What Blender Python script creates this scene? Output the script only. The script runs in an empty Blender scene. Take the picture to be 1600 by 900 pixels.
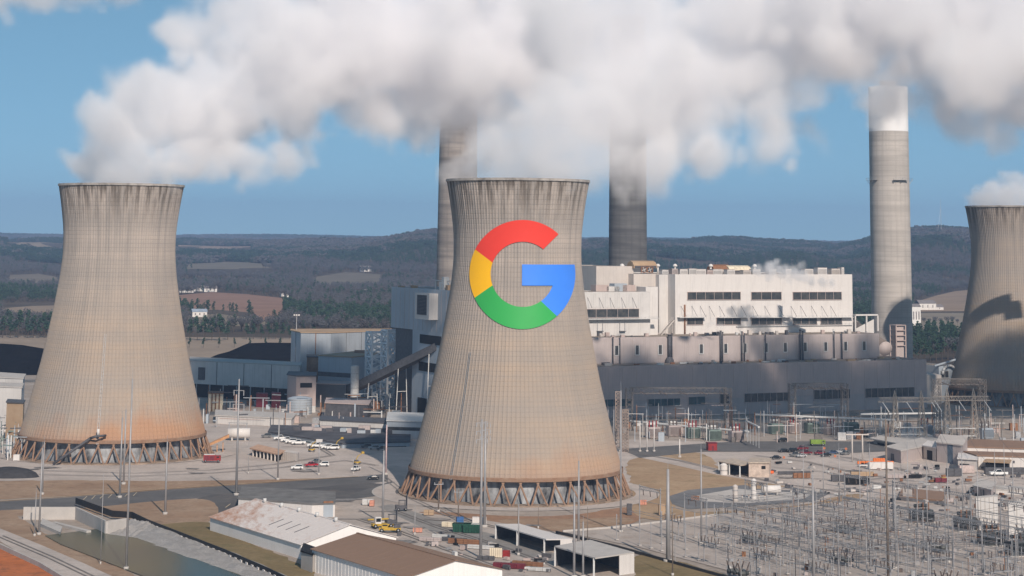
import bpy, bmesh, math, random
from math import sin, cos, pi, radians, sqrt, atan2, hypot
import numpy as np
random.seed(7)
SC = bpy.context.scene
COL = SC.collection

# ------------------------------------------------------------------ camera, sky, sun, exposure
F, HC, YH = 3200.0, 91.5, 375.0           # focal length in photo pixels, camera height, horizon row
cd = bpy.data.cameras.new('camera'); cam = bpy.data.objects.new('camera', cd); COL.objects.link(cam)
PITCH, ROLL = 0.139, 0.0086                # the photograph's uprights fan out downwards and its horizon dips to the right
import mathutils
cam.location = (0, 0, HC)
cam.rotation_euler = (mathutils.Matrix.Rotation(pi/2+PITCH, 3, 'X') @ mathutils.Matrix.Rotation(ROLL, 3, 'Z')).to_euler()
FP, YP = F*cos(PITCH), YH-F*sin(PITCH)     # focal length and principal row
cd.sensor_width = 36; cd.lens = 36*FP/1600; cd.shift_y = -(450-YP)/1600
cd.clip_start = 1; cd.clip_end = 80000
SC.camera = cam
SUN_EL, SUN_AZ = radians(34), radians(163)   # azimuth clockwise from +Y: behind the camera, to its right
w = bpy.data.worlds.new('World'); SC.world = w; w.use_nodes = True
nt = w.node_tree; bg = nt.nodes['Background']
sky = nt.nodes.new('ShaderNodeTexSky'); sky.sky_type = 'NISHITA'; sky.sun_disc = False
sky.sun_elevation = SUN_EL; sky.sun_rotation = SUN_AZ
sky.altitude = 0; sky.air_density = 0.3; sky.dust_density = 0.0; sky.ozone_density = 4.0
gm = nt.nodes.new('ShaderNodeGamma'); gm.inputs[1].default_value = .5; nt.links.new(sky.outputs[0], gm.inputs[0])   # one grade for the whole sky
tn = nt.nodes.new('ShaderNodeMix'); tn.data_type = 'RGBA'; tn.blend_type = 'MULTIPLY'; tn.inputs[0].default_value = 1; tn.inputs[7].default_value = (1.34, 2.04, 2.12, 1)
nt.links.new(gm.outputs[0], tn.inputs[6]); nt.links.new(tn.outputs[2], bg.inputs[0]); bg.inputs[1].default_value = 0.11
sd = bpy.data.lights.new('sun', 'SUN'); sd.energy = 4.4; sd.angle = radians(0.53); sd.color = (1, 0.87, 0.75)
sun = bpy.data.objects.new('sun', sd); COL.objects.link(sun)
sv = (sin(SUN_AZ)*cos(SUN_EL), cos(SUN_AZ)*cos(SUN_EL), sin(SUN_EL))   # towards the sun
sun.rotation_euler = mathutils.Vector(sv).to_track_quat('Z', 'Y').to_euler()
vs = SC.view_settings; vs.view_transform = 'Standard'; vs.look = 'None'; vs.exposure = 0.0; vs.gamma = 1
SC.cycles.volume_bounces = 20; SC.cycles.max_bounces = 22; SC.cycles.diffuse_bounces = 3
SC.cycles.volume_max_steps = 512
SC.cycles.use_denoising = True

# ------------------------------------------------------------------ helpers
def G(px, py, z=0.0):
    "ground point (height z) seen at photo pixel"
    LP[0] = px; d = ray(px, py); k = (z-HC)/d[2]; return (d[0]*k, d[1]*k)
LP = [800]                                # column of the last point placed
CR = cam.rotation_euler.to_matrix()
def ray(px, py): return CR @ mathutils.Vector(((px-800)/FP, -(py-YP)/FP, -1))
def project(X, Y, Z):
    m = CR.transposed(); x, y, z = X, Y, Z-HC
    a = [m[i][0]*x+m[i][1]*y+m[i][2]*z for i in range(3)]
    return 800+FP*a[0]/-a[2], YP-FP*a[1]/-a[2]
def PX(px, D, Z=0.0):
    "x of a thing standing at depth D in photo column px"
    LP[0] = px; x = (px-800)/F*D
    for _ in range(3): x -= (project(x, D, Z)[0]-px)*D/F
    return x
def ZZ(py, D, px=None):
    d = ray(LP[0] if px is None else px, py); return HC+d[2]*D/d[1]

def tag(o, label=None, cat=None, group=None, kind=None):
    if label: o['label'] = label
    if cat: o['category'] = cat
    if group: o['group'] = group
    if kind: o['kind'] = kind
    return o
def thing(name, label, cat, loc=(0, 0, 0), rz=0.0, group=None):
    o = bpy.data.objects.new(name, None); COL.objects.link(o)
    o.location = loc; o.rotation_euler = (0, 0, rz); o.empty_display_size = 1
    return tag(o, label, cat, group)
KIDS = {}
def link(name, me, parent=None, loc=None, rz=None):
    o = bpy.data.objects.new(name, me); COL.objects.link(o)
    if parent is not None:
        o.parent = parent; KIDS.setdefault(parent, []).append(o)
    if loc is not None: o.location = loc
    if rz is not None: o.rotation_euler = (0, 0, rz)
    return o
def copy_tree(o, parent=None):
    c = o.copy(); COL.objects.link(c)
    if parent is not None:
        c.parent = parent; KIDS.setdefault(parent, []).append(c)
    for k in KIDS.get(o, []): copy_tree(k, c)
    return c
def dup(o, loc, rz=0.0, label=None, group=None, scale=None):
    c = copy_tree(o); c.location = loc; c.rotation_euler = (0, 0, rz)
    if label: c['label'] = label
    if group: c['group'] = group
    if scale: c.scale = scale if hasattr(scale, '__len__') else (scale,)*3
    return c

class MB:
    def __init__(s): s.v = []; s.f = []; s.m = []; s.sm = []; s.mats = []
    def mi(s, mat):
        if mat not in s.mats: s.mats.append(mat)
        return s.mats.index(mat)
    def add(s, vs, fs, mat=None, smooth=False):
        b = len(s.v); s.v += [tuple(p) for p in vs]
        i = s.mi(mat) if mat else 0
        for f in fs: s.f.append(tuple(b+k for k in f)); s.m.append(i); s.sm.append(smooth)
        return s
    def box(s, x0, x1, y0, y1, z0, z1, mat=None, rz=0, o=(0, 0, 0)):
        c, n = cos(rz), sin(rz)
        p = [(x, y, z) for z in (z0, z1) for x, y in ((x0, y0), (x1, y0), (x1, y1), (x0, y1))]
        p = [(o[0]+x*c-y*n, o[1]+x*n+y*c, o[2]+z) for x, y, z in p]
        return s.add(p, [(0, 3, 2, 1), (4, 5, 6, 7), (0, 1, 5, 4), (1, 2, 6, 5), (2, 3, 7, 6), (3, 0, 4, 7)], mat)
    def poly(s, pts, mat=None): return s.add(pts, [tuple(range(len(pts)))], mat)
    def prism(s, pts, z0, z1, mat=None):
        n = len(pts); A = sum(pts[i][0]*pts[(i+1) % n][1]-pts[(i+1) % n][0]*pts[i][1] for i in range(n))
        if A < 0: pts = pts[::-1]
        return s.add([(x, y, z0) for x, y in pts]+[(x, y, z1) for x, y in pts],
                     [tuple(range(n-1, -1, -1)), tuple(range(n, 2*n))]+[(i, (i+1) % n, n+(i+1) % n, n+i) for i in range(n)], mat)
    def bar(s, a, b, r, mat=None, n=4, r1=None, smooth=None, cap=True):
        a = mathutils.Vector(a); b = mathutils.Vector(b); d = b-a
        if d.length < 1e-6: return s
        d.normalize(); r1 = r if r1 is None else r1
        u = d.orthogonal().normalized() if abs(d.z) < .999 else mathutils.Vector((1, 0, 0))
        if abs(d.z) < .999: u = d.cross(mathutils.Vector((0, 0, 1))).normalized()
        w_ = d.cross(u)
        vs = []
        for k in range(n):
            t = 2*pi*(k+.5)/n; q = u*cos(t)+w_*sin(t); vs += [a+q*r, b+q*r1]
        fs = [(2*k, 2*((k+1) % n), 2*((k+1) % n)+1, 2*k+1) for k in range(n)]
        if cap: fs += [tuple(2*k for k in range(n-1, -1, -1)), tuple(2*k+1 for k in range(n))]
        return s.add(vs, fs, mat, n > 6 if smooth is None else smooth)
    def cyl(s, x, y, z0, z1, r, mat=None, n=12, r1=None): return s.bar((x, y, z0), (x, y, z1), r, mat, n, r1)
    def lathe(s, prof, mat=None, n=24, x=0, y=0, smooth=True):
        vs = [(x+r*cos(2*pi*k/n), y+r*sin(2*pi*k/n), z) for r, z in prof for k in range(n)]
        fs = [(j*n+k, j*n+(k+1) % n, (j+1)*n+(k+1) % n, (j+1)*n+k) for j in range(len(prof)-1) for k in range(n)]
        return s.add(vs, fs, mat, smooth)
    def mesh(s, name, mat=None):
        me = bpy.data.meshes.new(name); me.from_pydata(s.v, [], s.f)
        if mat and not s.mats: s.mats = [mat]
        for m in s.mats: me.materials.append(m)
        if len(s.mats) > 1: me.polygons.foreach_set('material_index', s.m)
        me.polygons.foreach_set('use_smooth', s.sm); me.update()
        return me
    def build(s, name, mat=None, parent=None, loc=None, rz=None): return link(name, s.mesh(name, mat), parent, loc, rz)

# ------------------------------------------------------------------ materials
class NT:
    def __init__(s, tree): s.t = tree
    def n(s, typ, **kw):
        o = s.t.nodes.new(typ)
        for k, v in kw.items():
            if k.startswith('i_'):
                key = k[2:]; key = int(key) if key.isdigit() else key
                s.set(o.inputs[key], v)
            else: setattr(o, k, v)
        return o
    def set(s, inp, v):
        if isinstance(v, bpy.types.NodeSocket): s.t.links.new(v, inp)
        elif v is not None:
            if hasattr(inp, 'default_value') and hasattr(inp.default_value, '__len__') and not hasattr(v, '__len__'): v = (v,)*len(inp.default_value)
            if hasattr(v, '__len__') and len(v) == 3 and len(inp.default_value) == 4: v = (*v, 1)
            inp.default_value = v
    def math(s, op, a, b=None, c=None, clamp=False):
        o = s.t.nodes.new('ShaderNodeMath'); o.operation = op; o.use_clamp = clamp
        s.set(o.inputs[0], a)
        if b is not None: s.set(o.inputs[1], b)
        if c is not None: s.set(o.inputs[2], c)
        return o.outputs[0]
    def mix(s, fac, a, b, mode='MIX'):
        o = s.t.nodes.new('ShaderNodeMix'); o.data_type = 'RGBA'; o.blend_type = mode
        s.set(o.inputs[0], fac); s.set(o.inputs[6], a); s.set(o.inputs[7], b); return o.outputs[2]
    def noise(s, vec, scale, detail=4, rough=.6, out=0):
        o = s.t.nodes.new('ShaderNodeTexNoise'); s.set(o.inputs['Vector'], vec)
        o.inputs['Scale'].default_value = scale; o.inputs['Detail'].default_value = detail; o.inputs['Roughness'].default_value = rough
        return o.outputs[out]
    def rng(s, v, a, b, c=0., d=1., smooth=False):
        o = s.t.nodes.new('ShaderNodeMapRange'); o.interpolation_type = 'SMOOTHSTEP' if smooth else 'LINEAR'
        s.set(o.inputs[0], v)
        for i, q in enumerate((a, b, c, d)): s.set(o.inputs[i+1], q)
        return o.outputs[0]
    def mapping(s, vec, scale):
        o = s.t.nodes.new('ShaderNodeMapping'); s.set(o.inputs[0], vec); o.inputs['Scale'].default_value = scale; return o.outputs[0]
def newmat(name):
    m = bpy.data.materials.new(name); m.use_nodes = True
    t = NT(m.node_tree); b = m.node_tree.nodes['Principled BSDF']
    tc = t.n('ShaderNodeTexCoord').outputs['Object']
    return m, t, b, tc
MATS = {}
def mat(name, col, rough=.7, var=.18, scale=.6, col2=None, metal=0., streak=0., spec=.3, bump=0., fine=0.):
    "base colour with large blotches, grain and optional vertical weather streaks"
    if name in MATS: return MATS[name]
    m, t, b, tc = newmat(name)
    n1 = t.noise(tc, scale, 5, .65)
    c2 = col2 if col2 else tuple(c*(1-var*1.6) for c in col)
    c1 = col if col2 else tuple(min(1, c*(1+var*.6)) for c in col)
    c = t.mix(t.rng(n1, .35, .68), c1, c2)
    if fine:
        c = t.mix(t.rng(t.noise(tc, scale*9, 3, .7), .3, .7), c, tuple(x*(1-fine) for x in col))
    if streak:
        n2 = t.noise(t.mapping(tc, (1.2, 1.2, .06)), 1.0, 4, .6)
        c = t.mix(t.rng(n2, .48, .75, 0, streak), c, tuple(x*.45 for x in col))
    t.set(b.inputs['Base Color'], c); b.inputs['Roughness'].default_value = rough; b.inputs['Metallic'].default_value = metal
    b.inputs['Specular IOR Level'].default_value = spec
    if bump:
        bn = t.n('ShaderNodeBump', i_Strength=bump, i_Height=t.noise(tc, scale*6, 4)); t.set(b.inputs['Normal'], bn.outputs[0])
    MATS[name] = m; return m
# ------------------------------------------------------------------ air between here and the hills
def haze():
    m = bpy.data.materials.new('haze_air'); m.use_nodes = True; nt = m.node_tree
    nt.nodes.remove(nt.nodes['Principled BSDF'])
    v = nt.nodes.new('ShaderNodeVolumePrincipled'); v.inputs['Color'].default_value = (.43, .62, .96, 1)
    v.inputs['Density'].default_value = HAZE; v.inputs['Anisotropy'].default_value = 0.0
    nt.links.new(v.outputs[0], nt.nodes['Material Output'].inputs['Volume'])
    o = MB().box(-9000, 9000, -900, 19000, -2, 420).build('haze', m); tag(o, kind='stuff')
HAZE = 6.8e-5
haze()

# ------------------------------------------------------------------ steam
class GN(NT):
    def vm(s, op, a, b=None, c=None):
        o = s.t.nodes.new('ShaderNodeVectorMath'); o.operation = op
        s.set(o.inputs[0], a)
        if b is not None: s.set(o.inputs[1], b)
        if c is not None: s.set(o.inputs[2], c)
        return o.outputs['Value'] if op in ('LENGTH', 'DISTANCE') else o.outputs[0]
def steam_mat(dens):
    m = bpy.data.materials.new('steam'); m.use_nodes = True; nt = m.node_tree
    nt.nodes.remove(nt.nodes['Principled BSDF'])
    v = nt.nodes.new('ShaderNodeVolumePrincipled')
    v.inputs['Color'].default_value = (.984, .982, .990, 1); v.inputs['Density'].default_value = dens
    v.inputs['Anisotropy'].default_value = -0.1
    nt.links.new(v.outputs[0], nt.nodes['Material Output'].inputs['Volume'])
    return m
def steam(name, label, puffs, dens, vox, seed=0.0, n_big=.85, n_small=.90, s_big=.020, s_small=.085, thr=.19, floor=None):
    "puffs: (x, y, z, r, w). A density grid is filled from the union of the puffs, eaten away by billow noise."
    P = np.array(puffs, float); pad = 1.28
    lo = (P[:, :3]-P[:, 3:4]*pad).min(0); hi = (P[:, :3]+P[:, 3:4]*pad).max(0)
    if floor is not None: lo[2] = max(lo[2], floor)
    ng = bpy.data.node_groups.new('steam_density', 'GeometryNodeTree')
    ng.interface.new_socket('Geometry', in_out='OUTPUT', socket_type='NodeSocketGeometry')
    t = GN(ng); pos = t.n('GeometryNodeInputPosition').outputs[0]
    warp = t.n('ShaderNodeTexNoise', i_Vector=pos, i_Scale=s_big*1.5, i_Detail=3.).outputs[1]; wa = .5/s_big
    wp = t.vm('ADD', pos, t.vm('MULTIPLY', t.vm('SUBTRACT', warp, (.5, .5, .5)), (wa*1.5, wa*1.5, wa)))
    f = None
    for x, y, z, r, w_ in puffs:
        d = t.vm('DISTANCE', wp, (x, y, z))
        g = t.math('MULTIPLY_ADD', d, -w_/r, w_)
        f = g if f is None else t.math('MAXIMUM', f, g)
    sp = t.vm('ADD', pos, (seed, seed*1.7, 0))
    nb = t.noise(sp, s_big, 5, .55); nsn = t.noise(sp, s_small, 6, .66)
    vo = t.t.nodes.new('ShaderNodeTexVoronoi'); vo.feature = 'SMOOTH_F1'; t.set(vo.inputs['Vector'], sp)
    vo.inputs['Scale'].default_value = s_big*1.9; vo.inputs['Smoothness'].default_value = .35
    bil = t.math('MULTIPLY_ADD', vo.outputs['Distance'], -.40, .22)
    f = t.math('ADD', f, t.math('MULTIPLY_ADD', nb, n_big, -n_big*.5))
    f = t.math('ADD', f, t.math('MULTIPLY_ADD', nsn, n_small, -n_small*.5))
    f = t.math('ADD', f, bil)
    den = t.math('POWER', t.rng(f, thr-.06, thr+.26, 0, 1), 1.8)
    vc = t.n('GeometryNodeVolumeCube')
    t.set(vc.inputs['Density'], den); vc.inputs['Background'].default_value = 0
    vc.inputs['Min'].default_value = lo; vc.inputs['Max'].default_value = hi
    for k, ax in enumerate('XYZ'): vc.inputs['Resolution '+ax].default_value = max(8, int((hi[k]-lo[k])/vox))
    sm = t.n('GeometryNodeSetMaterial'); t.set(sm.inputs[0], vc.outputs[0]); sm.inputs['Material'].default_value = steam_mat(dens)
    go = t.n('NodeGroupOutput'); t.set(go.inputs[0], sm.outputs[0])
    me = bpy.data.volumes.new(name); o = bpy.data.objects.new(name, me); COL.objects.link(o)
    md = o.modifiers.new('steam', 'NODES'); md.node_group = ng
    tag(o, label, 'steam'); 
    return o
def puff(px, py, D, rpx, w=1.0):
    d = ray(px, py); return (d[0]*D/d[1], D, HC+d[2]*D/d[1], rpx*D/F, w)
def chain(keys, step=.55, jit=.18, seed=1, w=None):
    "interpolate (px, py, D, rpx, w) keys into overlapping puffs"
    rnd = random.Random(seed); out = []
    for a, b in zip(keys, keys[1:]):
        L = hypot(a[0]-b[0], a[1]-b[1]); n = max(1, int(L/(step*min(a[3], b[3]))))
        for k in range(n):
            q = k/n; v = [a[i]*(1-q)+b[i]*q for i in range(5)]
            out.append(puff(v[0]+rnd.uniform(-1, 1)*jit*v[3], v[1]+rnd.uniform(-1, 1)*jit*v[3], v[2]+rnd.uniform(-1, 1)*jit*v[3]*.25, v[3]*rnd.uniform(.85, 1.15), v[4]))
    out.append(puff(*keys[-1])); return out
def fluff(P, seed, n=4, q=.36, far=.85):
    "smaller puffs budding from the surface of the big ones"
    rnd = random.Random(seed); out = list(P)
    for x, y, z, r, w_ in P:
        for k in range(n):
            a, b = rnd.uniform(0, 6.28), rnd.uniform(-1.2, 1.2); s_ = r*rnd.uniform(q*.6, q*1.2); d = r*far
            out.append((x+d*cos(a)*cos(b), y+d*.7*sin(a)*cos(b), z+d*sin(b), s_, w_*.9))
    return out
P1 = chain([(190, 266, 884, 72, 1.1), (180, 238, 886, 72, 1.1), (235, 185, 893, 92, 1.1), (330, 135, 910, 115, 1.1), (440, 115, 915, 135, 1.1), (570, 95, 930, 145, 1.1), (700, 75, 945, 150, 1.05), (830, 60, 960, 150, 1.)], seed=3)
P1 += [puff(*k) for k in [(120, 266, 892, 34, 1), (255, 262, 892, 45, 1), (310, 250, 896, 58, 1), (375, 245, 900, 58, 1), (425, 235, 905, 52, 1), (345, 262, 896, 40, .95), (395, 272, 898, 26, .9), (320, 60, 915, 70, 1), (400, 20, 915, 90, 1), (540, -10, 925, 120, 1), (470, 190, 920, 60, 1), (570, 175, 935, 75, 1), (660, 175, 950, 70, .9), (700, 0, 940, 110, 1), (260, 288, 876, 22, .8), (150, 290, 870, 18, .8)]]
P2 = chain([(815, 262, 763, 92, 1), (835, 228, 766, 95, 1), (890, 195, 775, 112, 1.1), (980, 170, 795, 125, 1.1), (1080, 140, 820, 130, 1.1), (1180, 110, 835, 130, 1.0), (1280, 75, 845, 120, .95), (1390, 20, 850, 100, .85), (1530, 60, 870, 145, .9), (1680, 70, 890, 180, .9), (1850, 80, 910, 200, .9)], seed=5)
P2 += [puff(*k) for k in [(740, 268, 763, 36, 1), (890, 264, 763, 40, 1), (960, 262, 768, 50, .9), (1030, 255, 785, 62, 1), (1110, 235, 800, 62, .95), (1190, 210, 820, 75, .9), (880, 290, 735, 22, .7), (990, 292, 775, 24, .9), (1000, 50, 815, 120, 1), (1120, 20, 815, 130, 1), (900, 40, 805, 100, .9), (1265, 195, 860, 60, .8), (1515, 170, 890, 70, .78), (1575, 160, 900, 80, .75), (1250, -10, 815, 120, 1), (1400, -20, 820, 130, 1), (1560, -10, 845, 150, 1), (1700, 170, 910, 110, .85)]]
P3 = chain([(1585, 318, 1207, 40, 1.1), (1625, 304, 1207, 44, 1.1), (1690, 290, 1207, 50, 1)], seed=8) + [puff(*k) for k in ((1540, 306, 1207, 22, 1.1),)]
P4 = chain([(-80, -20, 1000, 90, 1), (0, -15, 1000, 60, 1), (90, -15, 1010, 40, .9), (200, -20, 1015, 32, .9)], seed=9)
def rim_puffs(px0, px1, y, D, n, r, seed):
    "steam spilling off the rim itself, all the way across"
    rnd = random.Random(seed); return [puff(px0+(px1-px0)*(k+.5)/n, y+rnd.uniform(-10, 4), D+rnd.uniform(-16, 16), r*rnd.uniform(.8, 1.3), 1.35) for k in range(n)]
RIM = [rim_puffs(96, 284, 272, 882, 12, 20, 1)+rim_puffs(110, 270, 255, 882, 8, 26, 2), rim_puffs(706, 918, 264, 763, 12, 23, 3)+rim_puffs(725, 905, 245, 763, 8, 30, 4), rim_puffs(1515, 1650, 308, 1207, 8, 17, 5)]
P1, P2, P3, P4 = fluff(P1, 1), fluff(P2, 2), fluff(P3, 3), fluff(P4, 4)
P1 += RIM[0]; P2 += RIM[1]; P3 += RIM[2]+[puff(*k) for k in ((1880, 320, 1030, 150, 1.25), (1810, 345, 1015, 110, 1.2), (1970, 310, 1040, 160, 1.25))]  # last puffs lie out of view, added to shade the right-hand tower
PR = [puff(*k) for k in [(1185, 422, 1135, 13, 1), (1203, 420, 1134, 16, 1), (1215, 408, 1136, 9, .9), (1222, 424, 1134, 17, 1), (1240, 426, 1133, 15, 1), (1254, 432, 1133, 16, .9), (1268, 438, 1133, 13, .85), (1284, 440, 1133, 13, .75), (1300, 441, 1133, 10, .7), (1200, 434, 1133, 10, .8), (1232, 440, 1133, 12, .7), (1252, 417, 1135, 9, .8), (1112, 500, 1135, 9, .8), (1104, 506, 1135, 8, .75), (1122, 507, 1135, 9, .75)]]
P2 += [puff(*k) for k in ((1490, 85, 790, 58, .9), (1560, 105, 800, 95, .9), (1700, 125, 800, 130, .95), (1840, 130, 790, 140, .95))]  # nearer puffs added so their shade falls in front of the grey hall
P2 += [puff(1366, 158, 1285, 36, .85), puff(1361, 188, 1285, 26, .75), puff(1382, 132, 1285, 32, .85), puff(1412, 122, 1285, 30, .8), puff(1350, 150, 1285, 40, .7)]
VOX = 2.0
steam('steam_plume', 'white steam plume billowing from the rim of the leftmost cooling tower', P1, .085, VOX, 0)
steam('steam_plume', 'white steam plume blowing right from the middle cooling tower with the emblem', P2, .075, VOX, 50)
steam('steam_plume', 'small puff of steam over the cooling tower at the right edge, plus unseen shading puffs', P3, .09, VOX, 90)
steam('steam_plume', 'torn strip of grey steam in the top left corner of the sky', P4, .06, VOX, 130)
steam('steam_plume', 'little wisps of white steam drifting over the boiler house roof edge', PR, .16, 1.0, 170, .8, .8, .09, .3)
# ------------------------------------------------------------------ cooling towers
def shell_r(z):                                   # radius at height (metres), full size tower
    pts = [(0, 41.6), (7, 39.3), (20, 35.7), (40, 30.8), (60, 26.9), (75, 24.5), (85, 23.5), (95, 23.6), (105, 24.8), (113, 26.1), (115.7, 26.6)]
    zs = [p[0] for p in pts]; rs = [p[1] for p in pts]
    return float(np.interp(z, zs, rs))
ZS = np.linspace(0, 115.7, 60); RS = np.array([shell_r(z) for z in ZS])
for _ in range(3): RS[1:-1] = (RS[:-2]+2*RS[1:-1]+RS[2:])/4
def shell_r(z): return float(np.interp(z, ZS, RS))
NR = 132
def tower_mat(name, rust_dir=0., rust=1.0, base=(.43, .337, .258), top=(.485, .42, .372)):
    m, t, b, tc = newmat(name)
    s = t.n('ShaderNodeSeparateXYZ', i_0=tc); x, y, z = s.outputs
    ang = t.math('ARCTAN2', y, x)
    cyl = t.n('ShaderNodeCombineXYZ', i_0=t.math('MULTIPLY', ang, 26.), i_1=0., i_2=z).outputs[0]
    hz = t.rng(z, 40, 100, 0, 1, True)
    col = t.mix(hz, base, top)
    band = t.noise(t.mapping(cyl, (.004, 1, .11)), 1, 3, .6)                  # pours of slightly different concrete
    col = t.mix(t.rng(band, .38, .62), col, t.mix(.62, col, (.33, .30, .275)))
    bl = t.noise(t.mapping(cyl, (.05, 1, .03)), 1, 5, .6)
    col = t.mix(t.rng(bl, .40, .68, 0, .65), col, (.29, .265, .245))
    st = t.noise(t.mapping(cyl, (.45, 1, .012)), 1, 4, .6)                    # rain streaks
    col = t.mix(t.math('MULTIPLY', t.rng(st, .47, .68), t.rng(z, 40, 112, .10, .7)), col, (.22, .21, .20))
    # formwork grid: lift joints every 1.7 m, vertical joints on the ribs
    lz = t.math('PINGPONG', z, .88); la = t.math('PINGPONG', t.math('MULTIPLY', ang, NR/(2*pi)), .5)
    grid = t.math('MAXIMUM', t.rng(lz, .0, .20, 1, 0), t.rng(la, .0, .16, 1, 0))
    patch = t.rng(t.noise(t.mapping(cyl, (.07, 1, .05)), 1, 3), .35, .7)
    gs = t.math('MULTIPLY', grid, t.math('MULTIPLY', t.rng(z, 10, 110, .08, .46), t.math('ADD', t.math('MULTIPLY', patch, .7), .35)))
    col = t.mix(gs, col, (.17, .165, .16))
    # mould below the rim
    mo = t.noise(t.mapping(cyl, (.5, 1, .05)), 1, 4, .65)
    col = t.mix(t.math('MULTIPLY', t.rng(z, 98, 115, 0, 1.), t.rng(mo, .44, .58)), col, (.10, .085, .07))
    # rust wash above the legs
    rn = t.math('ADD', t.noise(t.mapping(cyl, (.10, 1, .05)), 1, 4), t.math('MULTIPLY', t.math('COSINE', t.math('SUBTRACT', ang, rust_dir)), .22))
    rz = t.math('SUBTRACT', t.rng(z, 6, 30, 1, 0, True), t.rng(rn, .35, .85, .75, 0.0))
    col = t.mix(t.math('MULTIPLY', t.rng(rz, 0, .6), .75*rust), col, (.44, .21, .10))
    t.set(b.inputs['Base Color'], col); b.inputs['Roughness'].default_value = .9; b.inputs['Specular IOR Level'].default_value = .15
    bn = t.n('ShaderNodeBump', i_Strength=.35, i_Distance=.3, i_Height=t.math('ADD', t.math('MULTIPLY', grid, -1), t.noise(tc, 1.5, 3))); t.set(b.inputs['Normal'], bn.outputs[0])
    return m
M_TIN = mat('tower_inside', (.20, .19, .18), .9, scale=.1)
M_LEG = mat('rusty_concrete', (.25, .145, .095), .9, .3, .5, (.31, .215, .155))
M_FILL = None
def fill_mat():
    m, t, b, tc = newmat('tower_fill_screen')
    s = t.n('ShaderNodeSeparateXYZ', i_0=tc)
    ang = t.math('MULTIPLY', t.math('ARCTAN2', s.outputs[1], s.outputs[0]), 40)
    c = t.n('ShaderNodeCombineXYZ', i_0=ang, i_2=s.outputs[2]).outputs[0]
    n = t.noise(t.mapping(c, (.16, 1, .10)), 1, 5, .65)
    t.set(b.inputs['Base Color'], t.mix(t.rng(n, .36, .66), (.02, .022, .026), (.42, .44, .46))); b.inputs['Roughness'].default_value = .6
    return m
M_FILL = fill_mat()
SHELLS = {}
def cooling_tower(label, x, y, sc=1.0, shell_mat=None, legs=40, z0=8.7):
    T = thing('cooling_tower', label, 'cooling tower', (x, y, 0)); T.scale = (sc, sc, sc*.987)
    if 'me' not in SHELLS:
        zs = np.linspace(z0, 115.0, 64); k = np.arange(NR*4); a = 2*pi*k/(NR*4); rib = np.where(k % 4 == 0, .22, 0.0)
        V = [((shell_r(z)+rb)*cos(t), (shell_r(z)+rb)*sin(t), z) for z in zs for t, rb in zip(a, rib)]
        n = NR*4
        Fc = [(j*n+i, j*n+(i+1) % n, (j+1)*n+(i+1) % n, (j+1)*n+i) for j in range(len(zs)-1) for i in range(n)]
        me = bpy.data.meshes.new('shell'); me.from_pydata(V, [], Fc); me.update(); SHELLS['me'] = me
        SHELLS['lin'] = MB().lathe([(shell_r(z)-.9, z) for z in np.linspace(115, z0, 24)], M_TIN, 96).mesh('lining')
        rim = MB(); r = shell_r(115); rim.lathe([(r+.2, 114.3), (r+.45, 114.4), (r+.45, 115.3), (r-1.2, 115.3), (r-1.2, 113.9)], mat('tower_rim', (.40, .37, .34), .9, .3, .3), 128, smooth=False)
        SHELLS['rim'] = rim.mesh('rim')
        lip = MB(); r = shell_r(z0); lip.lathe([(r+.35, z0+.9), (r+.55, z0+.7), (r+.55, z0-.5), (r-1.2, z0-.5), (r-1.2, z0+.3)], M_LEG, 128, smooth=False)
        SHELLS['lip'] = lip.mesh('lip')
        fl = MB(); fl.lathe([(36.2, .3), (36.2, z0+1)], M_FILL, 96); SHELLS['fill'] = fl.mesh('fill_screen')
        bs = MB(); bs.lathe([(42.9, .0), (42.9, .45), (42.4, .5), (37, .45), (37, .2)], mat('basin', (.33, .25, .19), .9, .3, .25), 96, smooth=False); SHELLS['basin'] = bs.mesh('basin_kerb')
        lg = MB(); d = 2*pi/legs/2*.86
        for s_ in (1,): lg.bar((42.0*cos(-d), 42.0*sin(-d), .3), (38.6*cos(0.012), 38.6*sin(0.012), z0-.3), .36, M_LEG, 6)
        SHELLS['lega'] = lg.mesh('leg')
        lg = MB(); lg.bar((42.0*cos(d), 42.0*sin(d), .3), (38.6*cos(-.012), 38.6*sin(-.012), z0-.3), .36, M_LEG, 6); SHELLS['legb'] = lg.mesh('leg')
    me = SHELLS['me'].copy(); me.materials.append(shell_mat); link('shell', me, T)
    link('lining', SHELLS['lin'], T); link('rim', SHELLS['rim'], T); link('lip', SHELLS['lip'], T)
    link('fill_screen', SHELLS['fill'], T); link('basin_kerb', SHELLS['basin'], T)
    for k in range(legs):
        link('leg', SHELLS['lega'], T, rz=2*pi*k/legs+.04); link('leg', SHELLS['legb'], T, rz=2*pi*k/legs+.04)
    return T
T1X, T2X, T3X = PX(175.5, 882), PX(805.5, 763), PX(1588, 1207)
T1 = cooling_tower('leftmost cooling tower, beige concrete shell on slanted rust-brown legs', T1X, 882, 1.0, tower_mat('tower_concrete_a', -.6, .8))
T2 = cooling_tower('middle cooling tower carrying the big four-colour round letter emblem', T2X, 763, 1.0, tower_mat('tower_concrete_b', -.1, .42))
T3 = cooling_tower('cooling tower cut off by the right edge, its lower shell in shade', T3X, 1207, 1.0, tower_mat('tower_concrete_c', -.6, .7, (.36, .275, .20), (.40, .34, .29)))
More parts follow.
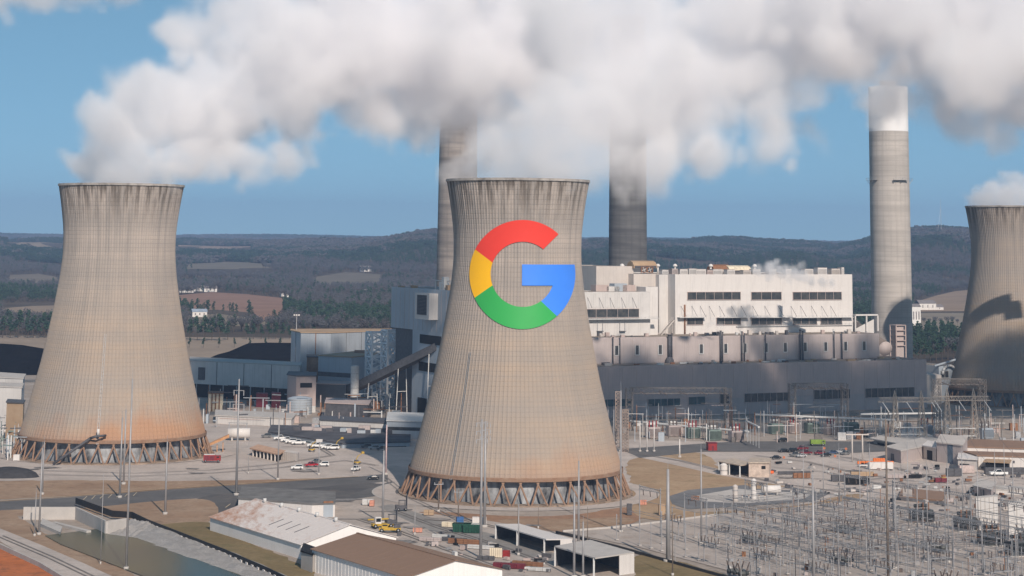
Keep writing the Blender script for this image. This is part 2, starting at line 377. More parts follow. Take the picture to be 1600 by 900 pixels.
# ladder up each near tower
M_GALV = mat('galvanised_steel', (.46, .47, .48), .45, .2, 2.0, metal=.5)
for T, a in ((T1, -pi/2+.03), (T2, -pi/2-.62)):
    mb = MB()
    for j in range(26):
        z = 8+j*1.7; r = shell_r(z)+.45; r2 = shell_r(z+1.7)+.45
        for s_ in (-.35, .35):
            mb.bar((r*cos(a)-s_*sin(a), r*sin(a)+s_*cos(a), z), (r2*cos(a)-s_*sin(a), r2*sin(a)+s_*cos(a), z+1.7), .10, M_GALV)
        mb.bar((r*cos(a)-.35*sin(a), r*sin(a)+.35*cos(a), z), (r*cos(a)+.35*sin(a), r*sin(a)-.35*cos(a), z), .06, M_GALV)
    mb.build('ladder', M_GALV, T)
# emblem painted on the middle tower: four coloured panels laid on the shell front
def emblem():
    s = 737/F; cx0 = PX(817, 730, ZZ(428.5, 735, 817))-T2X; cz0 = ZZ(428.5, 737, 817)
    Ro, Ri = 84*s, 50.3*s
    def emit(name, col, pts_grid):
        m = mat('emblem_'+name, col, .55, .02, .2); mb = MB()
        rows = len(pts_grid); cols = len(pts_grid[0]); V = []
        for row in pts_grid:
            for (x, z) in row:
                X = cx0+x; Z = (cz0+z)/.987; R = shell_r(Z)+.42; V.append((X, -sqrt(max(R*R-X*X, 1)), Z))
        Fc = [(j*cols+i, j*cols+i+1, (j+1)*cols+i+1, (j+1)*cols+i) for j in range(rows-1) for i in range(cols-1)]
        mb.add(V, Fc, m, True); o = mb.build('emblem_panel', m, T2); o['label'] = name+' piece of the round letter emblem'
    def arc(a0o, a1o, a0i, a1i, n=40, k=9):
        g = []
        for i in range(n+1):
            q = i/n; ao = radians(a0o+(a1o-a0o)*q); ai = radians(a0i+(a1i-a0i)*q)
            po = (Ro*cos(ao), Ro*sin(ao)); pi_ = (Ri*cos(ai), Ri*sin(ai))
            g.append([(po[0]+(pi_[0]-po[0])*j/k, po[1]+(pi_[1]-po[1])*j/k) for j in range(k+1)])
        return g
    emit('red', (.82, .055, .035), arc(48, 153.5, 50.5, 160))
    emit('yellow', (.95, .50, .004), arc(153.5, 206.5, 160, 200.5))
    emit('green', (.035, .39, .085), arc(206.5, 310, 200.5, 305))
    # blue: arc piece then bar, two grids in one panel
    ztop, zbot = 15*s, -17.5*s
    a = math.asin(zbot/Ro); ai = math.asin(zbot/Ri)
    g1 = arc(310, 360+math.degrees(a), 305, 360+math.degrees(ai))
    emit('blue', (.055, .25, .90), g1)
    g2 = []
    for i in range(13):
        z = zbot+(ztop-zbot)*i/12; xr = sqrt(Ro*Ro-min(z, 15*s)**2)
        g2.append([(-1*s+(xr+1*s)*j/24, z) for j in range(25)])
    emit('blue', (.055, .25, .90), g2)
emblem()

# ------------------------------------------------------------------ chimneys
def chimney_mat(name, base, dark, cap=None, capz=0, lamp=None):
    m, t, b, tc = newmat(name)
    s = t.n('ShaderNodeSeparateXYZ', i_0=tc); z = s.outputs[2]
    cyl = t.n('ShaderNodeCombineXYZ', i_0=t.math('MULTIPLY', t.math('ARCTAN2', s.outputs[1], s.outputs[0]), 12.), i_2=z).outputs[0]
    col = t.mix(t.rng(t.noise(t.mapping(cyl, (.02, 1, .16)), 1, 3), .4, .62), base, dark)
    lz = t.math('PINGPONG', z, 1.6)
    col = t.mix(t.math('MULTIPLY', t.rng(lz, 0, .25, 1, 0), .35), col, tuple(c*.5 for c in dark))
    col = t.mix(t.rng(t.noise(t.mapping(cyl, (.5, 1, .02)), 1, 4), .5, .75, 0, .6), col, tuple(c*.75 for c in dark))
    if cap: col = t.mix(t.rng(z, capz, capz+.3), col, cap)
    t.set(b.inputs['Base Color'], col); b.inputs['Roughness'].default_value = .9
    return m
def chimney(label, px, D, wb, wt, h, m, mouth=.8):
    T = thing('chimney', label, 'chimney', (PX(px, D, 80), D, 0))
    rb, rt = wb/2*D/F, wt/2*D/F
    mb = MB(); mb.lathe([(rb+(rt-rb)*q, h*q) for q in np.linspace(0, 1, 30)]+[(rt*mouth, h), (rt*mouth, h-4), (.1, h-4)], m, 48); mb.build('shaft', m, T)
    return T, rb, rt
M_CH1 = chimney_mat('chimney_concrete', (.33, .29, .26), (.20, .18, .17))
M_CH2 = chimney_mat('chimney_dark_concrete', (.15, .15, .15), (.09, .09, .095))
M_CH3 = chimney_mat('chimney_pale_concrete', (.50, .46, .42), (.40, .37, .34), (.80, .79, .78), 163)
C1, rb, rt = chimney('tall grey chimney rising behind the left side of the middle tower into the steam', 714, 1400, 66, 55, 262, M_CH1)
C2, rb, rt = chimney('dark grey chimney rising behind the white boiler house', 981, 1400, 62, 55, 246, M_CH2)
C3, rb3, rt3 = chimney('pale round chimney with a white painted top, right of the boiler house', 1392, 1318, 63, 61, 192, M_CH3, .7)
fl = MB(); fl.lathe([(rt3*.42, 188), (rt3*.42, 196), (rt3*.3, 196), (rt3*.3, 188)], mat('flue_liner', (.30, .28, .27), .8), 24); fl.build('flue', None, C3)
zp = ZZ(282, 1318, 1392); rp = rt3+.6
for k in range(0, 16, 4):
    pl = MB()
    for j in (k, k+1):
        a0, a1 = 2*pi*j/16, 2*pi*(j+1)/16
        pl.add([((rp-.4)*cos(a0), (rp-.4)*sin(a0), zp), ((rp+1.9)*cos(a0), (rp+1.9)*sin(a0), zp), ((rp+1.9)*cos(a1), (rp+1.9)*sin(a1), zp), ((rp-.4)*cos(a1), (rp-.4)*sin(a1), zp)], [(0, 1, 2, 3)], M_GALV)
        for zz in (.0, 1.2): pl.bar(((rp+1.9)*cos(a0), (rp+1.9)*sin(a0), zp+zz), ((rp+1.9)*cos(a1), (rp+1.9)*sin(a1), zp+zz), .14, M_GALV)
        pl.bar(((rp+1.9)*cos(a0), (rp+1.9)*sin(a0), zp+1.2), ((rp-.3)*cos(a0), (rp-.3)*sin(a0), zp-2.4), .14, M_GALV)
    pl.build('platform', mat('dark_steel', (.10, .10, .11), .6), C3)
# ------------------------------------------------------------------ terrain, hills, far woods
SKY_PTS = [(-400, 376), (0, 374), (60, 373), (300, 375), (440, 377), (500, 375), (560, 377), (610, 373), (650, 363), (680, 360), (720, 364), (770, 373), (910, 378), (960, 374), (1000, 373), (1030, 377), (1060, 378), (1100, 374), (1150, 374), (1200, 378), (1260, 379), (1310, 384), (1345, 377), (1400, 366), (1440, 359), (1480, 357), (1520, 361), (1600, 372), (2000, 376)]
def ridge(px): return float(np.interp(px, [p[0] for p in SKY_PTS], [p[1] for p in SKY_PTS]))
TREE_H = 13.0
def terr(X, D):
    if D < 3600: return 0.0
    px = project(X, D, 60)[0]
    Dr = 7600 + 900*sin(px*.006) - 1500*math.exp(-((px-1480)/150)**2)
    zr = max(0, ZZ(ridge(px), Dr, px)-TREE_H)
    q = min(1, max(0, (D-3600)/(Dr-3600))); q = q*q*(3-2*q)
    z = zr*q if D < Dr else zr*math.exp(-((D-Dr)/1500)**2)
    z += min(1, (D-3600)/2500)*6*(sin(X*.004+D*.0021)+sin(D*.0043-X*.0017))*(.6 if D < Dr else .2)
    bmp = 9+17*min(1, max(0, (px-430)/90)); z += bmp*(.75+.25*sin(px*.031+1))*math.exp(-((D-5200-250*sin(px*.013))/520)**2)
    far = max(0., ZZ(YH+.0086*(px-800)-1.5+1.5*sin(px*.011), 14000, px)-TREE_H)
    if D > 9500: z = max(z, far*min(1, (D-9500)/4000)) if D < 14500 else far*max(0, 1-(D-14500)/3000)
    return max(z, 0)
def ground():
    pxs = np.linspace(-900, 2500, 120); Ds = np.concatenate([[-800, 60], np.linspace(300, 3500, 12), np.linspace(3700, 15500, 80), [18000, 26000, 40000]])
    V = []
    for D in Ds:
        for px in pxs:
            X = (px-800)/F*max(D, 1700) if D < 1700 else (px-800)/F*D
            V.append((X, D, terr(X, D) if D > 3600 else 0))
    n = len(pxs)
    Fc = [(j*n+i, j*n+i+1, (j+1)*n+i+1, (j+1)*n+i) for j in range(len(Ds)-1) for i in range(n-1)]
    m, t, b, tc = newmat('ground_earth')
    s = t.n('ShaderNodeSeparateXYZ', i_0=tc)
    near = t.mix(t.rng(t.noise(tc, .03, 6, .65), .35, .66), (.33, .275, .23), (.44, .385, .34))
    near = t.mix(t.rng(t.noise(tc, .35, 4, .7), .45, .7, 0, .5), near, (.20, .17, .145))
    farc = t.mix(t.rng(t.noise(tc, .004, 5, .6), .38, .62), (.07, .056, .046), (.115, .09, .07))
    farc = t.mix(t.rng(t.noise(tc, .05, 4, .65), .45, .7, 0, .6), farc, (.06, .06, .04))
    t.set(b.inputs['Base Color'], t.mix(t.rng(s.outputs[1], 1350, 1500), near, farc)); b.inputs['Roughness'].default_value = .95; b.inputs['Specular IOR Level'].default_value = .1
    o = MB().add(V, Fc, m, True).build('ground', m); tag(o, kind='structure')
ground()
def inpoly(x, y, P):
    c = False; j = len(P)-1
    for i in range(len(P)):
        if (P[i][1] > y) != (P[j][1] > y) and x < (P[j][0]-P[i][0])*(y-P[i][1])/(P[j][1]-P[i][1])+P[i][0]: c = not c
        j = i
    return c
FIELDS = [('pasture', (.20, .17, .125), [(290, 427), (360, 425), (425, 429), (430, 434), (350, 433), (290, 432)]),
          ('pasture', (.19, .16, .12), [(478, 441), (540, 437), (606, 440), (590, 446), (500, 447)]),
          ('pasture', (.21, .17, .125), [(0, 436), (60, 434), (96, 438), (90, 444), (20, 444)]),
          ('ploughed_field', (.33, .19, .13), [(276, 462), (330, 457), (385, 460), (440, 466), (462, 474), (440, 482), (446, 498), (412, 500), (396, 489), (340, 484), (290, 484), (276, 478)]),
          ('pasture', (.33, .25, .17), [(0, 404), (60, 406), (108, 409), (104, 416), (50, 416), (20, 412), (0, 409)]),
          ('pasture', (.33, .24, .17), [(268, 407), (330, 409), (400, 412), (398, 416), (330, 414), (268, 413)]),
          ('pasture', (.32, .24, .17), [(0, 482), (50, 478), (100, 477), (98, 500), (30, 500), (0, 496)]),
          ('pasture', (.26, .21, .15), [(290, 494), (340, 490), (430, 502), (440, 507), (360, 510), (290, 512)]),
          ('pasture', (.35, .25, .17), [(1426, 474), (1460, 463), (1490, 458), (1530, 456), (1530, 486), (1426, 487)]),
          ('dry_meadow', (.30, .25, .19), [(1420, 489), (1530, 489), (1530, 524), (1420, 524)]),
          ('dry_meadow', (.36, .28, .21), [(-60, 524), (470, 528), (620, 534), (620, 560), (-60, 560)])]
for nm, c, P in FIELDS:
    mb = MB(); pts = [G(*p) for p in P]
    cx = sum(p[0] for p in pts)/len(pts); cy = sum(p[1] for p in pts)/len(pts)
    rings = []
    for q in (1, .75, .5, .25): rings.append([(cx+(x-cx)*q, cy+(y-cy)*q) for x, y in pts])
    V = [(x, y, terr(x, y)+(.6 if y > 3000 else .05)) for r in rings for x, y in r]+[(cx, cy, terr(cx, cy)+(.6 if cy > 3000 else .05))]
    n = len(pts); Fc = [(j*n+i, j*n+(i+1) % n, (j+1)*n+(i+1) % n, (j+1)*n+i) for j in range(3) for i in range(n)]+[(3*n+i, 3*n+(i+1) % n, 4*n) for i in range(n)]
    mb.add(V, Fc, None); o = mb.build(nm, mat(nm+str(c), c, .95, .2, .012, fine=.2)); tag(o, kind='structure')
M_PINE = mat('pine_needles', (.016, .045, .038), .9, .3, .05, (.026, .058, .042))  # needles tinted blue to carry part of the distance haze
M_PINE2 = mat('pine_needles_light', (.030, .068, .045), .9, .3, .05, (.045, .088, .052))
M_BARE = mat('bare_twigs', (.070, .075, .085), .95, .3, .05, (.130, .130, .138))  # bluish twigs, some distance haze put into their colour
M_BARE2 = mat('brown_twigs', (.095, .082, .078), .95, .3, .05, (.080, .080, .088))
M_BARK = mat('bark', (.09, .07, .055), .95, .2, 1)
def crown_clumps(mb, r0, rnd, cx, cy, zc, rx, rz, n, sz, m, pine=False):
    for k in range(n):
        while True:
            p = [rnd.uniform(-1, 1) for _ in range(3)]
            if .25 < sum(q*q for q in p) < 1: break
        if pine: f = 1-.55*(p[2]+1)/2; p[0] *= f; p[1] *= f
        c = (cx+p[0]*rx, cy+p[1]*rx, zc+p[2]*rz)
        a, b_ = rnd.uniform(0, 6.28), rnd.uniform(-.6, .6); s_ = sz*rnd.uniform(.6, 1.3)
        u = mathutils.Vector((cos(a), sin(a), b_))*s_; v = mathutils.Vector((-sin(a)*.4, cos(a)*.4, rnd.uniform(.5, 1)))*s_
        C_ = mathutils.Vector(c); w_ = u.cross(v).normalized()*s_*.35
        mb.add([C_-u, C_+v*.8+w_, C_+u, C_-v*.7+w_], [(0, 1, 2), (0, 2, 3)], m)
def tree_parts(kind, h, rnd, dens=1.0):
    tr = MB(); cr = MB()
    if kind == 'pine':
        tr.bar((0, 0, -.3), (.2, .1, h*.86), h*.020, M_BARK, 5, h*.006)
        for k in range(5):
            a = rnd.uniform(0, 6.28); z = h*(.35+.1*k); tr.bar((0, 0, z), (cos(a)*h*.14, sin(a)*h*.14, z+h*.05), h*.006, M_BARK, 3, h*.003)
        for k in range(5):
            a = rnd.uniform(0, 6.28); q = .10*h*(1-k*.14)
            crown_clumps(cr, 0, rnd, cos(a)*q, sin(a)*q, h*(.44+.125*k), h*(.19-.020*k), h*.11, int(26*dens), h*.055, M_PINE if k % 2 else M_PINE2, True)
    else:
        m = M_BARE if kind == 'bare' else M_BARE2
        tr.bar((0, 0, -.3), (.1, .2, h*.45), h*.022, M_BARK, 5, h*.012)
        for k in range(9):
            a = k*.9+rnd.uniform(-.3, .3); z0 = h*rnd.uniform(.25, .45); L = h*rnd.uniform(.25, .36)
            tr.bar((0, 0, z0), (cos(a)*L*.8, sin(a)*L*.8, z0+L), h*.009, M_BARK, 3, h*.003)
        for k in range(6):
            a = rnd.uniform(0, 6.28); q = .2*h*rnd.random()
            crown_clumps(cr, 0, rnd, cos(a)*q, sin(a)*q, h*rnd.uniform(.55, .8), h*.2, h*.18, int(30*dens), h*.042, m)
    return tr, cr
def far_woods():
    rnd = random.Random(4); src = bpy.data.collections.new('tree_sources')
    kinds = ['pine', 'pine', 'bare', 'bare', 'brown', 'brown']
    for i, k in enumerate(kinds):                         # 0-5 single trees
        tr, cr = tree_parts(k, TREE_H, rnd, .75); mb = MB()
        for q in (tr, cr):
            for f, mi_, in zip(q.f, q.m): mb.add([q.v[j] for j in f], [tuple(range(len(f)))], q.mats[mi_])
        o = bpy.data.objects.new('src_%02d' % i, mb.mesh('tree')); src.objects.link(o)
    for i, k in enumerate(['pine', 'bare', 'brown']):     # 6-8 clumps for the far slopes
        mb = MB()
        for q in range(7):
            x, y, z = rnd.uniform(-13, 13), rnd.uniform(-13, 13), rnd.uniform(6, 9)
            m = {'pine': M_PINE, 'bare': M_BARE, 'brown': M_BARE2}[k if rnd.random() < .85 else rnd.choice(['bare', 'brown', 'pine'])]
            crown_clumps(mb, 0, rnd, x, y, z, 6.5, 6.2, 34, 2.2, m)
        o = bpy.data.objects.new('src_%02d' % (6+i), mb.mesh('clump')); src.objects.link(o)
    rs = np.random.RandomState(5); pts = []; kind = []; scl = []
    def patch(X, D): return sin(X*.0031+1.3*sin(D*.0017))+sin(D*.0023+X*.0009+2)+.8*sin(X*.009+D*.007)
    def fieldy(px, py):
        return any(inpoly(px, py, P) or (py > 400 and inpoly(px, py-(3 if py < 425 else 6), P)) for _, _, P in FIELDS)
    # keep the skyline trees inside the frame only
    for d0, d1, sp, far in ((1720, 3000, 11.5, 0), (3000, 5200, 14., 0), (5200, 9300, 24., 1), (9300, 15000, 40., 1)):
        n = int(.27*(d1*d1-d0*d0)/(sp*sp)*1.12)
        D = np.sqrt(rs.uniform(d0*d0, d1*d1, n)); px = rs.uniform(-60, 1660, n)
        for a, b in zip(px, D):
            X = (a-800)/F*b; a, py = project(X, b, 0)
            if 300 < a < 700 and b < 2000: continue
            if fieldy(a, py): continue
            p = patch(X, b); 
            # clearings
            if far == 0 and sin(X*.006+2)*sin(b*.0045+X*.002) > .80: continue
            if p > .1: kd = 0 if rs.rand() < .9 else 1
            elif p < -.4: kd = 1 if rs.rand() < .9 else 0
            else: kd = 2 if rs.rand() < .45 else (1 if rs.rand() < .75 else 0)
            if far: k = 6+kd
            else: k = kd*2+rs.randint(2)
            pts.append((X, b, terr(X, b)-.3)); kind.append(k); scl.append(rs.uniform(.8, 1.5)*(1.25 if d0 > 9000 else 1))
    me = bpy.data.meshes.new('woods'); me.from_pydata(pts, [], [])
    at = me.attributes.new('kind', 'INT', 'POINT'); at.data.foreach_set('value', kind)
    at = me.attributes.new('size', 'FLOAT', 'POINT'); at.data.foreach_set('value', scl)
    o = bpy.data.objects.new('woods', me); COL.objects.link(o); tag(o, kind='stuff')
    ng = bpy.data.node_groups.new('scatter_trees', 'GeometryNodeTree')
    ng.interface.new_socket('Geometry', in_out='INPUT', socket_type='NodeSocketGeometry'); ng.interface.new_socket('Geometry', in_out='OUTPUT', socket_type='NodeSocketGeometry')
    t = NT(ng); gi = t.n('NodeGroupInput'); go = t.n('NodeGroupOutput')
    ci = t.n('GeometryNodeCollectionInfo'); ci.inputs['Collection'].default_value = src; ci.inputs['Separate Children'].default_value = True; ci.inputs['Reset Children'].default_value = True
    ip = t.n('GeometryNodeInstanceOnPoints'); t.set(ip.inputs['Points'], gi.outputs[0]); t.set(ip.inputs['Instance'], ci.outputs[0]); ip.inputs['Pick Instance'].default_value = True
    ak = t.n('GeometryNodeInputNamedAttribute', data_type='INT'); ak.inputs[0].default_value = 'kind'
    asz = t.n('GeometryNodeInputNamedAttribute', data_type='FLOAT'); asz.inputs[0].default_value = 'size'
    t.set(ip.inputs['Instance Index'], ak.outputs[0]); t.set(ip.inputs['Scale'], asz.outputs[0])
    rv = t.n('FunctionNodeRandomValue', data_type='FLOAT_VECTOR'); rv.inputs[1].default_value = (.1, .1, 6.28); rv.inputs[0].default_value = (-.1, -.1, 0)
    er = t.n('FunctionNodeEulerToRotation'); t.set(er.inputs[0], rv.outputs[0]); t.set(ip.inputs['Rotation'], er.outputs[0])
    t.set(go.inputs[0], ip.outputs[0])
    md = o.modifiers.new('trees', 'NODES'); md.node_group = ng
far_woods()
# trees near enough to tell apart
def near_trees():
    rnd = random.Random(11); protos = {}
    for k in ('pine', 'bare', 'brown'):
        protos[k] = []
        for i in range(2):
            tr, cr = tree_parts(k, 14, rnd, 1.3); protos[k].append((tr.mesh('trunk'), cr.mesh('crown')))
    nm = {'pine': 'pine_tree', 'bare': 'bare_tree', 'brown': 'bare_tree'}
    def tree(kind, px, py, h, label, group):
        x, y = G(px, py); h *= 1.2; T = thing(nm[kind], label, 'tree', (x, y, terr(x, y)), rnd.uniform(0, 6.28), group); T.scale = (h/14,)*3
        a, b = rnd.choice(protos[kind]); link('trunk', a, T); link('crown', b, T)
    for px, py, h in ((296, 531, 15), (308, 532, 17), (320, 533, 18), (331, 532, 16), (343, 533, 19), (356, 531, 13)):
        tree('pine', px, py, h, 'dark green pine in the clump just right of the leftmost cooling tower', 'pines right of the leftmost tower')
    for px in (385, 396, 408, 420, 431, 442, 452): tree('pine', px, 530, rnd.uniform(9, 13), 'low evergreen in the row above the black coal pile', 'evergreens above the coal pile')
    for px in (4, 16, 28, 43, 52, 61, 70, 78): tree('pine', px, 528, rnd.uniform(14, 20), 'tall pine left of the leftmost cooling tower, beyond the black bank', 'pines left of the leftmost tower')
    for px in (296, 318, 342, 366, 390, 415, 438): tree('pine', px, 543, 6.5, 'small dark conical bush in the evenly spaced row along the pale berm', 'conical bushes along the berm')
    for i, px in enumerate((1428, 1436, 1445, 1454, 1463, 1472, 1481, 1490, 1499)):
        tree('pine' if i < 6 or i % 2 else 'bare', px, 568-i*.8, rnd.uniform(13, 17), 'evergreen in the dark thicket between the pale chimney and the right-hand tower', 'thicket right of the pale chimney')
    for px in (1434, 1444, 1452, 1461, 1470, 1480, 1488, 1496): tree('bare', px, 508, rnd.uniform(6, 9), 'small bare tree in the hedge line across the dry meadow at right', 'hedge trees in the dry meadow')
    for px, py in ((505, 528), (522, 529), (538, 527), (553, 529), (570, 528), (588, 529), (600, 528)):
        tree('bare' if px % 2 else 'brown', px, py, rnd.uniform(11, 15), 'leafless grey-brown tree behind the pale clad building left of the middle tower', 'bare trees behind the clad building')
near_trees()
def houses():
    M_W = mat('house_white', (.75, .73, .70), .8, .1, .2); M_R = mat('house_roof_grey', (.22, .20, .20), .8); M_RB = mat('house_roof_blue', (.30, .36, .44), .7)
    def house(px, py, w, d, h, label, roof=M_R, rz=0.3, cat='house', name='house', group=None):
        x, y = G(px, py); T = thing(name, label, cat, (x, y, terr(x, y)), rz, group)
        MB().box(-w/2, w/2, -d/2, d/2, -1, h, M_W).build('wall', None, T)
        r = MB(); e = .6
        r.add([(-w/2-e, -d/2-e, h-.1), (w/2+e, -d/2-e, h-.1), (w/2+e, d/2+e, h-.1), (-w/2-e, d/2+e, h-.1), (-w/2-e, 0, h+d*.32), (w/2+e, 0, h+d*.32)], [(0, 1, 5, 4), (2, 3, 4, 5), (0, 4, 3), (1, 2, 5), (0, 3, 2, 1)], roof); r.build('roof', None, T)
        wd = MB()
        for q in (-.3, 0, .3): wd.box(q*w-.7, q*w+.7, -d/2-.05, -d/2+.2, h*.35, h*.75, M_R)
        wd.build('window', None, T)
    house(311, 495, 17, 10, 6, 'white farmhouse with a blue-grey roof beside the ploughed field', M_RB)
    for px, py, w in ((448, 463, 20), (458, 464, 26), (468, 466, 30), (474, 463, 24), (482, 465, 34), (488, 462, 26), (493, 466, 20)):
        house(px, py, w, 12, 6, 'tiny white house in the cluster beyond the bare woods', group='white houses beyond the woods')
    for px, py, w in ((300, 455, 34), (290, 457, 26), (328, 456, 22)): house(px, py, w, 14, 6, 'long low white farm shed along the far edge of the ploughed field', group='farm sheds by the ploughed field')
    house(578, 463, 22, 14, 7, 'lone white house among bare woods left of the tall clad boiler house')
    house(571, 437, 26, 16, 8, 'lone far white house in green woods left of the grey chimney')
    for px, py in ((633, 413), (640, 411), (646, 413)): house(px, py, 40, 24, 12, 'tiny white house on the hillside left of the grey chimney', group='white houses on the hillside')
    for px, py in ((1062, 398), (1068, 398), (1074, 397), (1088, 399), (1094, 399)): house(px, py, 48, 26, 13, 'tiny white house on the far slope above the boiler house', group='white houses on the far slope')
    house(1446, 484, 26, 14, 9, 'white box-like shed on the tan field right of the pale chimney')
    house(1429, 510, 11, 9, 22, 'tall white block just right of the pale chimney foot', name='shed', cat='shed')
    house(1456, 484, 30, 12, 4, 'long low pale shed right of the white box-like shed on the tan field')
    house(1437, 433, 20, 12, 8, 'lone white house on the wooded slope between chimney and right tower')
    x, y = PX(1472, 6200), 6200; z = terr(x, y)
    T = thing('radio_mast', 'thin grey radio mast on the hilltop at right', 'mast', (x, y, z)); mb = MB()
    for k in range(9): mb.bar((0, 0, k*12), (0, 0, k*12+12), .9-.07*k, M_GALV, 4); mb.bar((-2+k*.2, 0, k*12), (2-k*.2, 0, k*12), .3, M_GALV)
    mb.build('lattice', None, T)
    g = MB()
    for a in (0, 2.1, 4.2): g.bar((0, 0, 80), (cos(a)*40, sin(a)*40, 0), .12, M_GALV, 3)
    g.build('guy_wire', None, T)
    x, y = PX(1480, 6000), 6000; z = terr(x, y)
    T = thing('water_tank', 'flat white water tank on the wooded hilltop at right', 'tank', (x, y, z)); zb = ZZ(377, 6000)-z
    mb = MB(); mb.lathe([(16, zb), (16.3, zb+1), (16, zb+11), (9, zb+14), (.1, zb+15)], M_W, 20); mb.build('drum', None, T)
    mb = MB(); [mb.cyl(14*cos(a), 14*sin(a), 0, zb+.5, .8, M_W, 6) for a in np.linspace(0, 5.5, 8)]; mb.lathe([(16, zb), (.1, zb)], M_W, 20); mb.build('legs', None, T)
houses()
# ------------------------------------------------------------------ power station
OX, OY, AF = PX(935, 1072), 1072.0, math.atan2(94, 192)
def T_at(px, w):
    d = ray(px, 500); k = d[0]/d[1]; return (k*(OY+w*cos(AF))-OX+w*sin(AF))/(cos(AF)-k*sin(AF))
def Z_at(px, py, w):
    t = T_at(px, w); return ZZ(py, OY+t*sin(AF)+w*cos(AF), px)
def W_on_end(px, t):                                # depth on an end wall (plane t) under a photo column
    d = ray(px, 500); k = d[0]/d[1]; return (OX+t*cos(AF)-k*(OY+t*sin(AF)))/(sin(AF)+k*cos(AF))
def Z_end(px, py, t):
    w = W_on_end(px, t); return ZZ(py, OY+t*sin(AF)+w*cos(AF), px)
def loc(t, w): return (OX+t*cos(AF)-w*sin(AF), OY+t*sin(AF)+w*cos(AF), 0)
M_GREY = mat('grey_cladding', (.50, .405, .375), .6, .06, .08, streak=.25)
M_GREY2 = mat('grey_cladding_light', (.46, .40, .385), .6, .06, .08, streak=.3)
M_WHITE = mat('white_cladding', (.70, .67, .645), .6, .06, .06, streak=.22, fine=.05)
M_WHITE2 = mat('soiled_white_cladding', (.62, .60, .58), .65, .08, .06, streak=.3)
M_BEIGE = mat('beige_cladding', (.58, .53, .49), .7, .08, .06, streak=.25)
M_BLUE = mat('blue_grey_cladding', (.40, .45, .50), .55, .08, .05, streak=.25)
M_DGLASS = mat('dark_window_glass', (.03, .035, .04), .25, .5, .3, (.09, .085, .08), spec=.5)
M_TEAL = mat('teal_window_glass', (.05, .10, .115), .25, .3, .2, spec=.5)
M_ROOF = mat('roof_gravel', (.33, .29, .25), .95, .3, .15, (.22, .17, .13))
M_TAN = mat('tan_roof', (.45, .33, .22), .85, .2, .12, (.36, .24, .15))
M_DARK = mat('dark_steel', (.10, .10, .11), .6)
M_BLACK = mat('black_opening', (.012, .013, .015), .8, .2)
M_PALE = mat('pale_steel', (.60, .60, .59), .5, .1, 1)
M_RUST = mat('rusty_steel', (.30, .15, .08), .9, .3, 1.2, (.20, .10, .06))
M_RED = mat('red_paint', (.30, .03, .03), .5, .2, 1)
M_MAROON = mat('maroon_paint', (.18, .03, .045), .6, .2, 1)
M_YEL = mat('yellow_paint', (.52, .34, .05), .5, .15, 1)
M_ORANGE = mat('orange_paint', (.75, .20, .05), .55, .15, 1)
M_CONC = mat('pale_concrete', (.52, .49, .46), .9, .15, .25, fine=.1)
def panels(T, x0, x1, w, z0, z1, nx, nz, m, name='wall_panel', th=.12):
    "cladding panels standing proud of the wall plane, one shared mesh"
    pw, ph = (x1-x0)/nx, (z1-z0)/nz; g = .07
    me = MB().box(g, pw-g, -th, 0, g, ph-g, m).mesh(name)
    for i in range(nx):
        for j in range(nz): link(name, me, T, (x0+i*pw, w-.01, z0+j*ph))
def strip(T, px0, px1, py0, py1, w, m=M_DGLASS, nm=8, th=.3, frame=M_PALE):
    x0, x1 = T_at(px0, w), T_at(px1, w); pm = (px0+px1)/2; z1, z0 = Z_at(pm, py0, w), Z_at(pm, py1, w)
    o = MB().box(x0, x1, w-th, w+.05, z0, z1, m).build('window_strip', None, T)
    f = MB()
    for a, b in ((z0-.25, z0), (z1, z1+.25)): f.box(x0-.25, x1+.25, w-th-.15, w, a, b, frame)
    for k in range(nm+1): x = x0+(x1-x0)*k/nm; f.box(x-.10, x+.10, w-th-.08, w, z0, z1, frame)
    f.build('mullions', None, o)
    return x0, x1, z0, z1
def block(T, name, x0, x1, w0, w1, z0, z1, m, roof=M_ROOF, par=.9):
    mb = MB(); mb.box(x0, x1, w0, w1, z0, z1, m); mb.build(name, None, T)
    if roof:
        r = MB(); r.box(x0+.4, x1-.4, w0+.4, w1-.4, z1, z1+.12, roof)
        for a in ((x0, x1, w0, w0+.4), (x0, x1, w1-.4, w1), (x0, x0+.4, w0+.4, w1-.4), (x1-.4, x1, w0+.4, w1-.4)): r.box(*a, z1, z1+par, m)
        r.build('roof', None, T)
def station(name, label, cat='building'): return thing(name, label, cat, (OX, OY, 0), AF)
# turbine hall: long grey box along the front
TH = station('turbine_hall', 'long low grey clad hall in shade behind the yard gantries')
xr = T_at(1446, 0); xl = T_at(735, 0); ZH = Z_at(1100, 570.8, 0)
block(TH, 'wall', xl, xr, 0, 58, 0, ZH, M_GREY, M_ROOF, .5)
panels(TH, T_at(905, 0), xr, 0, 9.0, ZH-.2, 26, 1, M_GREY)
panels(TH, T_at(905, 0), xr, 0, 0.2, 8.9, 26, 1, M_GREY2)
for a in ((930, 987, 624, 635, M_TEAL), (1012, 1062, 623, 634, M_TEAL), (1075, 1101, 620, 632, M_TEAL), (1124, 1138, 616, 630, M_DGLASS), (1162, 1232, 614, 627, M_DGLASS), (1270, 1326, 609, 623, M_DGLASS), (1350, 1426, 606, 620, M_DGLASS)):
    strip(TH, a[0], a[1], a[2], a[3], -.14, a[4], max(2, int((a[1]-a[0])/9)), frame=M_GREY)
mb = MB()
rnd = random.Random(3)
